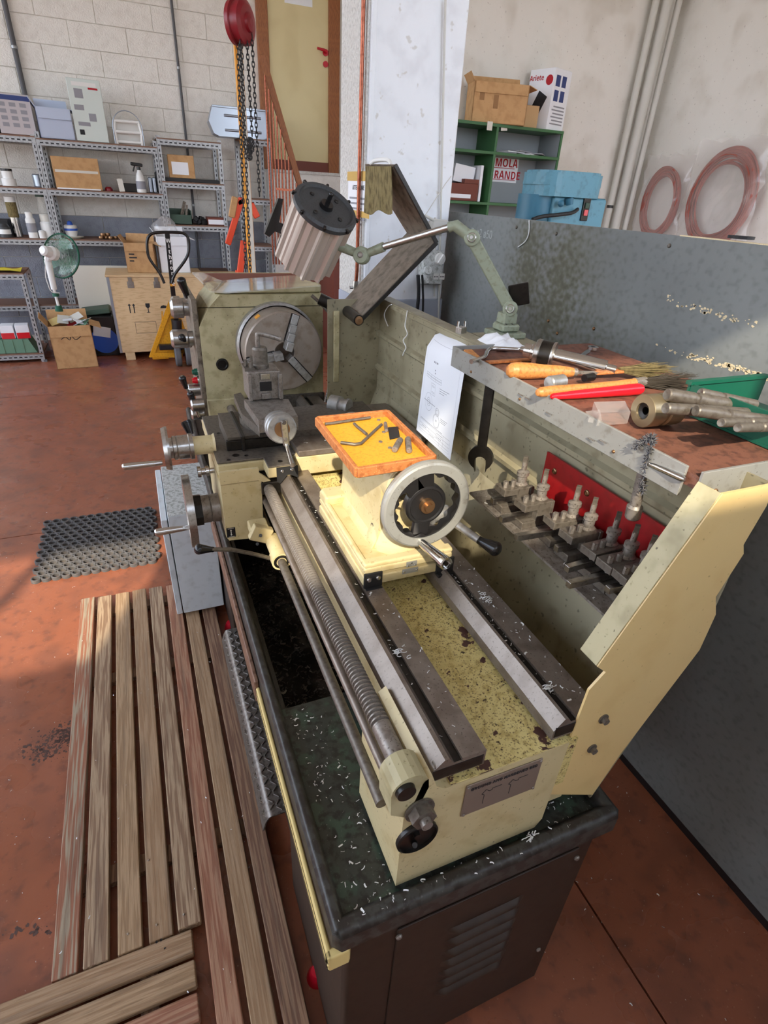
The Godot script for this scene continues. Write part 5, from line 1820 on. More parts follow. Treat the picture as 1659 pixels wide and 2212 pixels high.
	b.tube([h0, h0.lerp(h1, 0.03), h0.lerp(h1, 0.97), h1], [0.0035, 0.0055, 0.0055, 0.0035], 14)
	part(ck, "cross_bar", b, M.chrome)
	b = MB.new()
	rng.seed = 9
	var st := smooth([pX(1345, 1055, 0.67), pX(1362, 985, 0.655), pX(1378, 962, 0.65), pX(1410, 945, 0.655), pX(1400, 985, 0.655), pX(1392, 1020, 0.66), pX(1388, 1062, 0.665)], 9)
	for i in st.size():
		for k in 9:
			var o := Vector3(rng.randf_range(-1, 1), rng.randf_range(-1, 1), rng.randf_range(-1, 1)).normalized() * 0.0075
			if i > 14:
				b.tube([st[i], st[i] + o], [0.0011, 0.0006], 3, false)
	solo("brush_chain", "curled string of grey brush tufts hanging on the chuck key", "brush tufts", b, M.bristle_grey).set_meta("kind", "stuff")

# ---- quick-change tool holders on the plate
func holders():
	var y := 1.0752
	# x, z, turn, size, which label
	var lay := [[1100, 1108, "tool holder on the far end of the plate, with a square bit", 0], [1142, 1142, "tool holder second from the far end of the plate, beside its twin", 0.05], [1207, 1182, "tool holder behind the long bit, before the red plate", -0.05], [1254, 1210, "tool holder with the longest thin bit pointing out", 0.03], [1302, 1246, "tool holder with a short flat bit beside the chuck key", 0.06], [1338, 1277, "tool holder next to the corner one, with a bright bit", 0], [1372, 1303, "tool holder at the near corner of the plate", -0.04]]
	for i in lay.size():
		var q = lay[i]
		var t := thing("tool_holder", "grey steel " + q[2], "tool holder", pY(q[0], q[1], y) + Vector3(0.018 if i < 3 else 0.004, 0, -0.02), "tool holders on the plate")
		t.scale = Vector3(1.18, 1.15, 0.98)
		here(t)
		t.rotation.y = q[3]
		var b := MB.new()
		b.bx(-0.032, 0.0, 0, 0.014, -0.019, 0.019, 0.0015)
		b.bx(-0.032, 0.0, 0.034, 0.048, -0.019, 0.019, 0.0015)
		b.bx(-0.004, 0.026, 0.0, 0.048, -0.019, 0.019, 0.002)
		b.bx(0.022, 0.030, 0.0, 0.048, -0.021, -0.009, 0.0015)
		b.bx(0.022, 0.030, 0.0, 0.048, 0.009, 0.021, 0.0015)
		part(t, "body", b, M.steel_dark)
		b = MB.new()
		b.box(Vector3(-0.022 - 0.011 * (i % 3), 0.021, 0.0), Vector3(0.046 + 0.022 * (i % 3), 0.011, 0.012), Basis.IDENTITY, 0.001)
		part(t, "tool_bit", b, M.chrome_satin)
		for x in [-0.024, -0.008]:
			b = MB.new()
			b.cyl(Vector3(x, 0.046, 0.004), Vector3(x, 0.060, 0.004), 0.0048, 0.0048, 6, true, true)
			b.cyl(Vector3(x, 0.030, 0.004), Vector3(x, 0.050, 0.004), 0.0036, 0.0036, 10)
			part(t, "clamp_screw", b, M.steel)
		b = MB.new()
		b.rev([[0, 0.046], [0.0125, 0.046], [0.0125, 0.049], [0.009, 0.052], [0.009, 0.064], [0.0115, 0.066], [0.0115, 0.073], [0.007, 0.075], [0.0048, 0.076], [0.0048, 0.092], [0.0, 0.092]], Vector3(0.012, 0, 0), VY, 20)
		part(t, "height_stud", b, M.steel)
		b = MB.new()
		b.cyl(Vector3(0.012, 0.090, 0), Vector3(0.012, 0.103, 0), 0.0056, 0.0056, 4, true, true)
		part(t, "stud_head", b, M.steel_dark)

func floor_things():
	# duckboard of long slats beside the lathe
	var db := thing("duckboard", "long weathered wooden duckboard with eight parallel slats before the lathe", "duckboard", Vector3(-0.17, 0, -1.4))
	var sl := [[-0.410, -2.222, -0.768, 3], [-0.343, -2.215, -0.768, 1], [-0.272, -2.214, -0.768, 0], [-0.203, -2.216, -0.768, 2], [-0.134, -2.210, -0.772, 1], [-0.062, -2.205, 0.25, 5], [0.003, -2.20, 0.25, 2], [0.071, -2.20, 0.25, 4]]
	rng.seed = 3
	for s in sl:
		var b := MB.new()
		var tilt := rng.randf_range(-0.004, 0.004)
		b.bar(Vector3(s[0], 0.0335 + rng.randf_range(-0.001, 0.001), s[1]), Vector3(s[0] + 0.012 + tilt, 0.0335, s[2]), 0.0555, 0.021, VY, 0.003)
		part(db, "slat", b, M["slat%d" % s[3]])
	for z in [-2.13, -1.72, -0.98]:
		var b := MB.new()
		b.bar(Vector3(-0.435, 0.0115, z), Vector3(0.10, 0.0115, z - 0.01), 0.05, 0.022, VY, 0.002)
		part(db, "batten", b, M.slat4)
	for q in [[635 / 2.3, 1250 + 1765 / 2.3], [778 / 2.3, 1250 + 1720 / 2.3], [912 / 2.3, 1250 + 1668 / 2.3], [737 / 2.3, 1250 + 1398 / 2.3]]:
		var b := MB.new()
		screw_head(b, pY(q[0], q[1], 0.0440), VY, 0.0032)
		part(db, "nail", b, M.chrome)
	var d2 := thing("duckboard", "second duckboard with short slats crosswise, at the end of the long one", "duckboard", Vector3(-0.5, 0, -0.6))
	for i in 4:
		var b := MB.new()
		var z := -0.736 + 0.067 * i
		b.bar(Vector3(-1.05, 0.0355, z - 0.003), Vector3(-0.116, 0.0355, z), 0.056, 0.022, VY, 0.004)
		part(d2, "slat", b, M["slat_across%d" % [2, 0, 5, 1][i]])
	for x in [-0.22, -0.62]:
		var b := MB.new()
		b.bx(x - 0.02, x + 0.02, 0, 0.024, -0.74, -0.49, 0.002)
		part(d2, "batten", b, M.slat4)
	for q in [[778, 1805], [820, 1838], [800, 1795]]:
		var b := MB.new()
		b.cyl(pY(q[0] / 2.3, 1250 + q[1] / 2.3, 0.0462), pY(q[0] / 2.3, 1250 + q[1] / 2.3, 0.0468), 0.003, 0.003, 10)
		part(d2, "nail", b, M.black_oil)
	# rubber ring mat
	var b := MB.new()
	var x0 := -0.655
	var z0 := -3.03
	var nx := 13
	var nz := 15
	var p := 0.545 / nx
	for k in nz:
		for i in nx:
			var c := Vector3(x0 + p * (i + 0.5) + (p * 0.25 if k % 2 else -p * 0.25), 0.0, z0 + (0.565 / nz) * (k + 0.5))
			b.rev([[0.0145, 0.0], [0.0145, 0.016], [0.0165, 0.018], [0.0205, 0.018], [0.0225, 0.016], [0.0225, 0.0]], c, VY, 12)
	solo("rubber_mat", "square grey rubber ring mat lying on the red floor", "mat", b, M.mat_rubber)

	# oil stains beside the duckboard
	b = MB.new()
	rng.seed = 61
	for q in [[150, 1590, 42, 16, 700], [178, 1500, 14, 12, 260], [95, 1620, 40, 14, 300], [60, 2010, 60, 8, 40]]:
		for i in q[4]:
			var o := pY(q[0] + rng.randfn() * q[2] * 0.6, q[1] + rng.randfn() * q[3] * 0.8, 0.0004)
			if o.x > -0.44:
				continue
			var r := 0.0006 + 0.006 * pow(rng.randf(), 3.0)
			var k := []
			for j in 8:
				k.append(Vector2(cos(TAU * j / 8), sin(TAU * j / 8)) * r * rng.randf_range(0.5, 1.2))
			b.ext(k, 0.0003, Transform3D(Basis(VX, VZ, -VY), o))
	var oil := solo("oil_stain", "dark blotchy oil stain on the floor beside the duckboard", "stain", b, mat("oil_dirt", c8(84, 60, 52), 0.5))
	oil.set_meta("kind", "stuff")

# ---- racks, boxes and machines along the back wall
func angle_post(par: Node3D, x: float, z: float, y0: float, y1: float, sx: float):
	var b := MB.new()
	b.bx(x, x + 0.036 * sx, y0, y1, z - 0.0025, z)
	b.bx(x, x + 0.0025 * sx, y0, y1, z - 0.036, z)
	var o := part(par, "post", b, M.angle_steel)
	b = MB.new()
	var y := y0 + 0.03
	while y < y1 - 0.03:
		b.bx(x + 0.013 * sx, x + 0.022 * sx, y, y + 0.024, z - 0.001, z + 0.0006)
		y += 0.045
	tag(part(o, "slot_row", b, M.slot), "", "", "", "stuff")
func level(par: Node3D, x0: float, x1: float, z: float, dep: float, y: float, board := true):
	var b := MB.new()
	b.bx(x0, x1, y - 0.045, y, z + 0.001, z + 0.004)
	b.bx(x0, x1, y - 0.045, y, z - dep, z - dep + 0.003)
	b.bx(x0, x1, y - 0.0045, y - 0.001, z - 0.036, z + 0.003)
	var o := part(par, "beam", b, M.angle_steel)
	b = MB.new()
	var x := x0 + 0.03
	while x < x1 - 0.04:
		b.bx(x, x + 0.026, y - 0.028, y - 0.018, z + 0.002, z + 0.0046)
		x += 0.044
	tag(part(o, "slot_row", b, M.slot), "", "", "", "stuff")
	if board:
		b = MB.new()
		b.bx(x0 + 0.003, x1 - 0.003, y - 0.001, y + 0.012, z - dep, z + 0.001)
		part(par, "shelf_board", b, M.shelf_board)
func rack(n: String, label: String, x0: float, x1: float, z: float, dep: float, ytop: float, levels: Array, group := "steel racks along the block wall") -> Node3D:
	var r := thing(n, label, "shelving", Vector3((x0 + x1) / 2, 0, z - dep / 2), group)
	angle_post(r, x0, z, 0, ytop, 1)
	angle_post(r, x1, z, 0, ytop, -1)
	angle_post(r, x0, z - dep, 0, ytop, 1)
	angle_post(r, x1, z - dep, 0, ytop, -1)
	for y in levels:
		level(r, x0, x1, z, dep, y)
	return r
func carton(n: String, label: String, c: Vector3, s: Vector3, turn: float, m: Material, cat := "box", group := "", open := false, tape := false) -> Node3D:
	var t: Node3D = here(thing(n, label, cat, c, group))
	t.rotation.y = turn
	var b := MB.new()
	if open:
		var w := 0.006
		b.bx(-s.x / 2, s.x / 2, 0, w, -s.z / 2, s.z / 2)
		b.bx(-s.x / 2, s.x / 2, 0, s.y, s.z / 2 - w, s.z / 2)
		b.bx(-s.x / 2, s.x / 2, 0, s.y, -s.z / 2, -s.z / 2 + w)
		b.bx(-s.x / 2, -s.x / 2 + w, 0, s.y, -s.z / 2, s.z / 2)
		b.bx(s.x / 2 - w, s.x / 2, 0, s.y, -s.z / 2, s.z / 2)
	else:
		b.box(Vector3(0, s.y / 2, 0), s, Basis.IDENTITY, 0.003)
	part(t, "body", b, m)
	if open:
		for f in [[Vector3(-s.x / 2, s.y, 0), Vector3(-0.5, 0.75, 0), s.z], [Vector3(s.x / 2, s.y, 0), Vector3(0.8, -0.3, 0), s.z], [Vector3(0, s.y, -s.z / 2), Vector3(0, 0.9, -0.4), s.x], [Vector3(0, s.y, s.z / 2), Vector3(0, -0.95, 0.12), s.x]]:
			b = MB.new()
			var d: Vector3 = f[1].normalized() * minf(s.x, s.z) * 0.33
			b.bar(f[0], f[0] + d, f[2] * 0.96, 0.004, f[1].cross(VX if absf(f[1].x) < 0.01 else VZ))
			part(t, "flap", b, m)
	if tape:
		b = MB.new()
		b.bx(-s.x * 0.46, s.x * 0.46, s.y * 0.52, s.y * 0.60, s.z / 2, s.z / 2 + 0.001)
		part(t, "tape", b, M.off_white)
	return t
func mark(t: Node3D, n: String, x0: float, x1: float, y0: float, y1: float, z: float, m: Material):   # a flat print on the front of a box
	var b := MB.new()
	b.bx(x0, x1, y0, y1, z, z + 0.0008)
	part(t, n, b, m)
func turned(n: String, label: String, cat: String, at: Vector3, parts: Array, group := "") -> Node3D:   # parts: [name, profile, material]
	var t: Node3D = here(thing(n, label, cat, at, group))
	for q in parts:
		var b := MB.new()
		b.rev(q[1], V0, VY, 20)
		part(t, q[0], b, M[q[2]])
	return t

func back_things():
	var zf := -6.85
	var dep := 0.4
	rack("steel_rack", "slotted steel rack at the left, standing in the corner beside the tall pale carton", -1.60, -0.674, zf, dep, 1.935, [0.45, 1.065, 1.500, 1.912])
	rack("steel_rack", "slotted steel rack holding the tall pale carton and the brown carton", -0.672, 0.372, zf, dep, 1.96, [0.45, 1.065, 1.500, 1.900])
	rack("steel_rack", "slotted steel rack with an empty top, holding a green bin", 0.374, 0.990, zf, dep, 2.01, [0.40, 0.76, 1.225, 1.615, 1.98])
	rack("steel_rack", "narrow slotted steel rack carrying the galvanised bin", 1.17, 1.47, -6.75, 0.35, 2.06, [0.5, 1.05, 1.50, 2.03])
	# conduits on the wall
	for q in [[[26, 0], [75, 300], 0.022, "thick dark grey conduit pipe rising up the block wall"], [[369, 0], [401, 290], 0.013, "thin grey conduit pipe rising up the block wall"]]:
		var p := pz(q[1][0], q[1][1], ZB + 0.03)
		var b := MB.new()
		b.cyl(Vector3(p.x, 0.5, ZB + 0.03), Vector3(p.x, 5.28, ZB + 0.03), q[2], q[2], 12)
		var t := thing("conduit_pipe", q[3], "pipe", Vector3(p.x, 0.5, ZB + 0.03))
		part(t, "pipe", b, M.tyre_grey)
		for y in [1.4, 2.6, 3.6]:
			b = MB.new()
			b.cyl(Vector3(p.x, y, ZB + 0.03), Vector3(p.x, y + 0.02, ZB + 0.03), q[2] * 1.3, q[2] * 1.3, 12)
			part(t, "pipe_clip", b, M.angle_steel)
	# top shelf
	var t: Node3D
	carton("carton", "white carton cut off behind the printed grey one", Vector3(-1.035, 1.926, -6.98), Vector3(0.16, 0.22, 0.25), 0.05, M.paper, "box", "boxes on the top shelf")
	t = carton("carton", "grey printed carton with a dark blue band on top", Vector3(-0.805, 1.926, -6.98), Vector3(0.28, 0.30, 0.27), 0.10, mat("carton_grey", c8(196, 190, 192), 0.7), "box", "boxes on the top shelf")
	mark(t, "blue_band", -0.135, 0.135, 0.252, 0.288, 0.1355, mat("carton_blue", c8(48, 66, 122), 0.6))
	for i in 3:
		for k in 4:
			mark(t, "print_block", -0.11 + 0.08 * i, -0.06 + 0.08 * i, 0.055 + 0.05 * k, 0.085 + 0.05 * k, 0.1355, M.ink_grey)
	t = carton("carton", "pale blue and white carton with open dark flaps", Vector3(-0.495, 1.915, -6.97), Vector3(0.28, 0.235, 0.26), 0.12, mat("carton_pale", c8(190, 202, 224), 0.6), "box", "boxes on the top shelf", true)
	mark(t, "white_print", -0.136, 0.136, 0.17, 0.228, 0.1305, M.paper)
	var lb := MB.new()
	lb.cyl(Vector3(-0.085, 0.205, 0.131), Vector3(-0.085, 0.205, 0.1322), 0.03, 0.03, 20)
	var lg := part(t, "oval_mark", lb, M["carton_blue"])
	lg.scale = Vector3(1.0, 0.42, 1.0)
	lg.position = Vector3(0, 0.205 * 0.58, 0)
	t = carton("tall_carton", "tall pale green and white carton on the top shelf", Vector3(-0.195, 1.915, -6.97), Vector3(0.275, 0.475, 0.20), 0.05, mat("carton_mint", c8(212, 222, 216), 0.65), "box", "boxes on the top shelf")
	for q in [[-0.09, -0.02, 0.33, 0.40, "ink_grey"], [0.0, 0.06, 0.16, 0.22, "ink_grey"], [-0.10, -0.06, 0.05, 0.09, "ink"], [-0.10, 0.10, 0.42, 0.45, "white_plastic"], [-0.11, -0.03, 0.24, 0.28, "ink_grey"], [0.03, 0.11, 0.40, 0.415, "ink_red"], [-0.10, 0.0, 0.12, 0.15, "ink_grey"]]:
		mark(t, "print_block", q[0], q[1], q[2], q[3], 0.1005, M[q[4]])
	# white wire carrier
	t = here(thing("white_carrier", "white plastic frame with a round wire handle on the top shelf", "frame", Vector3(0.13, 1.915, -6.90), "boxes on the top shelf"))
	var b := MB.new()
	for y in [0.02, 0.10, 0.185]:
		b.tube([Vector3(-0.11, y, 0), Vector3(0.11, y, 0.0)], 0.013, 8)
	for s in [-1, 1]:
		b.tube([Vector3(0.11 * s, 0.0, 0), Vector3(0.118 * s, 0.10, 0), Vector3(0.105 * s, 0.19, 0)], 0.013, 8)
	b.bx(-0.11, 0.11, 0.02, 0.185, -0.08, -0.075)
	part(t, "frame", b, M.white_plastic)
	b = MB.new()
	var arc := [Vector3(-0.13, 0.0, 0.02)]
	for i in 13:
		var a := PI - PI * i / 12.0
		arc.append(Vector3(0.13 * cos(a), 0.13 + 0.14 * sin(a), 0.01))
	arc.append(Vector3(0.13, 0.0, 0.02))
	b.tube(arc, 0.004, 6)
	part(t, "wire_handle", b, M.galvanised)
	# second shelf
	var y2 := 1.514
	turned("jar", "white lidded tub on the second shelf by the rack edge", "jar", Vector3(-0.98, y2, -6.93), [["body", [[0, 0], [0.06, 0], [0.06, 0.06], [0.045, 0.062], [0.045, 0.12], [0, 0.12]], "white_plastic"], ["lid", [[0, 0.12], [0.048, 0.12], [0.048, 0.14], [0, 0.14]], "black_plastic"]], "jars on the second shelf")
	turned("jar", "grey translucent jar next to the rack post", "jar", Vector3(-0.735, y2, -6.95), [["body", [[0, 0], [0.045, 0], [0.048, 0.01], [0.048, 0.10], [0.04, 0.11], [0, 0.11]], "galvanised"]], "jars on the second shelf")
	t = carton("carton", "brown cardboard carton with torn clear tape on the second shelf", Vector3(-0.395, y2, -7.0), Vector3(0.40, 0.265, 0.30), 0.08, M.card, "box", "", false, true)
	b = MB.new()
	b.bx(-0.58, -0.20, y2, y2 + 0.010, -6.86, -6.835)
	solo("white_strip", "thin white strip lying before the brown carton", "strip", b, M.paper)
	turned("red_spool", "small dark red spool beside the brown carton", "spool", Vector3(-0.13, y2, -6.93), [["body", [[0, 0], [0.035, 0.0], [0.035, 0.02], [0.02, 0.035], [0, 0.035]], "hoist_red"]])
	b = MB.new()
	b.box(Vector3(-0.012, y2 + 0.055, -6.88), Vector3(0.05, 0.11, 0.004), Basis(VX, -0.1) * Basis(VZ, 0.08))
	solo("white_card", "pale upright card leaning on the second shelf", "card", b, M.off_white)
	carton("black_box", "low black case behind the spray bottle", Vector3(0.09, y2, -6.97), Vector3(0.17, 0.075, 0.14), 0.05, M.black_plastic, "case")
	t = turned("spray_bottle", "clear spray bottle with black trigger on the second shelf", "bottle", Vector3(0.175, y2, -6.90), [["body", [[0, 0], [0.042, 0], [0.045, 0.01], [0.044, 0.10], [0.034, 0.15], [0.018, 0.185], [0.016, 0.20], [0, 0.20]], "white_plastic"], ["label_band", [[0.0447, 0.03], [0.0452, 0.03], [0.0450, 0.10], [0.044, 0.10]], "ink_grey"], ["neck", [[0.018, 0.195], [0.018, 0.22], [0, 0.22]], "black_plastic"]])
	b = MB.new()
	b.bar(Vector3(-0.07, 0.245, 0), Vector3(0.04, 0.235, 0), 0.025, 0.03, VY, 0.006)
	b.bar(Vector3(-0.03, 0.235, 0), Vector3(-0.055, 0.18, 0), 0.012, 0.008, VZ)
	part(t, "trigger", b, M.black_plastic)
	for q in [[0.265, "grey flat canister second from the black pouch"], [0.305, "grey flat canister next to the black pouch"]]:
		b = MB.new()
		b.box(Vector3(q[0], y2 + 0.07, -6.94), Vector3(0.036, 0.14, 0.10), Basis.IDENTITY, 0.012)
		solo("canister", q[1], "canister", b, M.galvanised, "grey canisters")
	b = MB.new()
	b.box(Vector3(0.345, y2 + 0.10, -6.95), Vector3(0.05, 0.20, 0.12), Basis.IDENTITY, 0.02)
	solo("black_pouch", "tall black pouch against the rack post", "pouch", b, M.black_rubber)
	# third shelf
	var y3 := 1.079
	turned("steel_flask", "tall steel flask with olive upper half", "flask", Vector3(-1.02, y3, -6.98), [["lower", [[0, 0], [0.042, 0], [0.042, 0.18], [0, 0.18]], "chrome"], ["upper", [[0.044, 0.17], [0.046, 0.18], [0.046, 0.31], [0.04, 0.33], [0, 0.33]], "guard_cloth"], ["cap", [[0.047, 0.30], [0.047, 0.345], [0, 0.345]], "white_plastic"]])
	turned("spray_can", "white aerosol can with a printed band beside the steel flask", "can", Vector3(-0.88, y3, -6.90), [["body", [[0, 0], [0.042, 0], [0.042, 0.16], [0.03, 0.18], [0, 0.18]], "white_plastic"], ["band", [[0.0424, 0.05], [0.0426, 0.05], [0.0426, 0.13], [0.0424, 0.13]], "ink_grey"], ["cap", [[0.031, 0.175], [0.031, 0.22], [0.026, 0.225], [0, 0.225]], "white_plastic"]])
	t = turned("juicer", "white appliance with a glass jar standing at the rack post", "juicer", Vector3(-0.74, y3, -6.95), [["base", [[0, 0], [0.07, 0], [0.07, 0.13], [0.055, 0.15], [0, 0.15]], "white_plastic"], ["collar", [[0.058, 0.145], [0.06, 0.15], [0.06, 0.20], [0.05, 0.21], [0, 0.21]], "off_white"], ["jar", [[0.05, 0.21], [0.052, 0.215], [0.052, 0.36], [0.0, 0.36]], "acrylic"], ["lid", [[0.055, 0.355], [0.055, 0.385], [0, 0.385]], "green_dark"]])
	b = MB.new()
	b.rev([[0, 0], [0.03, 0], [0.03, 0.06], [0.02, 0.07], [0, 0.07]], Vector3(-0.80, y3, -6.88), VY, 16)
	solo("cup", "small white cup before the appliance", "cup", b, M.white_plastic)
	b = MB.new()
	b.bx(-1.30, -1.08, y3, y3 + 0.15, -7.1, -6.95, 0.004)
	solo("dark_case", "dark low case cut off at the left end of the rack", "case", b, M.black_rubber)
	turned("kettle", "dark metal kettle with a white top at the left end of the rack", "kettle", Vector3(-1.115, y3, -6.90), [["body", [[0, 0], [0.055, 0], [0.05, 0.09], [0.03, 0.12], [0, 0.12]], "lamp_dark"], ["band", [[0.0535, 0.03], [0.0515, 0.07]], "white_plastic"]])
	turned("pot", "white and blue ceramic pot with a blue top", "pot", Vector3(-0.545, y3 + 0.02, -6.95), [["body", [[0, 0], [0.045, 0], [0.058, 0.04], [0.06, 0.09], [0.05, 0.10], [0, 0.10]], "white_plastic"], ["rim", [[0.0615, 0.05], [0.062, 0.06], [0.0615, 0.07]], "blue_ball"], ["knob", [[0.03, 0.10], [0.02, 0.13], [0, 0.14]], "blue_ball"]])
	turned("plate_stack", "low stack of cream plates under the blue pot", "plates", Vector3(-0.535, y3, -6.95), [["plate", [[0, 0], [0.08, 0.0], [0.095, 0.008], [0.08, 0.010], [0, 0.010]], "off_white"], ["plate", [[0, 0.010], [0.085, 0.010], [0.1, 0.018], [0.08, 0.020], [0, 0.020]], "off_white"]])
	for i in 6:
		b = MB.new()
		var c := Vector3(-0.28 + 0.045 * (i % 4) + 0.02 * (i / 4), y3 + 0.002 + 0.028 * (i / 4), -6.90 - 0.03 * (i % 2))
		b.rev([[0.012, 0], [0.024, 0], [0.026, 0.012], [0.024, 0.026], [0.012, 0.026], [0.012, 0]], c, VY, 10)
		solo("metal_fitting", "round metal fitting in the small heap on the third shelf", "fitting", b, M.bronze, "heap of round metal fittings")
	# rack with the green bin
	carton("carton", "small brown carton with a white paper label above the black tray", Vector3(0.59, 1.661, -7.0), Vector3(0.25, 0.20, 0.2), -0.04, M.card, "box")
	b = MB.new()
	b.bx(0.49, 0.665, 1.69, 1.80, -6.8985, -6.8975)
	solo("paper_label", "white paper label stuck on the small brown carton", "label", b, M.paper)
	b = MB.new()
	b.bx(0.41, 0.95, 1.629, 1.66, -7.1, -6.88, 0.003)
	solo("black_tray", "long flat black tray under the small carton", "tray", b, M.black_rubber)
	t = here(thing("tool_bin", "dark green bin with scrap standing in the steel rack", "bin", Vector3(0.52, 1.239, -6.98)))
	b = MB.new()
	b.bx(-0.11, 0.11, 0, 0.006, -0.1, 0.1)
	for s in [-1, 1]:
		b.bx(-0.11, 0.11, 0.0, 0.14 if s < 0 else 0.09, 0.094 * s, 0.1 * s)
		b.bx(0.104 * s, 0.11 * s, 0, 0.13, -0.1, 0.1)
	part(t, "shell", b, M.green_dark)
	b = MB.new()
	b.bar(Vector3(0.0, 0.02, 0), Vector3(0.06, 0.21, 0.02), 0.03, 0.02, VZ)
	b.bar(Vector3(0.05, 0.02, 0.03), Vector3(0.08, 0.18, 0.02), 0.02, 0.02, VZ)
	part(t, "scrap_bar", b, M.guard_grey)
	for i in 7:
		b = MB.new()
		var c := Vector3(0.66 + 0.018 * i, 1.268 + 0.025 * (1.0 if i % 3 == 1 else 0.0), -6.95 + 0.02 * (i % 2))
		b.box(c, Vector3(0.05, 0.045, 0.05), Basis(VY, i * 1.3) * Basis(VX, i * 0.7), 0.008)
		solo("metal_lump", "dark metal lump in the row beside the green bin", "metal part", b, M.black_rubber, "dark metal lumps")
	t = carton("flat_carton", "flat dark red carton with a white front", Vector3(0.880, 1.239, -6.97), Vector3(0.18, 0.075, 0.2), 0.0, M.red_brown)
	mark(t, "white_front", -0.085, 0.085, 0.01, 0.055, 0.1005, M.paper)
	# galvanised bin on the narrow rack
	t = here(thing("galvanised_bin", "ribbed galvanised steel bin on the narrow rack", "bin", Vector3(1.20, 2.0445, -6.90)))
	t.rotation.y = -0.05
	b = MB.new()
	b.ext([Vector2(-0.27, 0.02), Vector2(-0.31, 0.12), Vector2(-0.27, 0.235), Vector2(0.27, 0.245), Vector2(0.27, 0.0), Vector2(-0.22, 0.0)], 0.25, Transform3D(Basis.IDENTITY, Vector3(0, 0, -0.15)))
	part(t, "body", b, M.galvanised)
	for y in [0.055, 0.175]:
		b = MB.new()
		b.tube([Vector3(-0.16, y, 0.102), Vector3(0.20, y, 0.102)], 0.011, 8)
		part(t, "bead", b, M.galvanised)
	b = MB.new()
	b.bx(-0.27, 0.275, 0.235, 0.252, -0.155, 0.112, 0.003)
	part(t, "rim", b, M.galvanised)
	# low table at the left
	t = rack("steel_table", "low slotted steel table with a brown top at the left", -1.75, -0.975, -6.39, 0.42, 0.80, [0.075], "")
	level(t, -1.75, -0.975, -6.39, 0.42, 0.81)
	b = MB.new()
	b.cyl(Vector3(-0.99, 0.0, -6.40), Vector3(-0.96, 0.0, -6.40), 0.022, 0.022, 12)
	part(t, "caster", b, M.tyre_grey)
	b = MB.new()
	var rows := []
	for i in 5:
		var rr := []
		for k in 7:
			rr.append(Vector3(-1.45 + 0.075 * k, 0.826 + 0.022 * absf(sin(k * 1.3 + i * 0.5)), -6.60 + 0.05 * i))
		rows.append(rr)
	b.grid(rows)
	solo("yellow_bag", "crumpled yellow paper bag on the low table", "bag", b, mat("yellow_paper", c8(232, 212, 60), 0.6))
	t = here(thing("parts_box", "long green ribbed parts box under the low table", "box", Vector3(-1.28, 0.09, -6.52)))
	b = MB.new()
	b.ext([Vector2(-0.25, 0), Vector2(0.25, 0), Vector2(0.20, 0.13), Vector2(-0.25, 0.13)], 0.22, Transform3D(Basis.IDENTITY, Vector3(0, 0, -0.11)))
	part(t, "shell", b, M.green_box)
	for i in 5:
		b = MB.new()
		b.bx(-0.2 + 0.085 * i, -0.19 + 0.085 * i, 0.0, 0.13, 0.11, 0.116)
		part(t, "rib", b, M.green_box)
	for i in 3:
		t = carton("red_carton", ["small red and white carton in the green box, cut off", "small red and white carton, middle one in the green box", "small red and white carton with a fold line, last in the green box"][i], Vector3(-1.37 + 0.125 * i, 0.222, -6.50), Vector3(0.115, 0.125, 0.12), 0.1 * (i - 1), M.paper, "box", "cartons in the green box")
		mark(t, "red_print", -0.055, 0.055, 0.0 if i else 0.07, 0.055 if i else 0.12, 0.0605, M.red_plastic)
	fan()
	crate()
	pallet_jack()
	hoist()
	door()

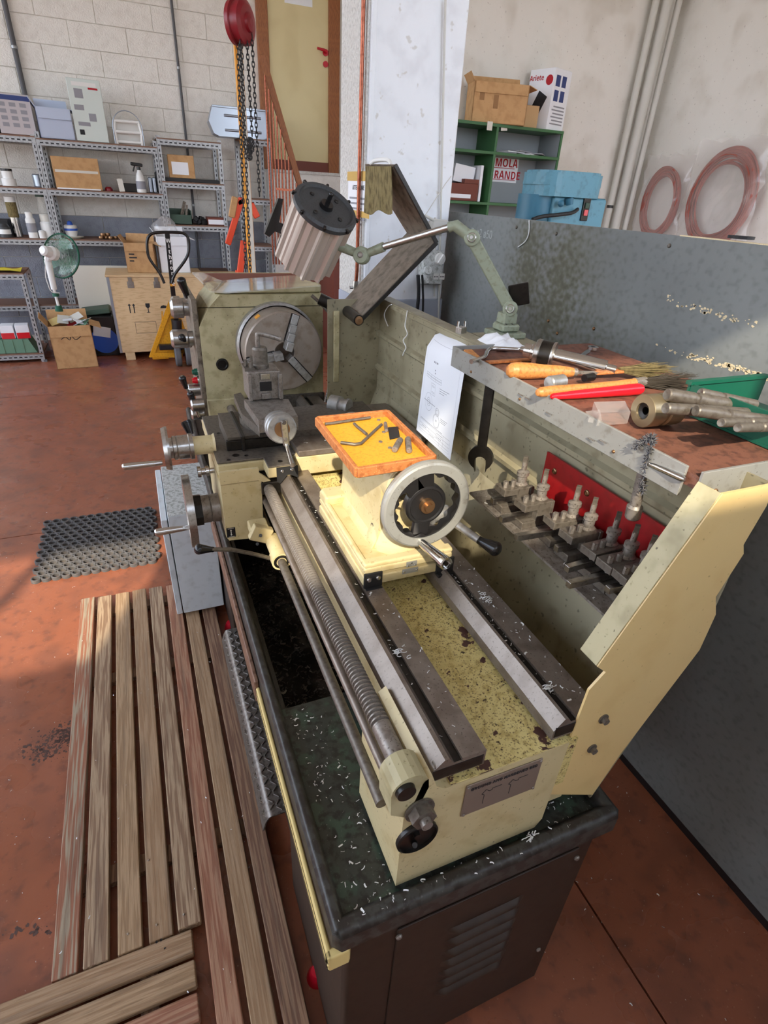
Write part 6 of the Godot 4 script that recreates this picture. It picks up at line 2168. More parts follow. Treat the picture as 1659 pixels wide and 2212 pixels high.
func fan():
	var t := thing("desk_fan", "white pedestal fan with a green round grille, turned away", "fan", Vector3(-0.67, 0.30, -6.1))
	var z := -6.05
	var b := MB.new()
	b.cyl(pz(127, 665, z), pz(104, 575, z), 0.012, 0.012, 14)
	b.cyl(pz(117, 625, z), pz(103, 562, z), 0.024, 0.030, 16)
	part(t, "pole", b, M.white_plastic)
	b = MB.new()
	b.cyl(pz(121, 640, z), pz(119.5, 633, z), 0.027, 0.027, 16)
	b.cyl(pz(128, 672, z), pz(126, 660, z), 0.034, 0.026, 16)
	part(t, "collar", b, M.green_bin)
	var hub := pz(128, 552, z - 0.05)
	var back := pz(90, 540, z + 0.10)
	var ax := (hub - back).normalized()
	b = MB.new()
	b.rev([[0, 0], [0.030, 0.004], [0.042, 0.02], [0.045, 0.08], [0.058, 0.10], [0.058, 0.14], [0, 0.15]], back, ax, 22)
	b.cyl(pz(103, 562, z), back + ax * 0.10, 0.032, 0.03, 14)
	part(t, "motor_housing", b, M.white_plastic)
	b = MB.new()
	for r in [0.06, 0.09, 0.12, 0.15, 0.18]:
		var f := MB.frame(ax)
		for side in [-0.02, 0.06]:
			var ring := []
			for i in 33:
				var a := TAU * i / 32
				ring.append(hub + (f[0] * cos(a) + f[1] * sin(a)) * r + ax * (side * (1.0 - pow(r / 0.19, 3.0)) + 0.02))
			b.tube(ring, 0.0014, 4, false)
	for i in 48:
		var f := MB.frame(ax)
		var a := TAU * i / 48
		var d: Vector3 = f[0] * cos(a) + f[1] * sin(a)
		b.tube([hub + d * 0.04 - ax * 0.0, hub + d * 0.13 + ax * 0.008, hub + d * 0.185 + ax * 0.02], 0.0012, 3, false)
		b.tube([hub + d * 0.04 + ax * 0.08, hub + d * 0.13 + ax * 0.06, hub + d * 0.185 + ax * 0.02], 0.0012, 3, false)
	part(t, "grille", b, M.green_box)
	b = MB.new()
	b.rev([[0.183, 0.010], [0.19, 0.014], [0.19, 0.028], [0.183, 0.030]], hub, ax, 40)
	part(t, "rim", b, M.green_bin)
	for k in 3:
		b = MB.new()
		var f := MB.frame(ax)
		var rows := []
		for i in 5:
			var rr := []
			for j in 6:
				var a := TAU * k / 3 + 0.35 * i - 0.2 + 0.1 * j
				rr.append(hub + (f[0] * cos(a) + f[1] * sin(a)) * (0.03 + 0.026 * j) + ax * (0.045 - 0.012 * i))
			rows.append(rr)
		b.grid(rows)
		part(t, "blade", b, M.fan_mesh)
	b = MB.new()
	b.tube(smooth([back + ax * 0.05, pz(98, 590, z + 0.05), pz(104, 615, z + 0.05), pz(112, 630, z + 0.04), pz(129, 633, z + 0.02)], 5), 0.004, 6)
	part(t, "cord", b, M.white_plastic)
	# open carton in front, stuffed with paper
	var c := carton("open_carton", "open brown cardboard box full of waste paper below the fan", Vector3(-0.68, 0.0, -6.24), Vector3(0.36, 0.40, 0.30), 0.10, M.card, "box", "", true)
	rng.seed = 21
	var cols := ["paper", "off_white", "ink_red", "stripe_yellow", "paper", "green_box", "paper"]
	for i in 9:
		b = MB.new()
		var p := Vector3(rng.randf_range(-0.13, 0.13), 0.385 + rng.randf_range(0, 0.05), rng.randf_range(-0.1, 0.1))
		b.box(p, Vector3(rng.randf_range(0.08, 0.16), 0.004, rng.randf_range(0.07, 0.12)), Basis.from_euler(Vector3(rng.randf_range(-0.5, 0.5), rng.randf_range(0, 3), rng.randf_range(-0.5, 0.5))))
		part(c, "waste_paper", b, M[cols[i % 7]])
	b = MB.new()
	b.tube(smooth([Vector3(-0.09, 0.28, 0.1515), Vector3(-0.05, 0.30, 0.1515), Vector3(-0.02, 0.27, 0.1515), Vector3(0.0, 0.31, 0.1515), Vector3(0.03, 0.27, 0.1515), Vector3(0.08, 0.30, 0.1515)], 4), 0.003, 4)
	part(c, "scribble", b, M.ink)
	# black sack and blue ball carton behind
	var s := thing("black_carton", "black carton printed with a blue ball, papers on top", "box", Vector3(-0.30, 0, -6.7))
	b = MB.new()
	b.bx(-0.60, -0.29, 0.0, 0.40, -6.81, -6.50, 0.01)
	part(s, "body", b, M.black_plastic)
	b = MB.new()
	b.cyl(Vector3(-0.41, 0.16, -6.501), Vector3(-0.41, 0.16, -6.498), 0.115, 0.13, 28)
	part(s, "ball_print", b, M.blue_ball)
	b = MB.new()
	b.box(Vector3(-0.42, 0.25, -6.496), Vector3(0.16, 0.10, 0.004), Basis(VZ, -0.2))
	part(s, "white_print", b, M.paper)
	b = MB.new()
	b.box(Vector3(-0.45, 0.43, -6.67), Vector3(0.28, 0.05, 0.25), Basis(VZ, 0.1), 0.012)
	part(s, "lid", b, M.green_dark)
	b = MB.new()
	b.cyl(pY(200, 748, 0.02), pY(212, 745, 0.02), 0.02, 0.02, 14)
	solo("paper_roll", "small white paper roll lying on the floor by the crate", "roll", b, M.paper)
	b = MB.new()
	b.box(Vector3(-0.30, 0.42, -6.828), Vector3(0.62, 0.84, 0.016), Basis.IDENTITY, 0.003)
	solo("pale_board", "pale board standing upright behind the plywood crate", "board", b, M.off_white)

func crate():
	var t := thing("wooden_crate", "large plywood shipping crate with black handling marks", "crate", Vector3(0.2, 0, -6.55))
	var x0 := -0.275
	var x1 := 0.62
	var z1 := -6.30
	var z0 := -6.80
	var b := MB.new()
	b.bx(x0, x1, 0.075, 0.80, z0, z1, 0.004)
	part(t, "body", b, M.ply)
	b = MB.new()
	b.bx(x0 - 0.01, x1 + 0.01, 0.80, 0.822, z0 - 0.01, z1 + 0.012, 0.003)
	part(t, "lid", b, M.ply)
	for x in [x0 + 0.09, 0.20, x1 - 0.09]:
		b = MB.new()
		b.bx(x - 0.045, x + 0.045, 0.0, 0.075, z0, z1)
		part(t, "foot", b, M.ply)
	b = MB.new()
	b.bx(x0 - 0.003, x0 + 0.022, 0.075, 0.80, z1 - 0.02, z1 + 0.003)
	part(t, "corner_strip", b, M.galvanised)
	for x in [-0.07, 0.17, 0.41]:
		b = MB.new()
		b.bx(x - 0.03, x + 0.03, 0.70, 0.76, z1, z1 + 0.006, 0.002)
		b.bx(x - 0.018, x + 0.018, 0.73, 0.80, z1 + 0.004, z1 + 0.014, 0.003)
		part(t, "latch", b, M.chrome_satin)
	var zz := z1 + 0.0006
	for dx in [-0.02, 0.02]:   # this-way-up arrows
		b = MB.new()
		b.ext([Vector2(-0.005, 0), Vector2(0.005, 0), Vector2(0.005, 0.07), Vector2(0.015, 0.07), Vector2(0, 0.09), Vector2(-0.015, 0.07), Vector2(-0.005, 0.07)], 0.0006, Transform3D(Basis.IDENTITY, Vector3(-0.095 + dx, 0.465, zz)))
		part(t, "arrow_mark", b, M.ink)
	b = MB.new()
	b.ext([Vector2(-0.02, 0), Vector2(0.02, 0), Vector2(0.004, 0.008), Vector2(0.004, 0.04), Vector2(0.02, 0.06), Vector2(0.02, 0.09), Vector2(-0.02, 0.09), Vector2(-0.02, 0.06), Vector2(-0.004, 0.04), Vector2(-0.004, 0.008)], 0.0006, Transform3D(Basis.IDENTITY, Vector3(0.055, 0.465, zz)))
	part(t, "glass_mark", b, M.ink)
	b = MB.new()
	b.ext([Vector2(-0.035, 0), Vector2(0.035, 0), Vector2(0.025, 0.022), Vector2(0.0, 0.03), Vector2(-0.025, 0.022)], 0.0006, Transform3D(Basis.IDENTITY, Vector3(0.205, 0.505, zz)))
	part(t, "umbrella_mark", b, M.ink)
	b = MB.new()
	b.bx(0.325, 0.365, 0.465, 0.495, zz, zz + 0.0006)
	b.bx(0.32, 0.37, 0.52, 0.525, zz, zz + 0.0006)
	b.bx(0.33, 0.36, 0.54, 0.545, zz, zz + 0.0006)
	part(t, "handling_mark", b, M.ink)
	b = MB.new()
	for q in [[-0.09, 0.11, 0.375, 0.378], [-0.09, 0.11, 0.265, 0.268], [-0.09, -0.087, 0.265, 0.378], [0.107, 0.11, 0.265, 0.378]]:
		b.bx(q[0], q[1], q[2], q[3], zz, zz + 0.0006)
	part(t, "square_outline", b, M.ink)
	b = MB.new()
	b.bx(0.05, 0.11, 0.09, 0.15, zz, zz + 0.0008)
	var w := part(t, "white_label", b, M.paper)
	b = MB.new()
	b.bx(0.073, 0.085, 0.105, 0.125, zz + 0.0008, zz + 0.0014)
	part(w, "print", b, M.ink)
	# boxes on top
	var y := 0.822
	var c := carton("open_carton", "open brown carton with handwriting, standing on the crate", Vector3(0.07, y, -6.52), Vector3(0.27, 0.27, 0.22), -0.12, M.card, "box", "", true)
	b = MB.new()
	for q in [[-0.09, 0.21, 0.02, 0.21], [-0.10, 0.17, -0.05, 0.17], [-0.10, 0.14, -0.03, 0.14], [-0.10, 0.11, -0.06, 0.11]]:
		b.bar(Vector3(q[0], q[1], 0.111), Vector3(q[2], q[3], 0.111), 0.012, 0.001, VZ)
	part(c, "handwriting", b, M.ink)
	c = carton("white_carton", "open white carton holding a plastic bag on the crate", Vector3(0.375, y, -6.56), Vector3(0.28, 0.33, 0.24), 0.03, M.paper, "box", "", true)
	b = MB.new()
	var ns := noise(5, 3.0)
	var rows := []
	for i in 11:
		var rr := []
		for k in 17:
			var a := PI * i / 10.0
			var p := TAU * k / 16.0
			var d := Vector3(sin(a) * cos(p), cos(a), sin(a) * sin(p))
			rr.append(Vector3(0.33, y + 0.37, -6.56) + d * Vector3(0.12, 0.13, 0.10) * (1.0 + 0.35 * ns.get_noise_3dv(d)))
		rows.append(rr)
	b.grid(rows)
	solo("plastic_bag", "crumpled clear plastic bag in the white carton", "bag", b, M.film)
	b = MB.new()
	b.bx(0.63, 1.10, 0.0, 0.80, -6.75, -6.35, 0.004)
	solo("plywood_case", "second plywood case half hidden behind the lathe headstock", "crate", b, M.ply)

func pallet_jack():
	var t := thing("pallet_jack", "yellow hand pallet truck with a black loop handle before the crate", "pallet truck", Vector3(0.25, 0, -6.0))
	var z := -6.04
	var b := MB.new()
	var lp := []
	for q in [[355, 612], [345, 590], [325, 562], [319, 545], [318, 520], [326, 506], [345, 502], [380, 502], [398, 505], [407, 517], [407, 545], [398, 565], [378, 592], [371, 612]]:
		lp.append(pz(q[0], q[1], z + 0.12))
	b.tube(smooth(lp, 3), 0.013, 10)
	part(t, "handle_loop", b, M.black_plastic)
	b = MB.new()
	b.bar(pz(361, 503, z + 0.12), pz(372, 612, z + 0.10), 0.042, 0.02, VZ, 0.004)
	b.bar(pz(371, 608, z + 0.10), pz(381, 690, z + 0.03), 0.042, 0.03, VZ, 0.004)
	var st := part(t, "drawbar", b, M.black_paint)
	var tx: MeshInstance3D = put_text(st, "lettering", "W\ni\nt\nh\nf\no\nr\nc\ne", 0.034, M.white_plastic, pz(369, 567, z + 0.127), VX, VY, true)
	tx.mesh.line_spacing = -14.0
	var w0 := pz(361, 520, z + 0.13)
	var w1 := pz(372, 612, z + 0.13)
	tx.rotate_z(atan2(w1.x - w0.x, w0.y - w1.y) * 0.9)
	b = MB.new()
	b.bar(pz(373, 613, z + 0.115), pz(374, 618, z + 0.113), 0.05, 0.006, VZ)
	part(t, "collar", b, M.post_orange)
	b = MB.new()   # triangular yellow chassis plate
	var o := []
	for q in [[365, 650], [380, 652], [420, 770], [410, 770], [372, 664], [335, 762], [395, 762], [395, 772], [322, 772]]:
		var p := pz(q[0], q[1], z)
		o.append(Vector2(p.x, p.y))
	b.ext(o, 0.03, along_z(z - 0.03))
	part(t, "frame", b, M.jack_yellow)
	b = MB.new()
	var o2 := []
	for q in [[368, 655], [412, 765], [333, 765]]:
		var p := pz(q[0], q[1], z)
		o2.append(Vector2(p.x, p.y))
	b.ext(o2, 0.012, along_z(z - 0.03))
	part(t, "web_plate", b, M.jack_yellow)
	b = MB.new()
	for x in [0.10, 0.44]:
		b.bx(x - 0.08, x + 0.08, 0.05, 0.10, -6.28, -6.06, 0.008)
	part(t, "forks", b, M.jack_yellow)
	b = MB.new()
	b.cyl(pz(381, 690, z + 0.03), pz(385, 755, z + 0.02), 0.05, 0.04, 16)
	b.bx(0.10, 0.42, 0.16, 0.21, z - 0.01, z + 0.05, 0.006)
	part(t, "pump", b, M.black_paint)
	for x in [0.235, 0.335]:
		b = MB.new()
		b.rev([[0.0, 0.0], [0.09, 0.0], [0.10, 0.012], [0.10, 0.048], [0.09, 0.06], [0, 0.06]], Vector3(x, 0.10, z + 0.06), VX, 24)
		part(t, "wheel", b, M.tyre_grey)
	b = MB.new()
	b.bar(pz(350, 672, z - 0.02), pz(352, 740, z - 0.02), 0.012, 0.012, VZ)
	part(t, "link_rod", b, M.jack_yellow)

func chain(par: Node3D, a: Vector3, c: Vector3, pitch := 0.026, r := 0.003, w := 0.0085, m := "black_paint"):
	var b := MB.new()
	var n := int((c - a).length() / pitch)
	var d := (c - a).normalized()
	var f := MB.frame(d)
	for i in n:
		var o := a + d * pitch * (i + 0.5)
		var u: Vector3 = f[i % 2]
		var ring := []
		for k in 9:
			var t := TAU * k / 8
			ring.append(o + u * cos(t) * w + d * sin(t) * pitch * 0.72)
		b.tube(ring, r, 4, false)
	part(par, "chain", b, M[m])
func hoist():
	var z := -4.5
	var t := thing("hoist_post", "upright orange steel post carrying the red chain hoist", "post", Vector3(0.80, 0, z))
	var b := MB.new()
	b.bx(0.785, 0.835, 0.0, 5.3, z - 0.06, z - 0.02, 0.003)
	part(t, "post", b, M.post_orange)
	b = MB.new()
	b.bx(0.805, 0.832, 0.0, 5.3, z - 0.02, z - 0.018)
	part(t, "reflective_strip", b, M.off_white)
	t = thing("chain_hoist", "dark red chain hoist with long black chains", "hoist", pz(520, 85, -4.42))
	var c := pz(519, 49, -4.40)
	b = MB.new()
	var ax := Vector3(0.75, 0, 0.66).normalized()
	b.rev([[0, -0.06], [0.08, -0.055], [0.108, -0.045], [0.112, -0.02], [0.10, -0.012], [0.10, 0.010], [0.112, 0.015], [0.110, 0.040], [0.085, 0.055], [0.05, 0.06], [0.045, 0.075], [0.02, 0.08], [0, 0.08]], c, ax, 30)
	part(t, "body", b, M.hoist_red)
	b = MB.new()
	b.tube(smooth([c + Vector3(0, 0.10, 0), c + Vector3(-0.02, 0.15, 0), c + Vector3(0.0, 0.20, 0), c + Vector3(0.03, 0.17, 0)], 5), 0.013, 8)
	b.cyl(c + Vector3(0, 0.095, 0), c + Vector3(0, 0.13, 0), 0.022, 0.018, 12)
	part(t, "top_hook", b, M.black_paint)
	for q in [[[513, 82], [531, 590], -4.40], [[521, 80], [541, 595], -4.36], [[533, 82], [545, 300], -4.36], [[544, 75], [561, 430], -4.38], [[517, 60], [527, 330], -4.34]]:
		chain(t, pz(q[0][0], q[0][1], q[2]), pz(q[1][0], q[1][1], q[2]))
	b = MB.new()
	rng.seed = 44
	for i in 24:
		var o := pz(541 + rng.randf_range(-5, 5), 320 + rng.randf_range(-20, 22), -4.36)
		var ring := []
		for k in 9:
			ring.append(o + Vector3(cos(TAU * k / 8) * 0.012, sin(TAU * k / 8) * 0.016, rng.randf_range(-0.002, 0.002)))
		b.tube(ring, 0.003, 4, false)
	part(t, "chain_bundle", b, M.black_paint)
	# orange lifting gear standing behind it
	t = thing("orange_jack", "bright orange lifting arm standing beside the orange post", "jack", Vector3(0.66, 0, -4.9))
	for q in [[[522, 428], [492, 528], 0.045], [[513, 440], [540, 425], 0.04], [[527, 520], [518, 592], 0.05], [[541, 440], [556, 470], 0.05]]:
		b = MB.new()
		b.bar(pz(q[0][0], q[0][1], -4.9), pz(q[1][0], q[1][1], -4.9), q[2], 0.03, VZ, 0.006)
		part(t, "arm", b, M.orange_red)
	b = MB.new()
	b.bar(pz(508, 425, -4.88), pz(500, 470, -4.88), 0.05, 0.02, VZ, 0.008)
	part(t, "wrapped_grip", b, M.card)
	b = MB.new()
	var p := pz(518, 590, -4.9)
	b.bx(p.x - 0.03, p.x + 0.03, 0.0, p.y + 0.02, -4.94, -4.89, 0.005)
	b.bx(p.x - 0.14, p.x + 0.14, 0.0, 0.05, -5.05, -4.75, 0.005)
	part(t, "base", b, M.orange_red)

func door():
	var z := ZB
	var l := pz(585, 200, z + 0.06).x
	var r := pz(709.5, 200, z + 0.06).x
	var y0 := pz(650, 370, z + 0.06).y
	var y1 := y0 + 2.06
	var b := MB.new()
	b.bx(l, r, y0 + 0.07, y1, z + 0.01, z + 0.05)
	var d := struct("door_1", b, M.door_cream)
	b = MB.new()
	b.bx(l, r, y0, y0 + 0.10, z + 0.01, z + 0.056, 0.002)
	part(d, "kick_plate", b, M.red_brown)
	b = MB.new()
	b.bx(l - 0.11, l, y0, y1 + 0.11, z - 0.005, z + 0.075, 0.006)
	part(d, "frame_side", b, M.wood_brown)
	b = MB.new()
	b.bx(r, r + 0.125, y0 - 0.02, y1 + 0.11, z - 0.005, z + 0.075, 0.006)
	part(d, "frame_side", b, M.wood_brown)
	b = MB.new()
	b.bx(l - 0.11, r + 0.125, y1, y1 + 0.11, z - 0.005, z + 0.075, 0.006)
	part(d, "frame_top", b, M.wood_brown)
	b = MB.new()
	var h := pz(703, 114, z + 0.06)
	b.cyl(h, h + VZ * 0.012, 0.030, 0.030, 20)
	b.cyl(h, h + VZ * 0.05, 0.012, 0.012, 12)
	b.tube([h + VZ * 0.05, h + Vector3(-0.03, 0.012, 0.055), h + Vector3(-0.105, 0.02, 0.05)], [0.013, 0.013, 0.011], 10)
	part(d, "handle", b, M.handle_red, "red door handle")
	b = MB.new()
	var k := pz(703, 139, z + 0.06)
	b.cyl(k, k + VZ * 0.012, 0.028, 0.028, 20)
	part(d, "key_plate", b, M.handle_red)
	b = MB.new()
	var s0 := pz(614, -20, z + 0.055)
	var s1 := pz(675, 16, z + 0.055)
	b.bx(s0.x, s1.x, s1.y, s1.y + 0.21, z + 0.051, z + 0.0525)
	var sg := part(d, "paper_sign", b, M.paper)
	b = MB.new()
	b.bx(s0.x + 0.09, s1.x - 0.09, s1.y + 0.06, s1.y + 0.075, z + 0.0525, z + 0.053)
	part(sg, "print_line", b, M.ink)
	# landing and steps below the door
	var st := thing("steps", "pale landing with dark brown steps under the cream door", "steps", Vector3(1.9, 0, -7.0))
	b = MB.new()
	b.bx(1.50, 2.50, 0.0, y0 - 0.03, z + 0.02, z + 0.35)
	part(st, "landing", b, M.block_white)
	b = MB.new()
	b.bx(1.50, 2.50, y0 - 0.03, y0 - 0.002, z + 0.02, z + 0.37, 0.003)
	part(st, "tread", b, M.column_rough)
	for i in 4:
		b = MB.new()
		b.bx(2.02 - 0.04 * i, 2.50, 0.0, y0 - 0.24 - 0.19 * i, z + 0.36 + 0.25 * i, z + 0.62 + 0.25 * i, 0.004)
		part(st, "step", b, M.red_brown)
	# leaning brown rail with thin rods
	var rl := thing("hand_rail", "sloping brown wooden hand rail with thin copper rods", "railing", Vector3(1.6, 0, -6.5))
	b = MB.new()
	b.bar(pz(565, 118, -6.55), pz(651, 412, -6.55), 0.06, 0.03, VZ, 0.004)
	part(rl, "rail", b, M.wood_brown)
	for i in 9:
		var x := 572.0 + i * 8.5
		var top := 122 + (x - 560.0) * 3.42
		b = MB.new()
		var a := pz(x, minf(top, 400), -6.52)
		b.cyl(Vector3(a.x, 0.9, a.z), a, 0.009, 0.009, 8)
		part(rl, "rod", b, M.copper)
	b = MB.new()
	b.bar(pz(595, 408, -6.50), pz(640, 412, -6.50), 0.02, 0.02, VZ)
	part(rl, "cross_piece", b, M.copper)

# ---- column, grey partition and the corner behind it
func panel_print() -> ImageTexture:
	var w := 640
	var h := 400
	var im := Image.create(w, h, false, Image.FORMAT_RGB8)
	var big := noise(301, 0.006)
	var mid := noise(302, 0.025)
	var fine := noise(303, 0.16, FastNoiseLite.TYPE_SIMPLEX_SMOOTH, 2)
	for j in h:
		for i in w:
			var z := -2.40 + 3.0 * i / w
			var y := 1.60 * (1.0 - float(j) / h)
			var g := big.get_noise_2d(i, j)
			var f := fine.get_noise_2d(i, j)
			var m := mid.get_noise_2d(i, j)
			var c := c8(132, 135, 133).lerp(c8(116, 119, 117), clampf(0.5 + g, 0, 1))
			var st := exp(-pow((z + 1.60 + 0.06 * m) / 0.17, 2.0) - pow((y - 1.40) / 0.30, 2.0)) + 0.8 * exp(-pow((z + 1.80) / 0.08, 2.0) - pow((y - 1.45) / 0.2, 2.0)) + 0.45 * exp(-pow((z + 1.3) / 0.14, 2.0) - pow((y - 1.25) / 0.10, 2.0))
			st = clampf(st * (0.8 + 0.6 * m + 1.0 * f), 0.0, 1.0)
			c = c.lerp(c8(86, 84, 62), 0.75 * st)
			c = c.darkened(0.10 * clampf(f * 2.0 - 0.3, 0.0, 1.0))
			im.set_pixel(i, j, c)
	return ImageTexture.create_from_image(im)
func right_things():
	var b := MB.new()
	b.bx(0.868, 1.245, 0.0, 5.3, -2.61, -2.312, 0.008)
	var col := struct("wall_column", b, M.plaster_white)
	b = MB.new()
	b.bx(0.862, 0.869, 1.25, 5.3, -2.608, -2.318)
	part(col, "rough_face", b, M.column_rough)
	b = MB.new()
	b.bx(0.860, 1.250, 0.0, 1.25, -2.616, -2.307, 0.006)
	part(col, "dado", b, M.dado)
	b = MB.new()
	b.bx(0.872, 0.889, 1.25, 5.3, -2.3125, -2.306, 0.002)
	part(col, "corner_bead", b, M.plaster_white)
	# copper pipe with valve in front of the column side
	var t := thing("copper_pipe", "thin copper pipe running down past the white column", "pipe", Vector3(0.845, 1.2, -2.40))
	var p := pX(778, 300, 0.848)
	b = MB.new()
	b.tube([Vector3(p.x, 5.3, p.z), Vector3(p.x, 1.36, p.z), Vector3(p.x - 0.004, 1.31, p.z)], 0.0075, 12)
	part(t, "pipe", b, M.copper)
	b = MB.new()
	b.cyl(Vector3(p.x - 0.004, 1.32, p.z), Vector3(p.x - 0.008, 1.275, p.z), 0.012, 0.012, 12)
	b.cyl(Vector3(p.x - 0.03, 1.295, p.z), Vector3(p.x + 0.012, 1.295, p.z), 0.006, 0.006, 8)
	part(t, "valve", b, M.chrome_satin)
	b = MB.new()
	b.cyl(pz(962, 0, -2.300), pz(947, 690, -2.300), 0.0045, 0.0045, 8)
	b.cyl(pz(940, 470, -2.300), pz(938, 640, -2.300), 0.004, 0.004, 8)
	solo("grey_cable", "thin grey cable running up the front of the white column", "cable", b, M.pipe_white)
	# taped notice on the column side
	t = thing("paper_notice", "white notice taped with yellow tape to the column side", "notice", Vector3(0.86, 1.45, -2.45))
	var xn := 0.8605
	var n0 := pX(753, 383, xn)
	var n1 := pX(797, 465, xn)
	b = MB.new()
	b.bx(xn - 0.001, xn, n1.y, n0.y, n0.z, n1.z)
	var pg := part(t, "page", b, M.paper)
	put_text(pg, "heading", "ATTENZIONE", 0.016, M.ink, Vector3(xn - 0.001, n0.y - 0.035, (n0.z + n1.z) / 2), VZ, VY, true)
	for k in 6:
		b = MB.new()
		b.bx(xn - 0.0016, xn - 0.001, n0.y - 0.075 - 0.018 * k, n0.y - 0.068 - 0.018 * k, n0.z + 0.02, n1.z - 0.02 - 0.03 * (k % 3))
		part(pg, "text_line", b, M.ink_grey)
	for q in [[n0.y - 0.012, n0.y + 0.02], [n1.y - 0.012, n1.y + 0.01]]:
		b = MB.new()
		b.bx(xn - 0.0022, xn - 0.0012, q[0], q[1], n0.z - 0.01, n1.z + 0.006)
		part(t, "tape", b, M.tape)
	# sockets and cables on the column front
	var zc := -2.306
	t = thing("power_socket", "grey power socket panel with a rotary switch on the column", "socket", Vector3(1.15, 1.3, zc))
	var a := pz(900, 612, zc)
	var c := pz(950, 540, zc)
	b = MB.new()
	b.bx(a.x, c.x, a.y, c.y, zc, zc + 0.05, 0.006)
	part(t, "housing", b, M.white_dirty)
	b = MB.new()
	var s := pz(938, 556, zc)
	b.cyl(s + VZ * 0.05, s + VZ * 0.062, 0.024, 0.022, 20)
	b.box(s + VZ * 0.066, Vector3(0.012, 0.04, 0.012), Basis(VZ, -0.6), 0.002)
	part(t, "rotary_switch", b, M.white_plastic)
	for q in [[930, 594], [943, 594]]:
		b = MB.new()
		var o := pz(q[0], q[1], zc)
		b.box(o + VZ * 0.051, Vector3(0.026, 0.026, 0.004), Basis.IDENTITY, 0.002)
		var so := part(t, "outlet", b, M.white_plastic)
		b = MB.new()
		for dx in [-0.007, 0, 0.007]:
			b.cyl(o + Vector3(dx, 0, 0.0525), o + Vector3(dx, 0, 0.0537), 0.0022, 0.0022, 8)
		part(so, "pin_hole", b, M.ink)
	b = MB.new()
	var g := pz(908, 583, zc)
	b.cyl(g + VZ * 0.05, g + Vector3(-0.004, 0.01, 0.085), 0.018, 0.016, 16)
	b.cyl(g + Vector3(0, -0.01, 0.06), g + Vector3(0, -0.045, 0.075), 0.014, 0.009, 14)
	part(t, "plug", b, M.white_dirty)
	for q in [[[903, 594], [904, 640], [899, 690], "thicker black cable hanging from the socket panel"], [[912, 594], [914, 650], [912, 700], "thinner black cable hanging beside the thicker one"]]:
		b = MB.new()
		b.tube(smooth([pz(q[0][0], q[0][1], zc + 0.075), pz(q[1][0], q[1][1], zc + 0.07), pz(q[2][0], q[2][1], zc + 0.06), pz(q[2][0] - 2, q[2][1] + 60, zc + 0.06)], 5), 0.008 if q[3].begins_with("thicker") else 0.005, 8)
		solo("power_cable", q[3], "cable", b, M.black_rubber)
	b = MB.new()
	b.tube([pz(918, 466, -2.27), pz(935, 475, -2.27), pz(965, 478, -2.27)], 0.006, 6)
	b.tube([pz(918, 466, -2.27), pz(960, 400, -2.27), pz(975, 380, -2.27)], 0.0018, 5)
	b.bx(pz(928, 470, -2.30).x, pz(960, 500, -2.30).x, pz(940, 500, -2.30).y, pz(940, 476, -2.30).y, -2.308, -2.26, 0.004)
	solo("wire_bracket", "small wire bracket fixed to the column below its cables", "bracket", b, M.pipe_white)
	# grey partition
	var pn := thing("grey_partition", "tall grey painted board partition behind the lathe, chipped and stained", "partition", Vector3(1.296, 0, -0.9))
	b = MB.new()
	b.bx(1.2875, 1.306, 0.035, 1.590, -2.405, 0.6)
	part(pn, "board", b, M.panel_grey)
	b = MB.new()
	b.uvquad(Vector3(1.287, 1.59, -2.405), Vector3(1.287, 1.59, 0.6), Vector3(1.287, 0.035, 0.6), Vector3(1.287, 0.035, -2.405), -VX)
	var pm := StandardMaterial3D.new()
	pm.resource_name = "partition_face"
	pm.albedo_texture = panel_print()
	pm.roughness = 0.6
	pm.cull_mode = BaseMaterial3D.CULL_DISABLED
	part(pn, "painted_face", b, pm, "grey painted face with a mould stain")
	b = MB.new()
	b.bx(1.2885, 1.305, 1.5885, 1.5925, -1.16, 0.6)
	part(pn, "bare_edge", b, M.chipboard)
	b = MB.new()
	b.bx(1.292, 1.302, 0.0, 0.036, -2.40, 0.6)
	part(pn, "base_rail", b, M.black_paint)
	b = MB.new()
	rng.seed = 17
	for q in [[1425, 644, 1635, 702, 60], [1412, 748, 1659, 815, 110], [1440, 640, 1450, 648, 6]]:
		for i in q[4]:
			var u := rng.randf()
			u = u if rng.randf() < 0.4 else 0.3 + 0.7 * u
			var o := pX(lerpf(q[0], q[2], u), lerpf(q[1], q[3], u) + rng.randfn() * 4.0, 1.2868)
			var k := []
			var r := rng.randf_range(0.0008, 0.0036) * (1.3 if q[4] > 100 and u > 0.6 else 1.0)
			for j in 7:
				var an := TAU * j / 7
				k.append(Vector2(cos(an) * 1.5, sin(an)) * r * rng.randf_range(0.6, 1.2))
			b.ext(k, 0.0006, Transform3D(Basis(VZ, VY, -VX), o))
	tag(part(pn, "paint_chips", b, M.chipboard), "", "", "", "stuff")
	for q in [[1116, 491], [1202, 505], [1446, 531], [1185, 693], [1283, 710], [1204, 720]]:
		b = MB.new()
		screw_head(b, pX(q[0], q[1], 1.2868), -VX, 0.0055)
		part(pn, "screw", b, M.bronze if q[1] > 600 else M.steel_dark)
	put_text(pn, "chalk_writing", "7na2 ø50", 0.028, mat("chalk", c8(178, 182, 180), 0.9), pX(1040, 504, 1.2868), VZ, VY, false)
	b = MB.new()
	disc_ring(b, pX(1600, 516, 1.297), VY, func(_q): return 0.022, func(_q): return 0.028, 0.006, 28)
	solo("rubber_ring", "black rubber ring lying on the partition top", "ring", b, M.black_rubber)
	green_rack()
	drill_press()
	corner()

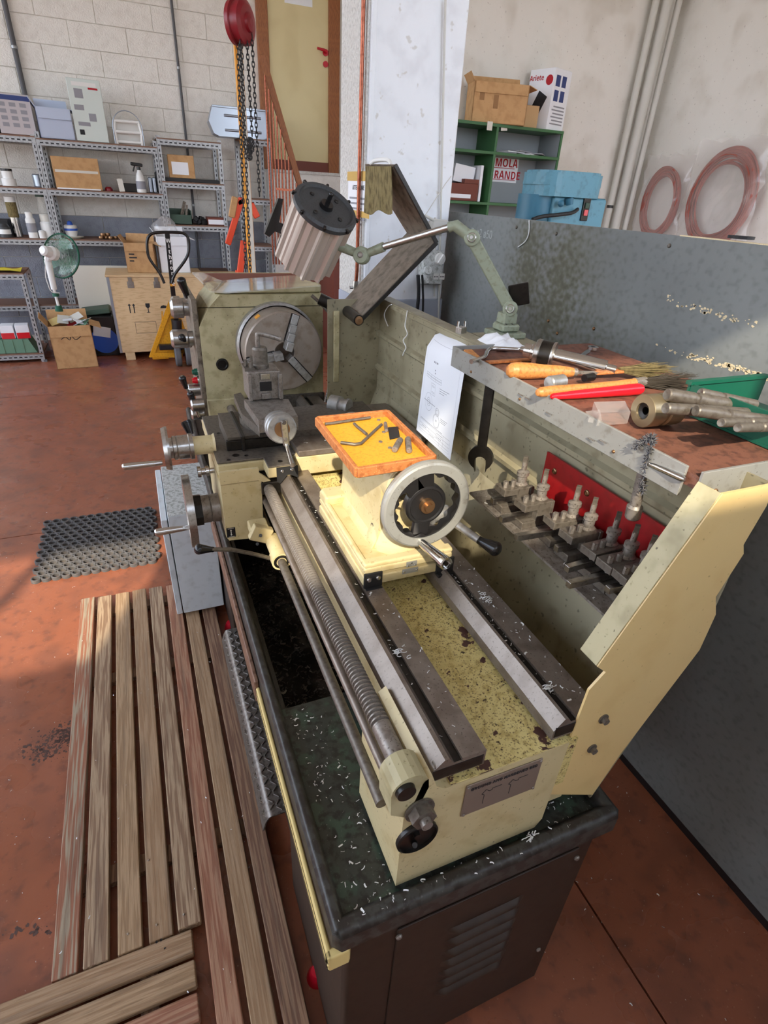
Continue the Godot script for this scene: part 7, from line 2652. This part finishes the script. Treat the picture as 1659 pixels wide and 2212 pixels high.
func green_rack():
	var z := -4.78
	var x0 := 2.36
	var x1 := pz(1216, 300, z).x
	var xm := pz(1077, 290, z).x
	var yt := pz(1100, 270, z).y
	var y1 := pz(1000, 321, z).y
	var y2 := pz(1000, 434, z).y
	var t := thing("green_shelf", "green painted pigeonhole shelf with grey insides against the wall", "shelf", Vector3((x0 + x1) / 2, 0, -4.93))
	var th := 0.022
	for y in [yt, y1, y2, y2 - 0.42, 0.15]:
		var b := MB.new()
		b.bx(x0, x1, y - th, y, -5.09, z, 0.002)
		part(t, "shelf_board", b, M.green_shelf)
	for x in [x0, xm, x1]:
		var b := MB.new()
		b.bx(x - th, x, 0.0, yt - th, -5.09, z - 0.002, 0.002)
		part(t, "upright", b, M.green_shelf)
	var b := MB.new()
	b.bx(x0, x1, 0.0, yt, -5.098, -5.088)
	part(t, "back_panel", b, M.shelf_inside)
	for x in [xm + 0.001, x1 - th - 0.003]:
		b = MB.new()
		b.bx(x, x + 0.002, 0.15, yt - th, -5.085, z - 0.012)
		part(t, "grey_lining", b, M.shelf_inside)
	# sign MOLA GRANDE
	var zs := -5.084
	var r := pz(1122, 342, zs)
	var bo := pz(1118, 396, zs)
	t = thing("paper_sign", "white sheet with red words MOLA GRANDE inside the green shelf", "sign", Vector3(r.x - 0.14, bo.y, zs))
	b = MB.new()
	b.bx(r.x - 0.297, r.x, bo.y, bo.y + 0.21, zs, zs + 0.001)
	var pg := part(t, "page", b, M.paper)
	var cx := r.x - 0.147
	put_text(pg, "word", "MOLA", 0.062, M.ink_red, Vector3(pz(1094, 354, zs).x, bo.y + 0.150, zs + 0.001), VX, VY, true)
	put_text(pg, "word", "GRANDE", 0.062, M.ink_red, Vector3(pz(1089, 380, zs).x, bo.y + 0.056, zs + 0.001), VX, VY, true)
	b = MB.new()
	b.bx(cx - 0.11, cx + 0.11, bo.y + 0.108, bo.y + 0.113, zs + 0.001, zs + 0.0016)
	b.bx(cx - 0.13, cx + 0.13, bo.y + 0.018, bo.y + 0.023, zs + 0.001, zs + 0.0016)
	part(pg, "underline", b, M.ink_red)
	# contents
	for i in 5:
		b = MB.new()
		var p := pz(1090 + 18 * i, 326 + 1.0 * i, -4.86)
		b.box(Vector3(p.x, y1 + 0.006 + 0.009 * (i % 3), -4.90), Vector3(0.20, 0.008, 0.15), Basis(VY, 0.2 * i))
		solo("paper_stack", "sheaf of papers lying flat in the upper pigeonhole", "papers", b, M.paper if i % 2 else M.ink_grey, "papers in the green shelf")
	var c := carton("dark_red_box", "dark red box with a torn white front in the green shelf", Vector3(2.66, y2 + 0.001, -4.93), Vector3(0.38, 0.13, 0.22), 0.03, M.red_brown)
	mark(c, "torn_label", -0.10, 0.12, 0.02, 0.05, 0.1105, M.paper)
	b = MB.new()
	b.box(Vector3(2.74, y2 + 0.20, -4.92), Vector3(0.20, 0.13, 0.05), Basis(VZ, -0.12), 0.002)
	solo("small_carton", "small white carton with blue edge leaning on the dark red box", "box", b, M.paper)
	b = MB.new()
	b.bx(2.862, 2.885, y2 + 0.001, y2 + 0.27, -4.99, -4.83)
	solo("white_board", "white perforated board standing beside the dark red box", "board", b, M.paper)
	b = MB.new()
	b.bx(2.72, 2.86, y2 + 0.132, y2 + 0.165, -5.0, -4.84)
	solo("red_block", "flat dark red block on the dark red box", "block", b, M.red_brown)
	# boxes on top
	var p0 := pz(1060, 266, -4.92)
	c = carton("brown_carton", "open battered brown carton with stains on the green shelf top", Vector3(p0.x + 0.02, yt, -4.90), Vector3(0.46, 0.27, 0.22), -0.25, M.card, "box", "", true)
	mark(c, "stain", -0.06, -0.02, 0.10, 0.19, 0.1105, M.card_dark)
	mark(c, "stain", -0.18, -0.14, 0.15, 0.20, 0.1105, M.card_dark)
	b = MB.new()
	b.box(pz(1090, 262, -4.79), Vector3(0.06, 0.13, 0.003), Basis(VZ, 0.1))
	b.box(pz(1058, 272, -4.775), Vector3(0.05, 0.06, 0.003), Basis.IDENTITY)
	solo("tape_scrap", "scraps of yellowed tape on the shelf front", "tape", b, M.off_white)
	var p1 := pz(1144, 270, -4.88)
	b = MB.new()
	b.box(Vector3(p1.x, yt + 0.08, -4.90), Vector3(0.12, 0.16, 0.10), Basis(VY, -0.3), 0.003)
	solo("wood_block", "small wooden block between the two boxes on the shelf", "block", b, M.card_edge)
	var p2 := pz(1183, 276, -4.84)
	c = carton("appliance_carton", "white appliance carton printed with small blue pictures", Vector3(p2.x + 0.02, yt, -4.94), Vector3(0.25, 0.42, 0.24), -1.25, M.paper)
	for i in 2:
		for k in 2:
			var w := MB.new()
			w.bx(0.1255, 0.1262, 0.30 - 0.10 * k, 0.375 - 0.10 * k, -0.02 + 0.0 - 0.085 * i + 0.05, 0.04 - 0.085 * i + 0.05)
			part(c, "picture_print", w, M["carton_blue"])
	for k in 6:
		var w := MB.new()
		w.bx(0.1255, 0.1262, 0.04 + 0.024 * k, 0.05 + 0.024 * k, -0.09, 0.09 - 0.02 * (k % 2))
		part(c, "text_line", w, M.ink_grey)
	put_text(c, "lettering", "Ariete", 0.035, M.ink_red, Vector3(-0.05, 0.36, 0.121), VX, VY, true)
	var w := MB.new()
	w.cyl(Vector3(0.08, 0.34, 0.120), Vector3(0.08, 0.34, 0.1212), 0.035, 0.035, 20)
	part(c, "round_print", w, M.ink_red)
	w = MB.new()
	w.box(Vector3(0.0, 0.18, 0.1205), Vector3(0.10, 0.16, 0.001), Basis(VZ, -0.5))
	part(c, "product_print", w, M.ink)

func drill_press():
	var z := -2.60
	var t := thing("drill_press", "blue bench drill press behind the grey partition", "drill press", Vector3(2.05, 0, -2.75))
	var a := pz(1140, 430, z - 0.13)
	var c := pz(1322, 372, z)
	var b := MB.new()
	var poly := []
	var xm := (a.x + c.x) / 2
	var hw := (c.x - a.x) / 2
	for q in [[hw - 0.07, 0.0, -90], [hw - 0.07, 0.0, 0]]:
		pass
	var outl := func(y0: float, y1: float, w: float, r: float, m: Material, n: String):
		var bb := MB.new()
		var pl := []
		for cc in [[1, 1, 0], [-1, 1, 90], [-1, -1, 180], [1, -1, 270]]:
			for i in 6:
				var an := deg_to_rad(cc[2] + 18.0 * i)
				pl.append(Vector2(cc[0] * (w - r) + r * cos(an), cc[1] * (0.13 - r) + r * sin(an)))
		bb.ext(pl, y1 - y0, Transform3D(Basis(VX, -VZ, VY), Vector3(xm, y0, z - 0.13)))
		part(t, n, bb, m)
	outl.call(pz(1230, 426, z).y, pz(1230, 402, z).y, hw - 0.004, 0.09, M.press_blue, "belt_cover")
	outl.call(pz(1230, 402, z).y, pz(1230, 396, z).y, hw + 0.004, 0.10, M.press_blue, "cover_seam")
	outl.call(pz(1230, 396, z).y, pz(1230, 374, z).y, hw - 0.002, 0.09, M.press_blue, "cover_lid")
	outl.call(pz(1230, 374, z).y, pz(1230, 369, z).y, hw - 0.016, 0.09, M.press_blue, "cover_top")
	b = MB.new()
	var h0 := pz(1205, 418, z)
	var h1 := pz(1300, 520, z)
	b.bx(h0.x, h1.x, h1.y - 0.2, h0.y - 0.01, z - 0.2, z - 0.02, 0.012)
	part(t, "head", b, M.press_blue)
	b = MB.new()
	var m0 := pz(1160, 420, z - 0.15)
	b.cyl(Vector3(m0.x, m0.y, z - 0.14), Vector3(m0.x, m0.y - 0.34, z - 0.14), 0.10, 0.10, 28)
	part(t, "motor", b, M.motor_blue)
	b = MB.new()
	for x in [-0.01, 0.012]:
		b.bx(m0.x + 0.05 + x, m0.x + 0.06 + x, m0.y - 0.09, m0.y - 0.05, z - 0.055, z - 0.05)
	part(t, "vent_slot", b, M.slot)
	b = MB.new()
	var s := pz(1265, 450, z - 0.018)
	b.box(s, Vector3(0.045, 0.115, 0.012), Basis.IDENTITY, 0.003)
	var sw := part(t, "switch_plate", b, M.black_plastic)
	b = MB.new()
	b.box(s + Vector3(0, -0.02, 0.008), Vector3(0.024, 0.028, 0.008), Basis.IDENTITY, 0.002)
	part(sw, "stop_button", b, mat("button_pink", c8(226, 96, 100), 0.4))
	b = MB.new()
	b.box(s + Vector3(0, 0.012, 0.008), Vector3(0.024, 0.026, 0.008), Basis.IDENTITY, 0.002)
	part(sw, "start_button", b, M.green_dark)
	b = MB.new()
	b.tube(smooth([pz(1248, 452, z), pz(1235, 460, z + 0.02), pz(1205, 464, z + 0.02), pz(1170, 468, z), pz(1150, 474, z)], 5), 0.009, 8)
	part(t, "cord", b, M.black_rubber)
	b = MB.new()
	b.cyl(pz(1230, 428, z), pz(1230, 442, z), 0.02, 0.018, 14)
	b.sph(pz(1212, 440, z + 0.01), 0.016)
	part(t, "knob", b, M.motor_blue)
	b = MB.new()
	b.bx(xm - 0.1, xm + 0.1, 0.0, h1.y - 0.2, z - 0.2, z - 0.05, 0.01)
	b.bx(xm - 0.25, xm + 0.25, 0.0, 0.08, z - 0.35, z + 0.05, 0.01)
	part(t, "stand", b, M.motor_blue)

func corner():
	# pipes in the corner
	for q in [[1399, 0.030, "brown grey", 0.0], [1419, 0.045, "wide pale", 0.02], [1440, 0.028, "slim pale", 0.04]]:
		var p := pz(q[0], 100, -5.0)
		var b := MB.new()
		b.cyl(Vector3(p.x, 0.0, -5.02 + q[3]), Vector3(p.x, 5.3, -5.02 + q[3]), q[1], q[1], 18)
		var t := thing("wall_pipe", q[2] + " vertical pipe in the plastered corner", "pipe", Vector3(p.x, 0, -5.02), "pipes in the corner")
		part(t, "pipe", b, M.pipe_white)
		b = MB.new()
		b.cyl(Vector3(p.x, 1.62, -5.02 + q[3]), Vector3(p.x, 1.645, -5.02 + q[3]), q[1] * 1.08, q[1] * 1.08, 18)
		part(t, "pipe_clip", b, M.black_paint if q[1] < 0.04 and q[3] < 0.01 else M.pipe_white)
	# coils of copper coloured cable in clear bags
	for q in [[1425, 440, 0.22, 0.32, 0.034, 401, "smaller coil of red brown cable in a clear bag on the wall"], [1553, 432, 0.31, 0.38, 0.055, 402, "larger coil of red brown cable in a clear bag on the wall"]]:
		var o := pX(q[0], q[1], 4.77)
		var t := thing("cable_coil", q[6], "cable coil", o - VY * q[3], "cable coils in bags")
		var b := MB.new()
		rng.seed = q[5]
		for k in 26:
			var ring := []
			var dx := rng.randf_range(-0.02, 0.02)
			var dr := rng.randf_range(-q[4], q[4])
			var ph := rng.randf_range(0, 6.0)
			for i in 41:
				var an := TAU * i / 40
				ring.append(o + Vector3(dx, sin(an) * (q[3] - 0.05 + dr + 0.008 * sin(an * 3 + ph)), cos(an) * (q[2] - 0.03 + dr * 0.8 + 0.008 * cos(an * 2 + ph))))
			b.tube(ring, 0.008, 5, false)
		part(t, "cable", b, M.cable_red)
		b = MB.new()
		var ns := noise(q[5], 4.0)
		for side in [-1, 1]:
			var rows := []
			for i in 12:
				var rr := []
				for k in 12:
					var u := (k - 5.5) / 5.5
					var v := (i - 5.5) / 5.5
					var n := ns.get_noise_2d(u + 4 * side, v)
					var n2 := ns.get_noise_2d(u * 3 + 9, v * 3 + side)
					var ed := maxf(0.0, 1.0 - pow(maxf(absf(u), absf(v)), 4.0))
					rr.append(o + Vector3(side * (0.006 + 0.045 * ed * (0.6 + 0.8 * n2)), v * (q[3] + 0.07) * (1.0 + 0.15 * n), u * (q[2] + 0.06) * (1.0 + 0.2 * n)))
				rows.append(rr)
			b.grid(rows)
		part(t, "clear_bag", b, M.film)

# ---- shavings
func flakes(pts: Array, s0: float, s1: float) -> MB:   # small curled slivers lying at the given points
	var b := MB.new()
	for p in pts:
		var l := s0 + (s1 - s0) * pow(rng.randf(), 2.5)
		var w := l * rng.randf_range(0.15, 0.4)
		var a := rng.randf() * TAU
		var d := Vector3(cos(a), 0, sin(a))
		var e := Vector3(-d.z, 0, d.x)
		var bend := rng.randf_range(-0.5, 0.5)
		var rows := []
		for i in 4:
			var t := i / 3.0 - 0.5
			var m: Vector3 = p + d * l * t + e * l * bend * t * t * 2.0 + VY * (0.0006 + l * 0.12 * rng.randf())
			rows.append([m - e * w * 0.5, m + e * w * 0.5 + VY * l * 0.1])
		b.grid(rows)
	return b
func scatter(n: int, x0: float, x1: float, z0: float, z1: float, y: float) -> Array:
	var out := []
	for i in n:
		out.append(Vector3(rng.randf_range(x0, x1), y, rng.randf_range(z0, z1)))
	return out
func shavings():
	rng.seed = 99
	var pts := scatter(26, 0.33, 0.366, -0.80, -0.43, 0.957)
	pts += scatter(34, 0.316, 0.327, -1.3, -0.45, 0.952)
	pts += scatter(55, 0.535, 0.578, -0.85, -0.43, 0.957)
	pts += scatter(40, 0.522, 0.532, -0.85, -0.45, 0.952)
	solo("plastic_shavings", "white plastic shavings sprinkled along the bed ways", "shavings", flakes(pts, 0.003, 0.009), M.plastic_shaving).set_meta("kind", "stuff")
	pts = scatter(70, 0.36, 0.52, -1.66, -1.42, 1.0185)
	solo("plastic_shavings", "white plastic shavings on the rear wing of the carriage", "shavings", flakes(pts, 0.004, 0.010), M.plastic_shaving).set_meta("kind", "stuff")
	pts = scatter(110, 0.16, 0.235, -0.80, -0.40, 0.6765) + scatter(40, 0.2, 0.60, -0.398, -0.396, 0.6765) + scatter(70, 0.53, 0.635, -0.55, -0.40, 0.6765)
	for i in 30:
		pts.append(Vector3(rng.randf_range(0.13, 0.66), 0.7025, rng.randf_range(-0.39, -0.366)))
	solo("plastic_shavings", "white plastic shavings in the green chip tray", "shavings", flakes(pts, 0.003, 0.009), M.plastic_shaving).set_meta("kind", "stuff")
	pts = scatter(60, 0.62, 0.74, -0.92, -0.48, 1.0757)
	solo("plastic_shavings", "pale shavings on the tool holder plate", "shavings", flakes(pts, 0.003, 0.008), M.plastic_shaving).set_meta("kind", "stuff")
	pts = scatter(130, -1.0, -0.45, -3.2, -0.7, 0.0005) + scatter(80, 0.7, 1.25, -0.8, 0.1, 0.0005) + scatter(50, -0.44, 0.1, -2.2, -0.8, 0.0005) + scatter(45, -0.43, 0.09, -2.2, -0.6, 0.0445) + scatter(25, -0.9, 0.2, -5.0, -3.2, 0.0005)
	solo("plastic_shavings", "white shavings strewn over the red floor and duckboard", "shavings", flakes(pts, 0.0025, 0.008), M.plastic_shaving).set_meta("kind", "stuff")
	pts = []
	for i in 2600:
		var z := rng.randf_range(-1.72, -0.84)
		var x := rng.randf_range(0.20, 0.50)
		var hill := 0.10 * exp(-pow((x - 0.33) / 0.09, 2.0))
		pts.append(Vector3(x, 0.398 + hill * rng.randf_range(0.6, 1.0), z))
	solo("metal_swarf", "heap of dark grey metal swarf lying in the chip trough", "swarf", flakes(pts, 0.006, 0.018), M.metal_shaving).set_meta("kind", "stuff")
	var b := MB.new()
	var rows := []
	var ns := noise(8, 9.0)
	for i in 14:
		var rr := []
		for k in 40:
			var x := 0.165 + 0.47 * i / 13.0
			var z := -1.745 + 0.92 * k / 39.0
			rr.append(Vector3(x, 0.396 + 0.09 * exp(-pow((x - 0.33) / 0.09, 2.0)) * (0.8 + 0.7 * ns.get_noise_2d(x, z)), z))
		rows.append(rr)
	b.grid(rows)
	solo("swarf_bed", "oily black bed of fine swarf under the coarse curls", "swarf", b, M.pit).set_meta("kind", "stuff")
	# long curly strands
	var zig := [[880, 671], [877, 690], [875, 705], [880, 722], [871, 735], [877, 750], [872, 762], [870, 768]]
	var lines := [[zig, 0.740, "crinkled white plastic strand hanging over the guard edge"], [[[846, 658], [838, 663], [830, 680], [836, 700], [838, 704]], 0.740, "smooth white strand curling over the guard by the chuck guard"], [[[1143, 476], [1143, 500], [1136, 520], [1119, 534]], 1.284, "thin white thread hanging on the grey partition"]]
	for q in lines:
		b = MB.new()
		var pp := []
		for s in q[0]:
			pp.append(pX(s[0], s[1], q[1]))
		b.tube(smooth(pp, 4), 0.0017 if q[1] < 1 else 0.0022, 6)
		solo("plastic_strand", q[2], "strand", b, M.plastic_shaving)
	for q in [["bunch of curly white strands on the rear bed way", [[1040, 1285], [1055, 1300]], 0.958], ["tangle of pale curls on the rear bed way end", [[1180, 1490], [1195, 1488]], 0.958], ["curly white strands on the front bed way", [[848, 1405], [880, 1418]], 0.958], ["large torn white strip on the chip tray rim by the foot", [[1245, 1705], [1280, 1690]], 0.704], ["long white curl on the near chip tray rim", [[1140, 1800], [1155, 1815]], 0.704]]:
		b = MB.new()
		for k in 9:
			var u := rng.randf()
			var o := pY(lerpf(q[1][0][0], q[1][1][0], u) + rng.randf_range(-8, 8), lerpf(q[1][0][1], q[1][1][1], u) + rng.randf_range(-6, 6), q[2])
			var ring := []
			var r := rng.randf_range(0.002, 0.006)
			var n := rng.randi_range(5, 14)
			var dr := Vector3(rng.randf_range(-1, 1), 0, rng.randf_range(-1, 1)) * 0.0011
			for i in n:
				ring.append(o + Vector3(cos(i * 0.8) * r, r * (1.0 + sin(i * 0.8)) * 0.6 + 0.0006, 0) + dr * i)
			b.tube(ring, 0.0008, 4)
		solo("curly_shaving", q[0], "shavings", b, M.plastic_shaving).set_meta("kind", "stuff")
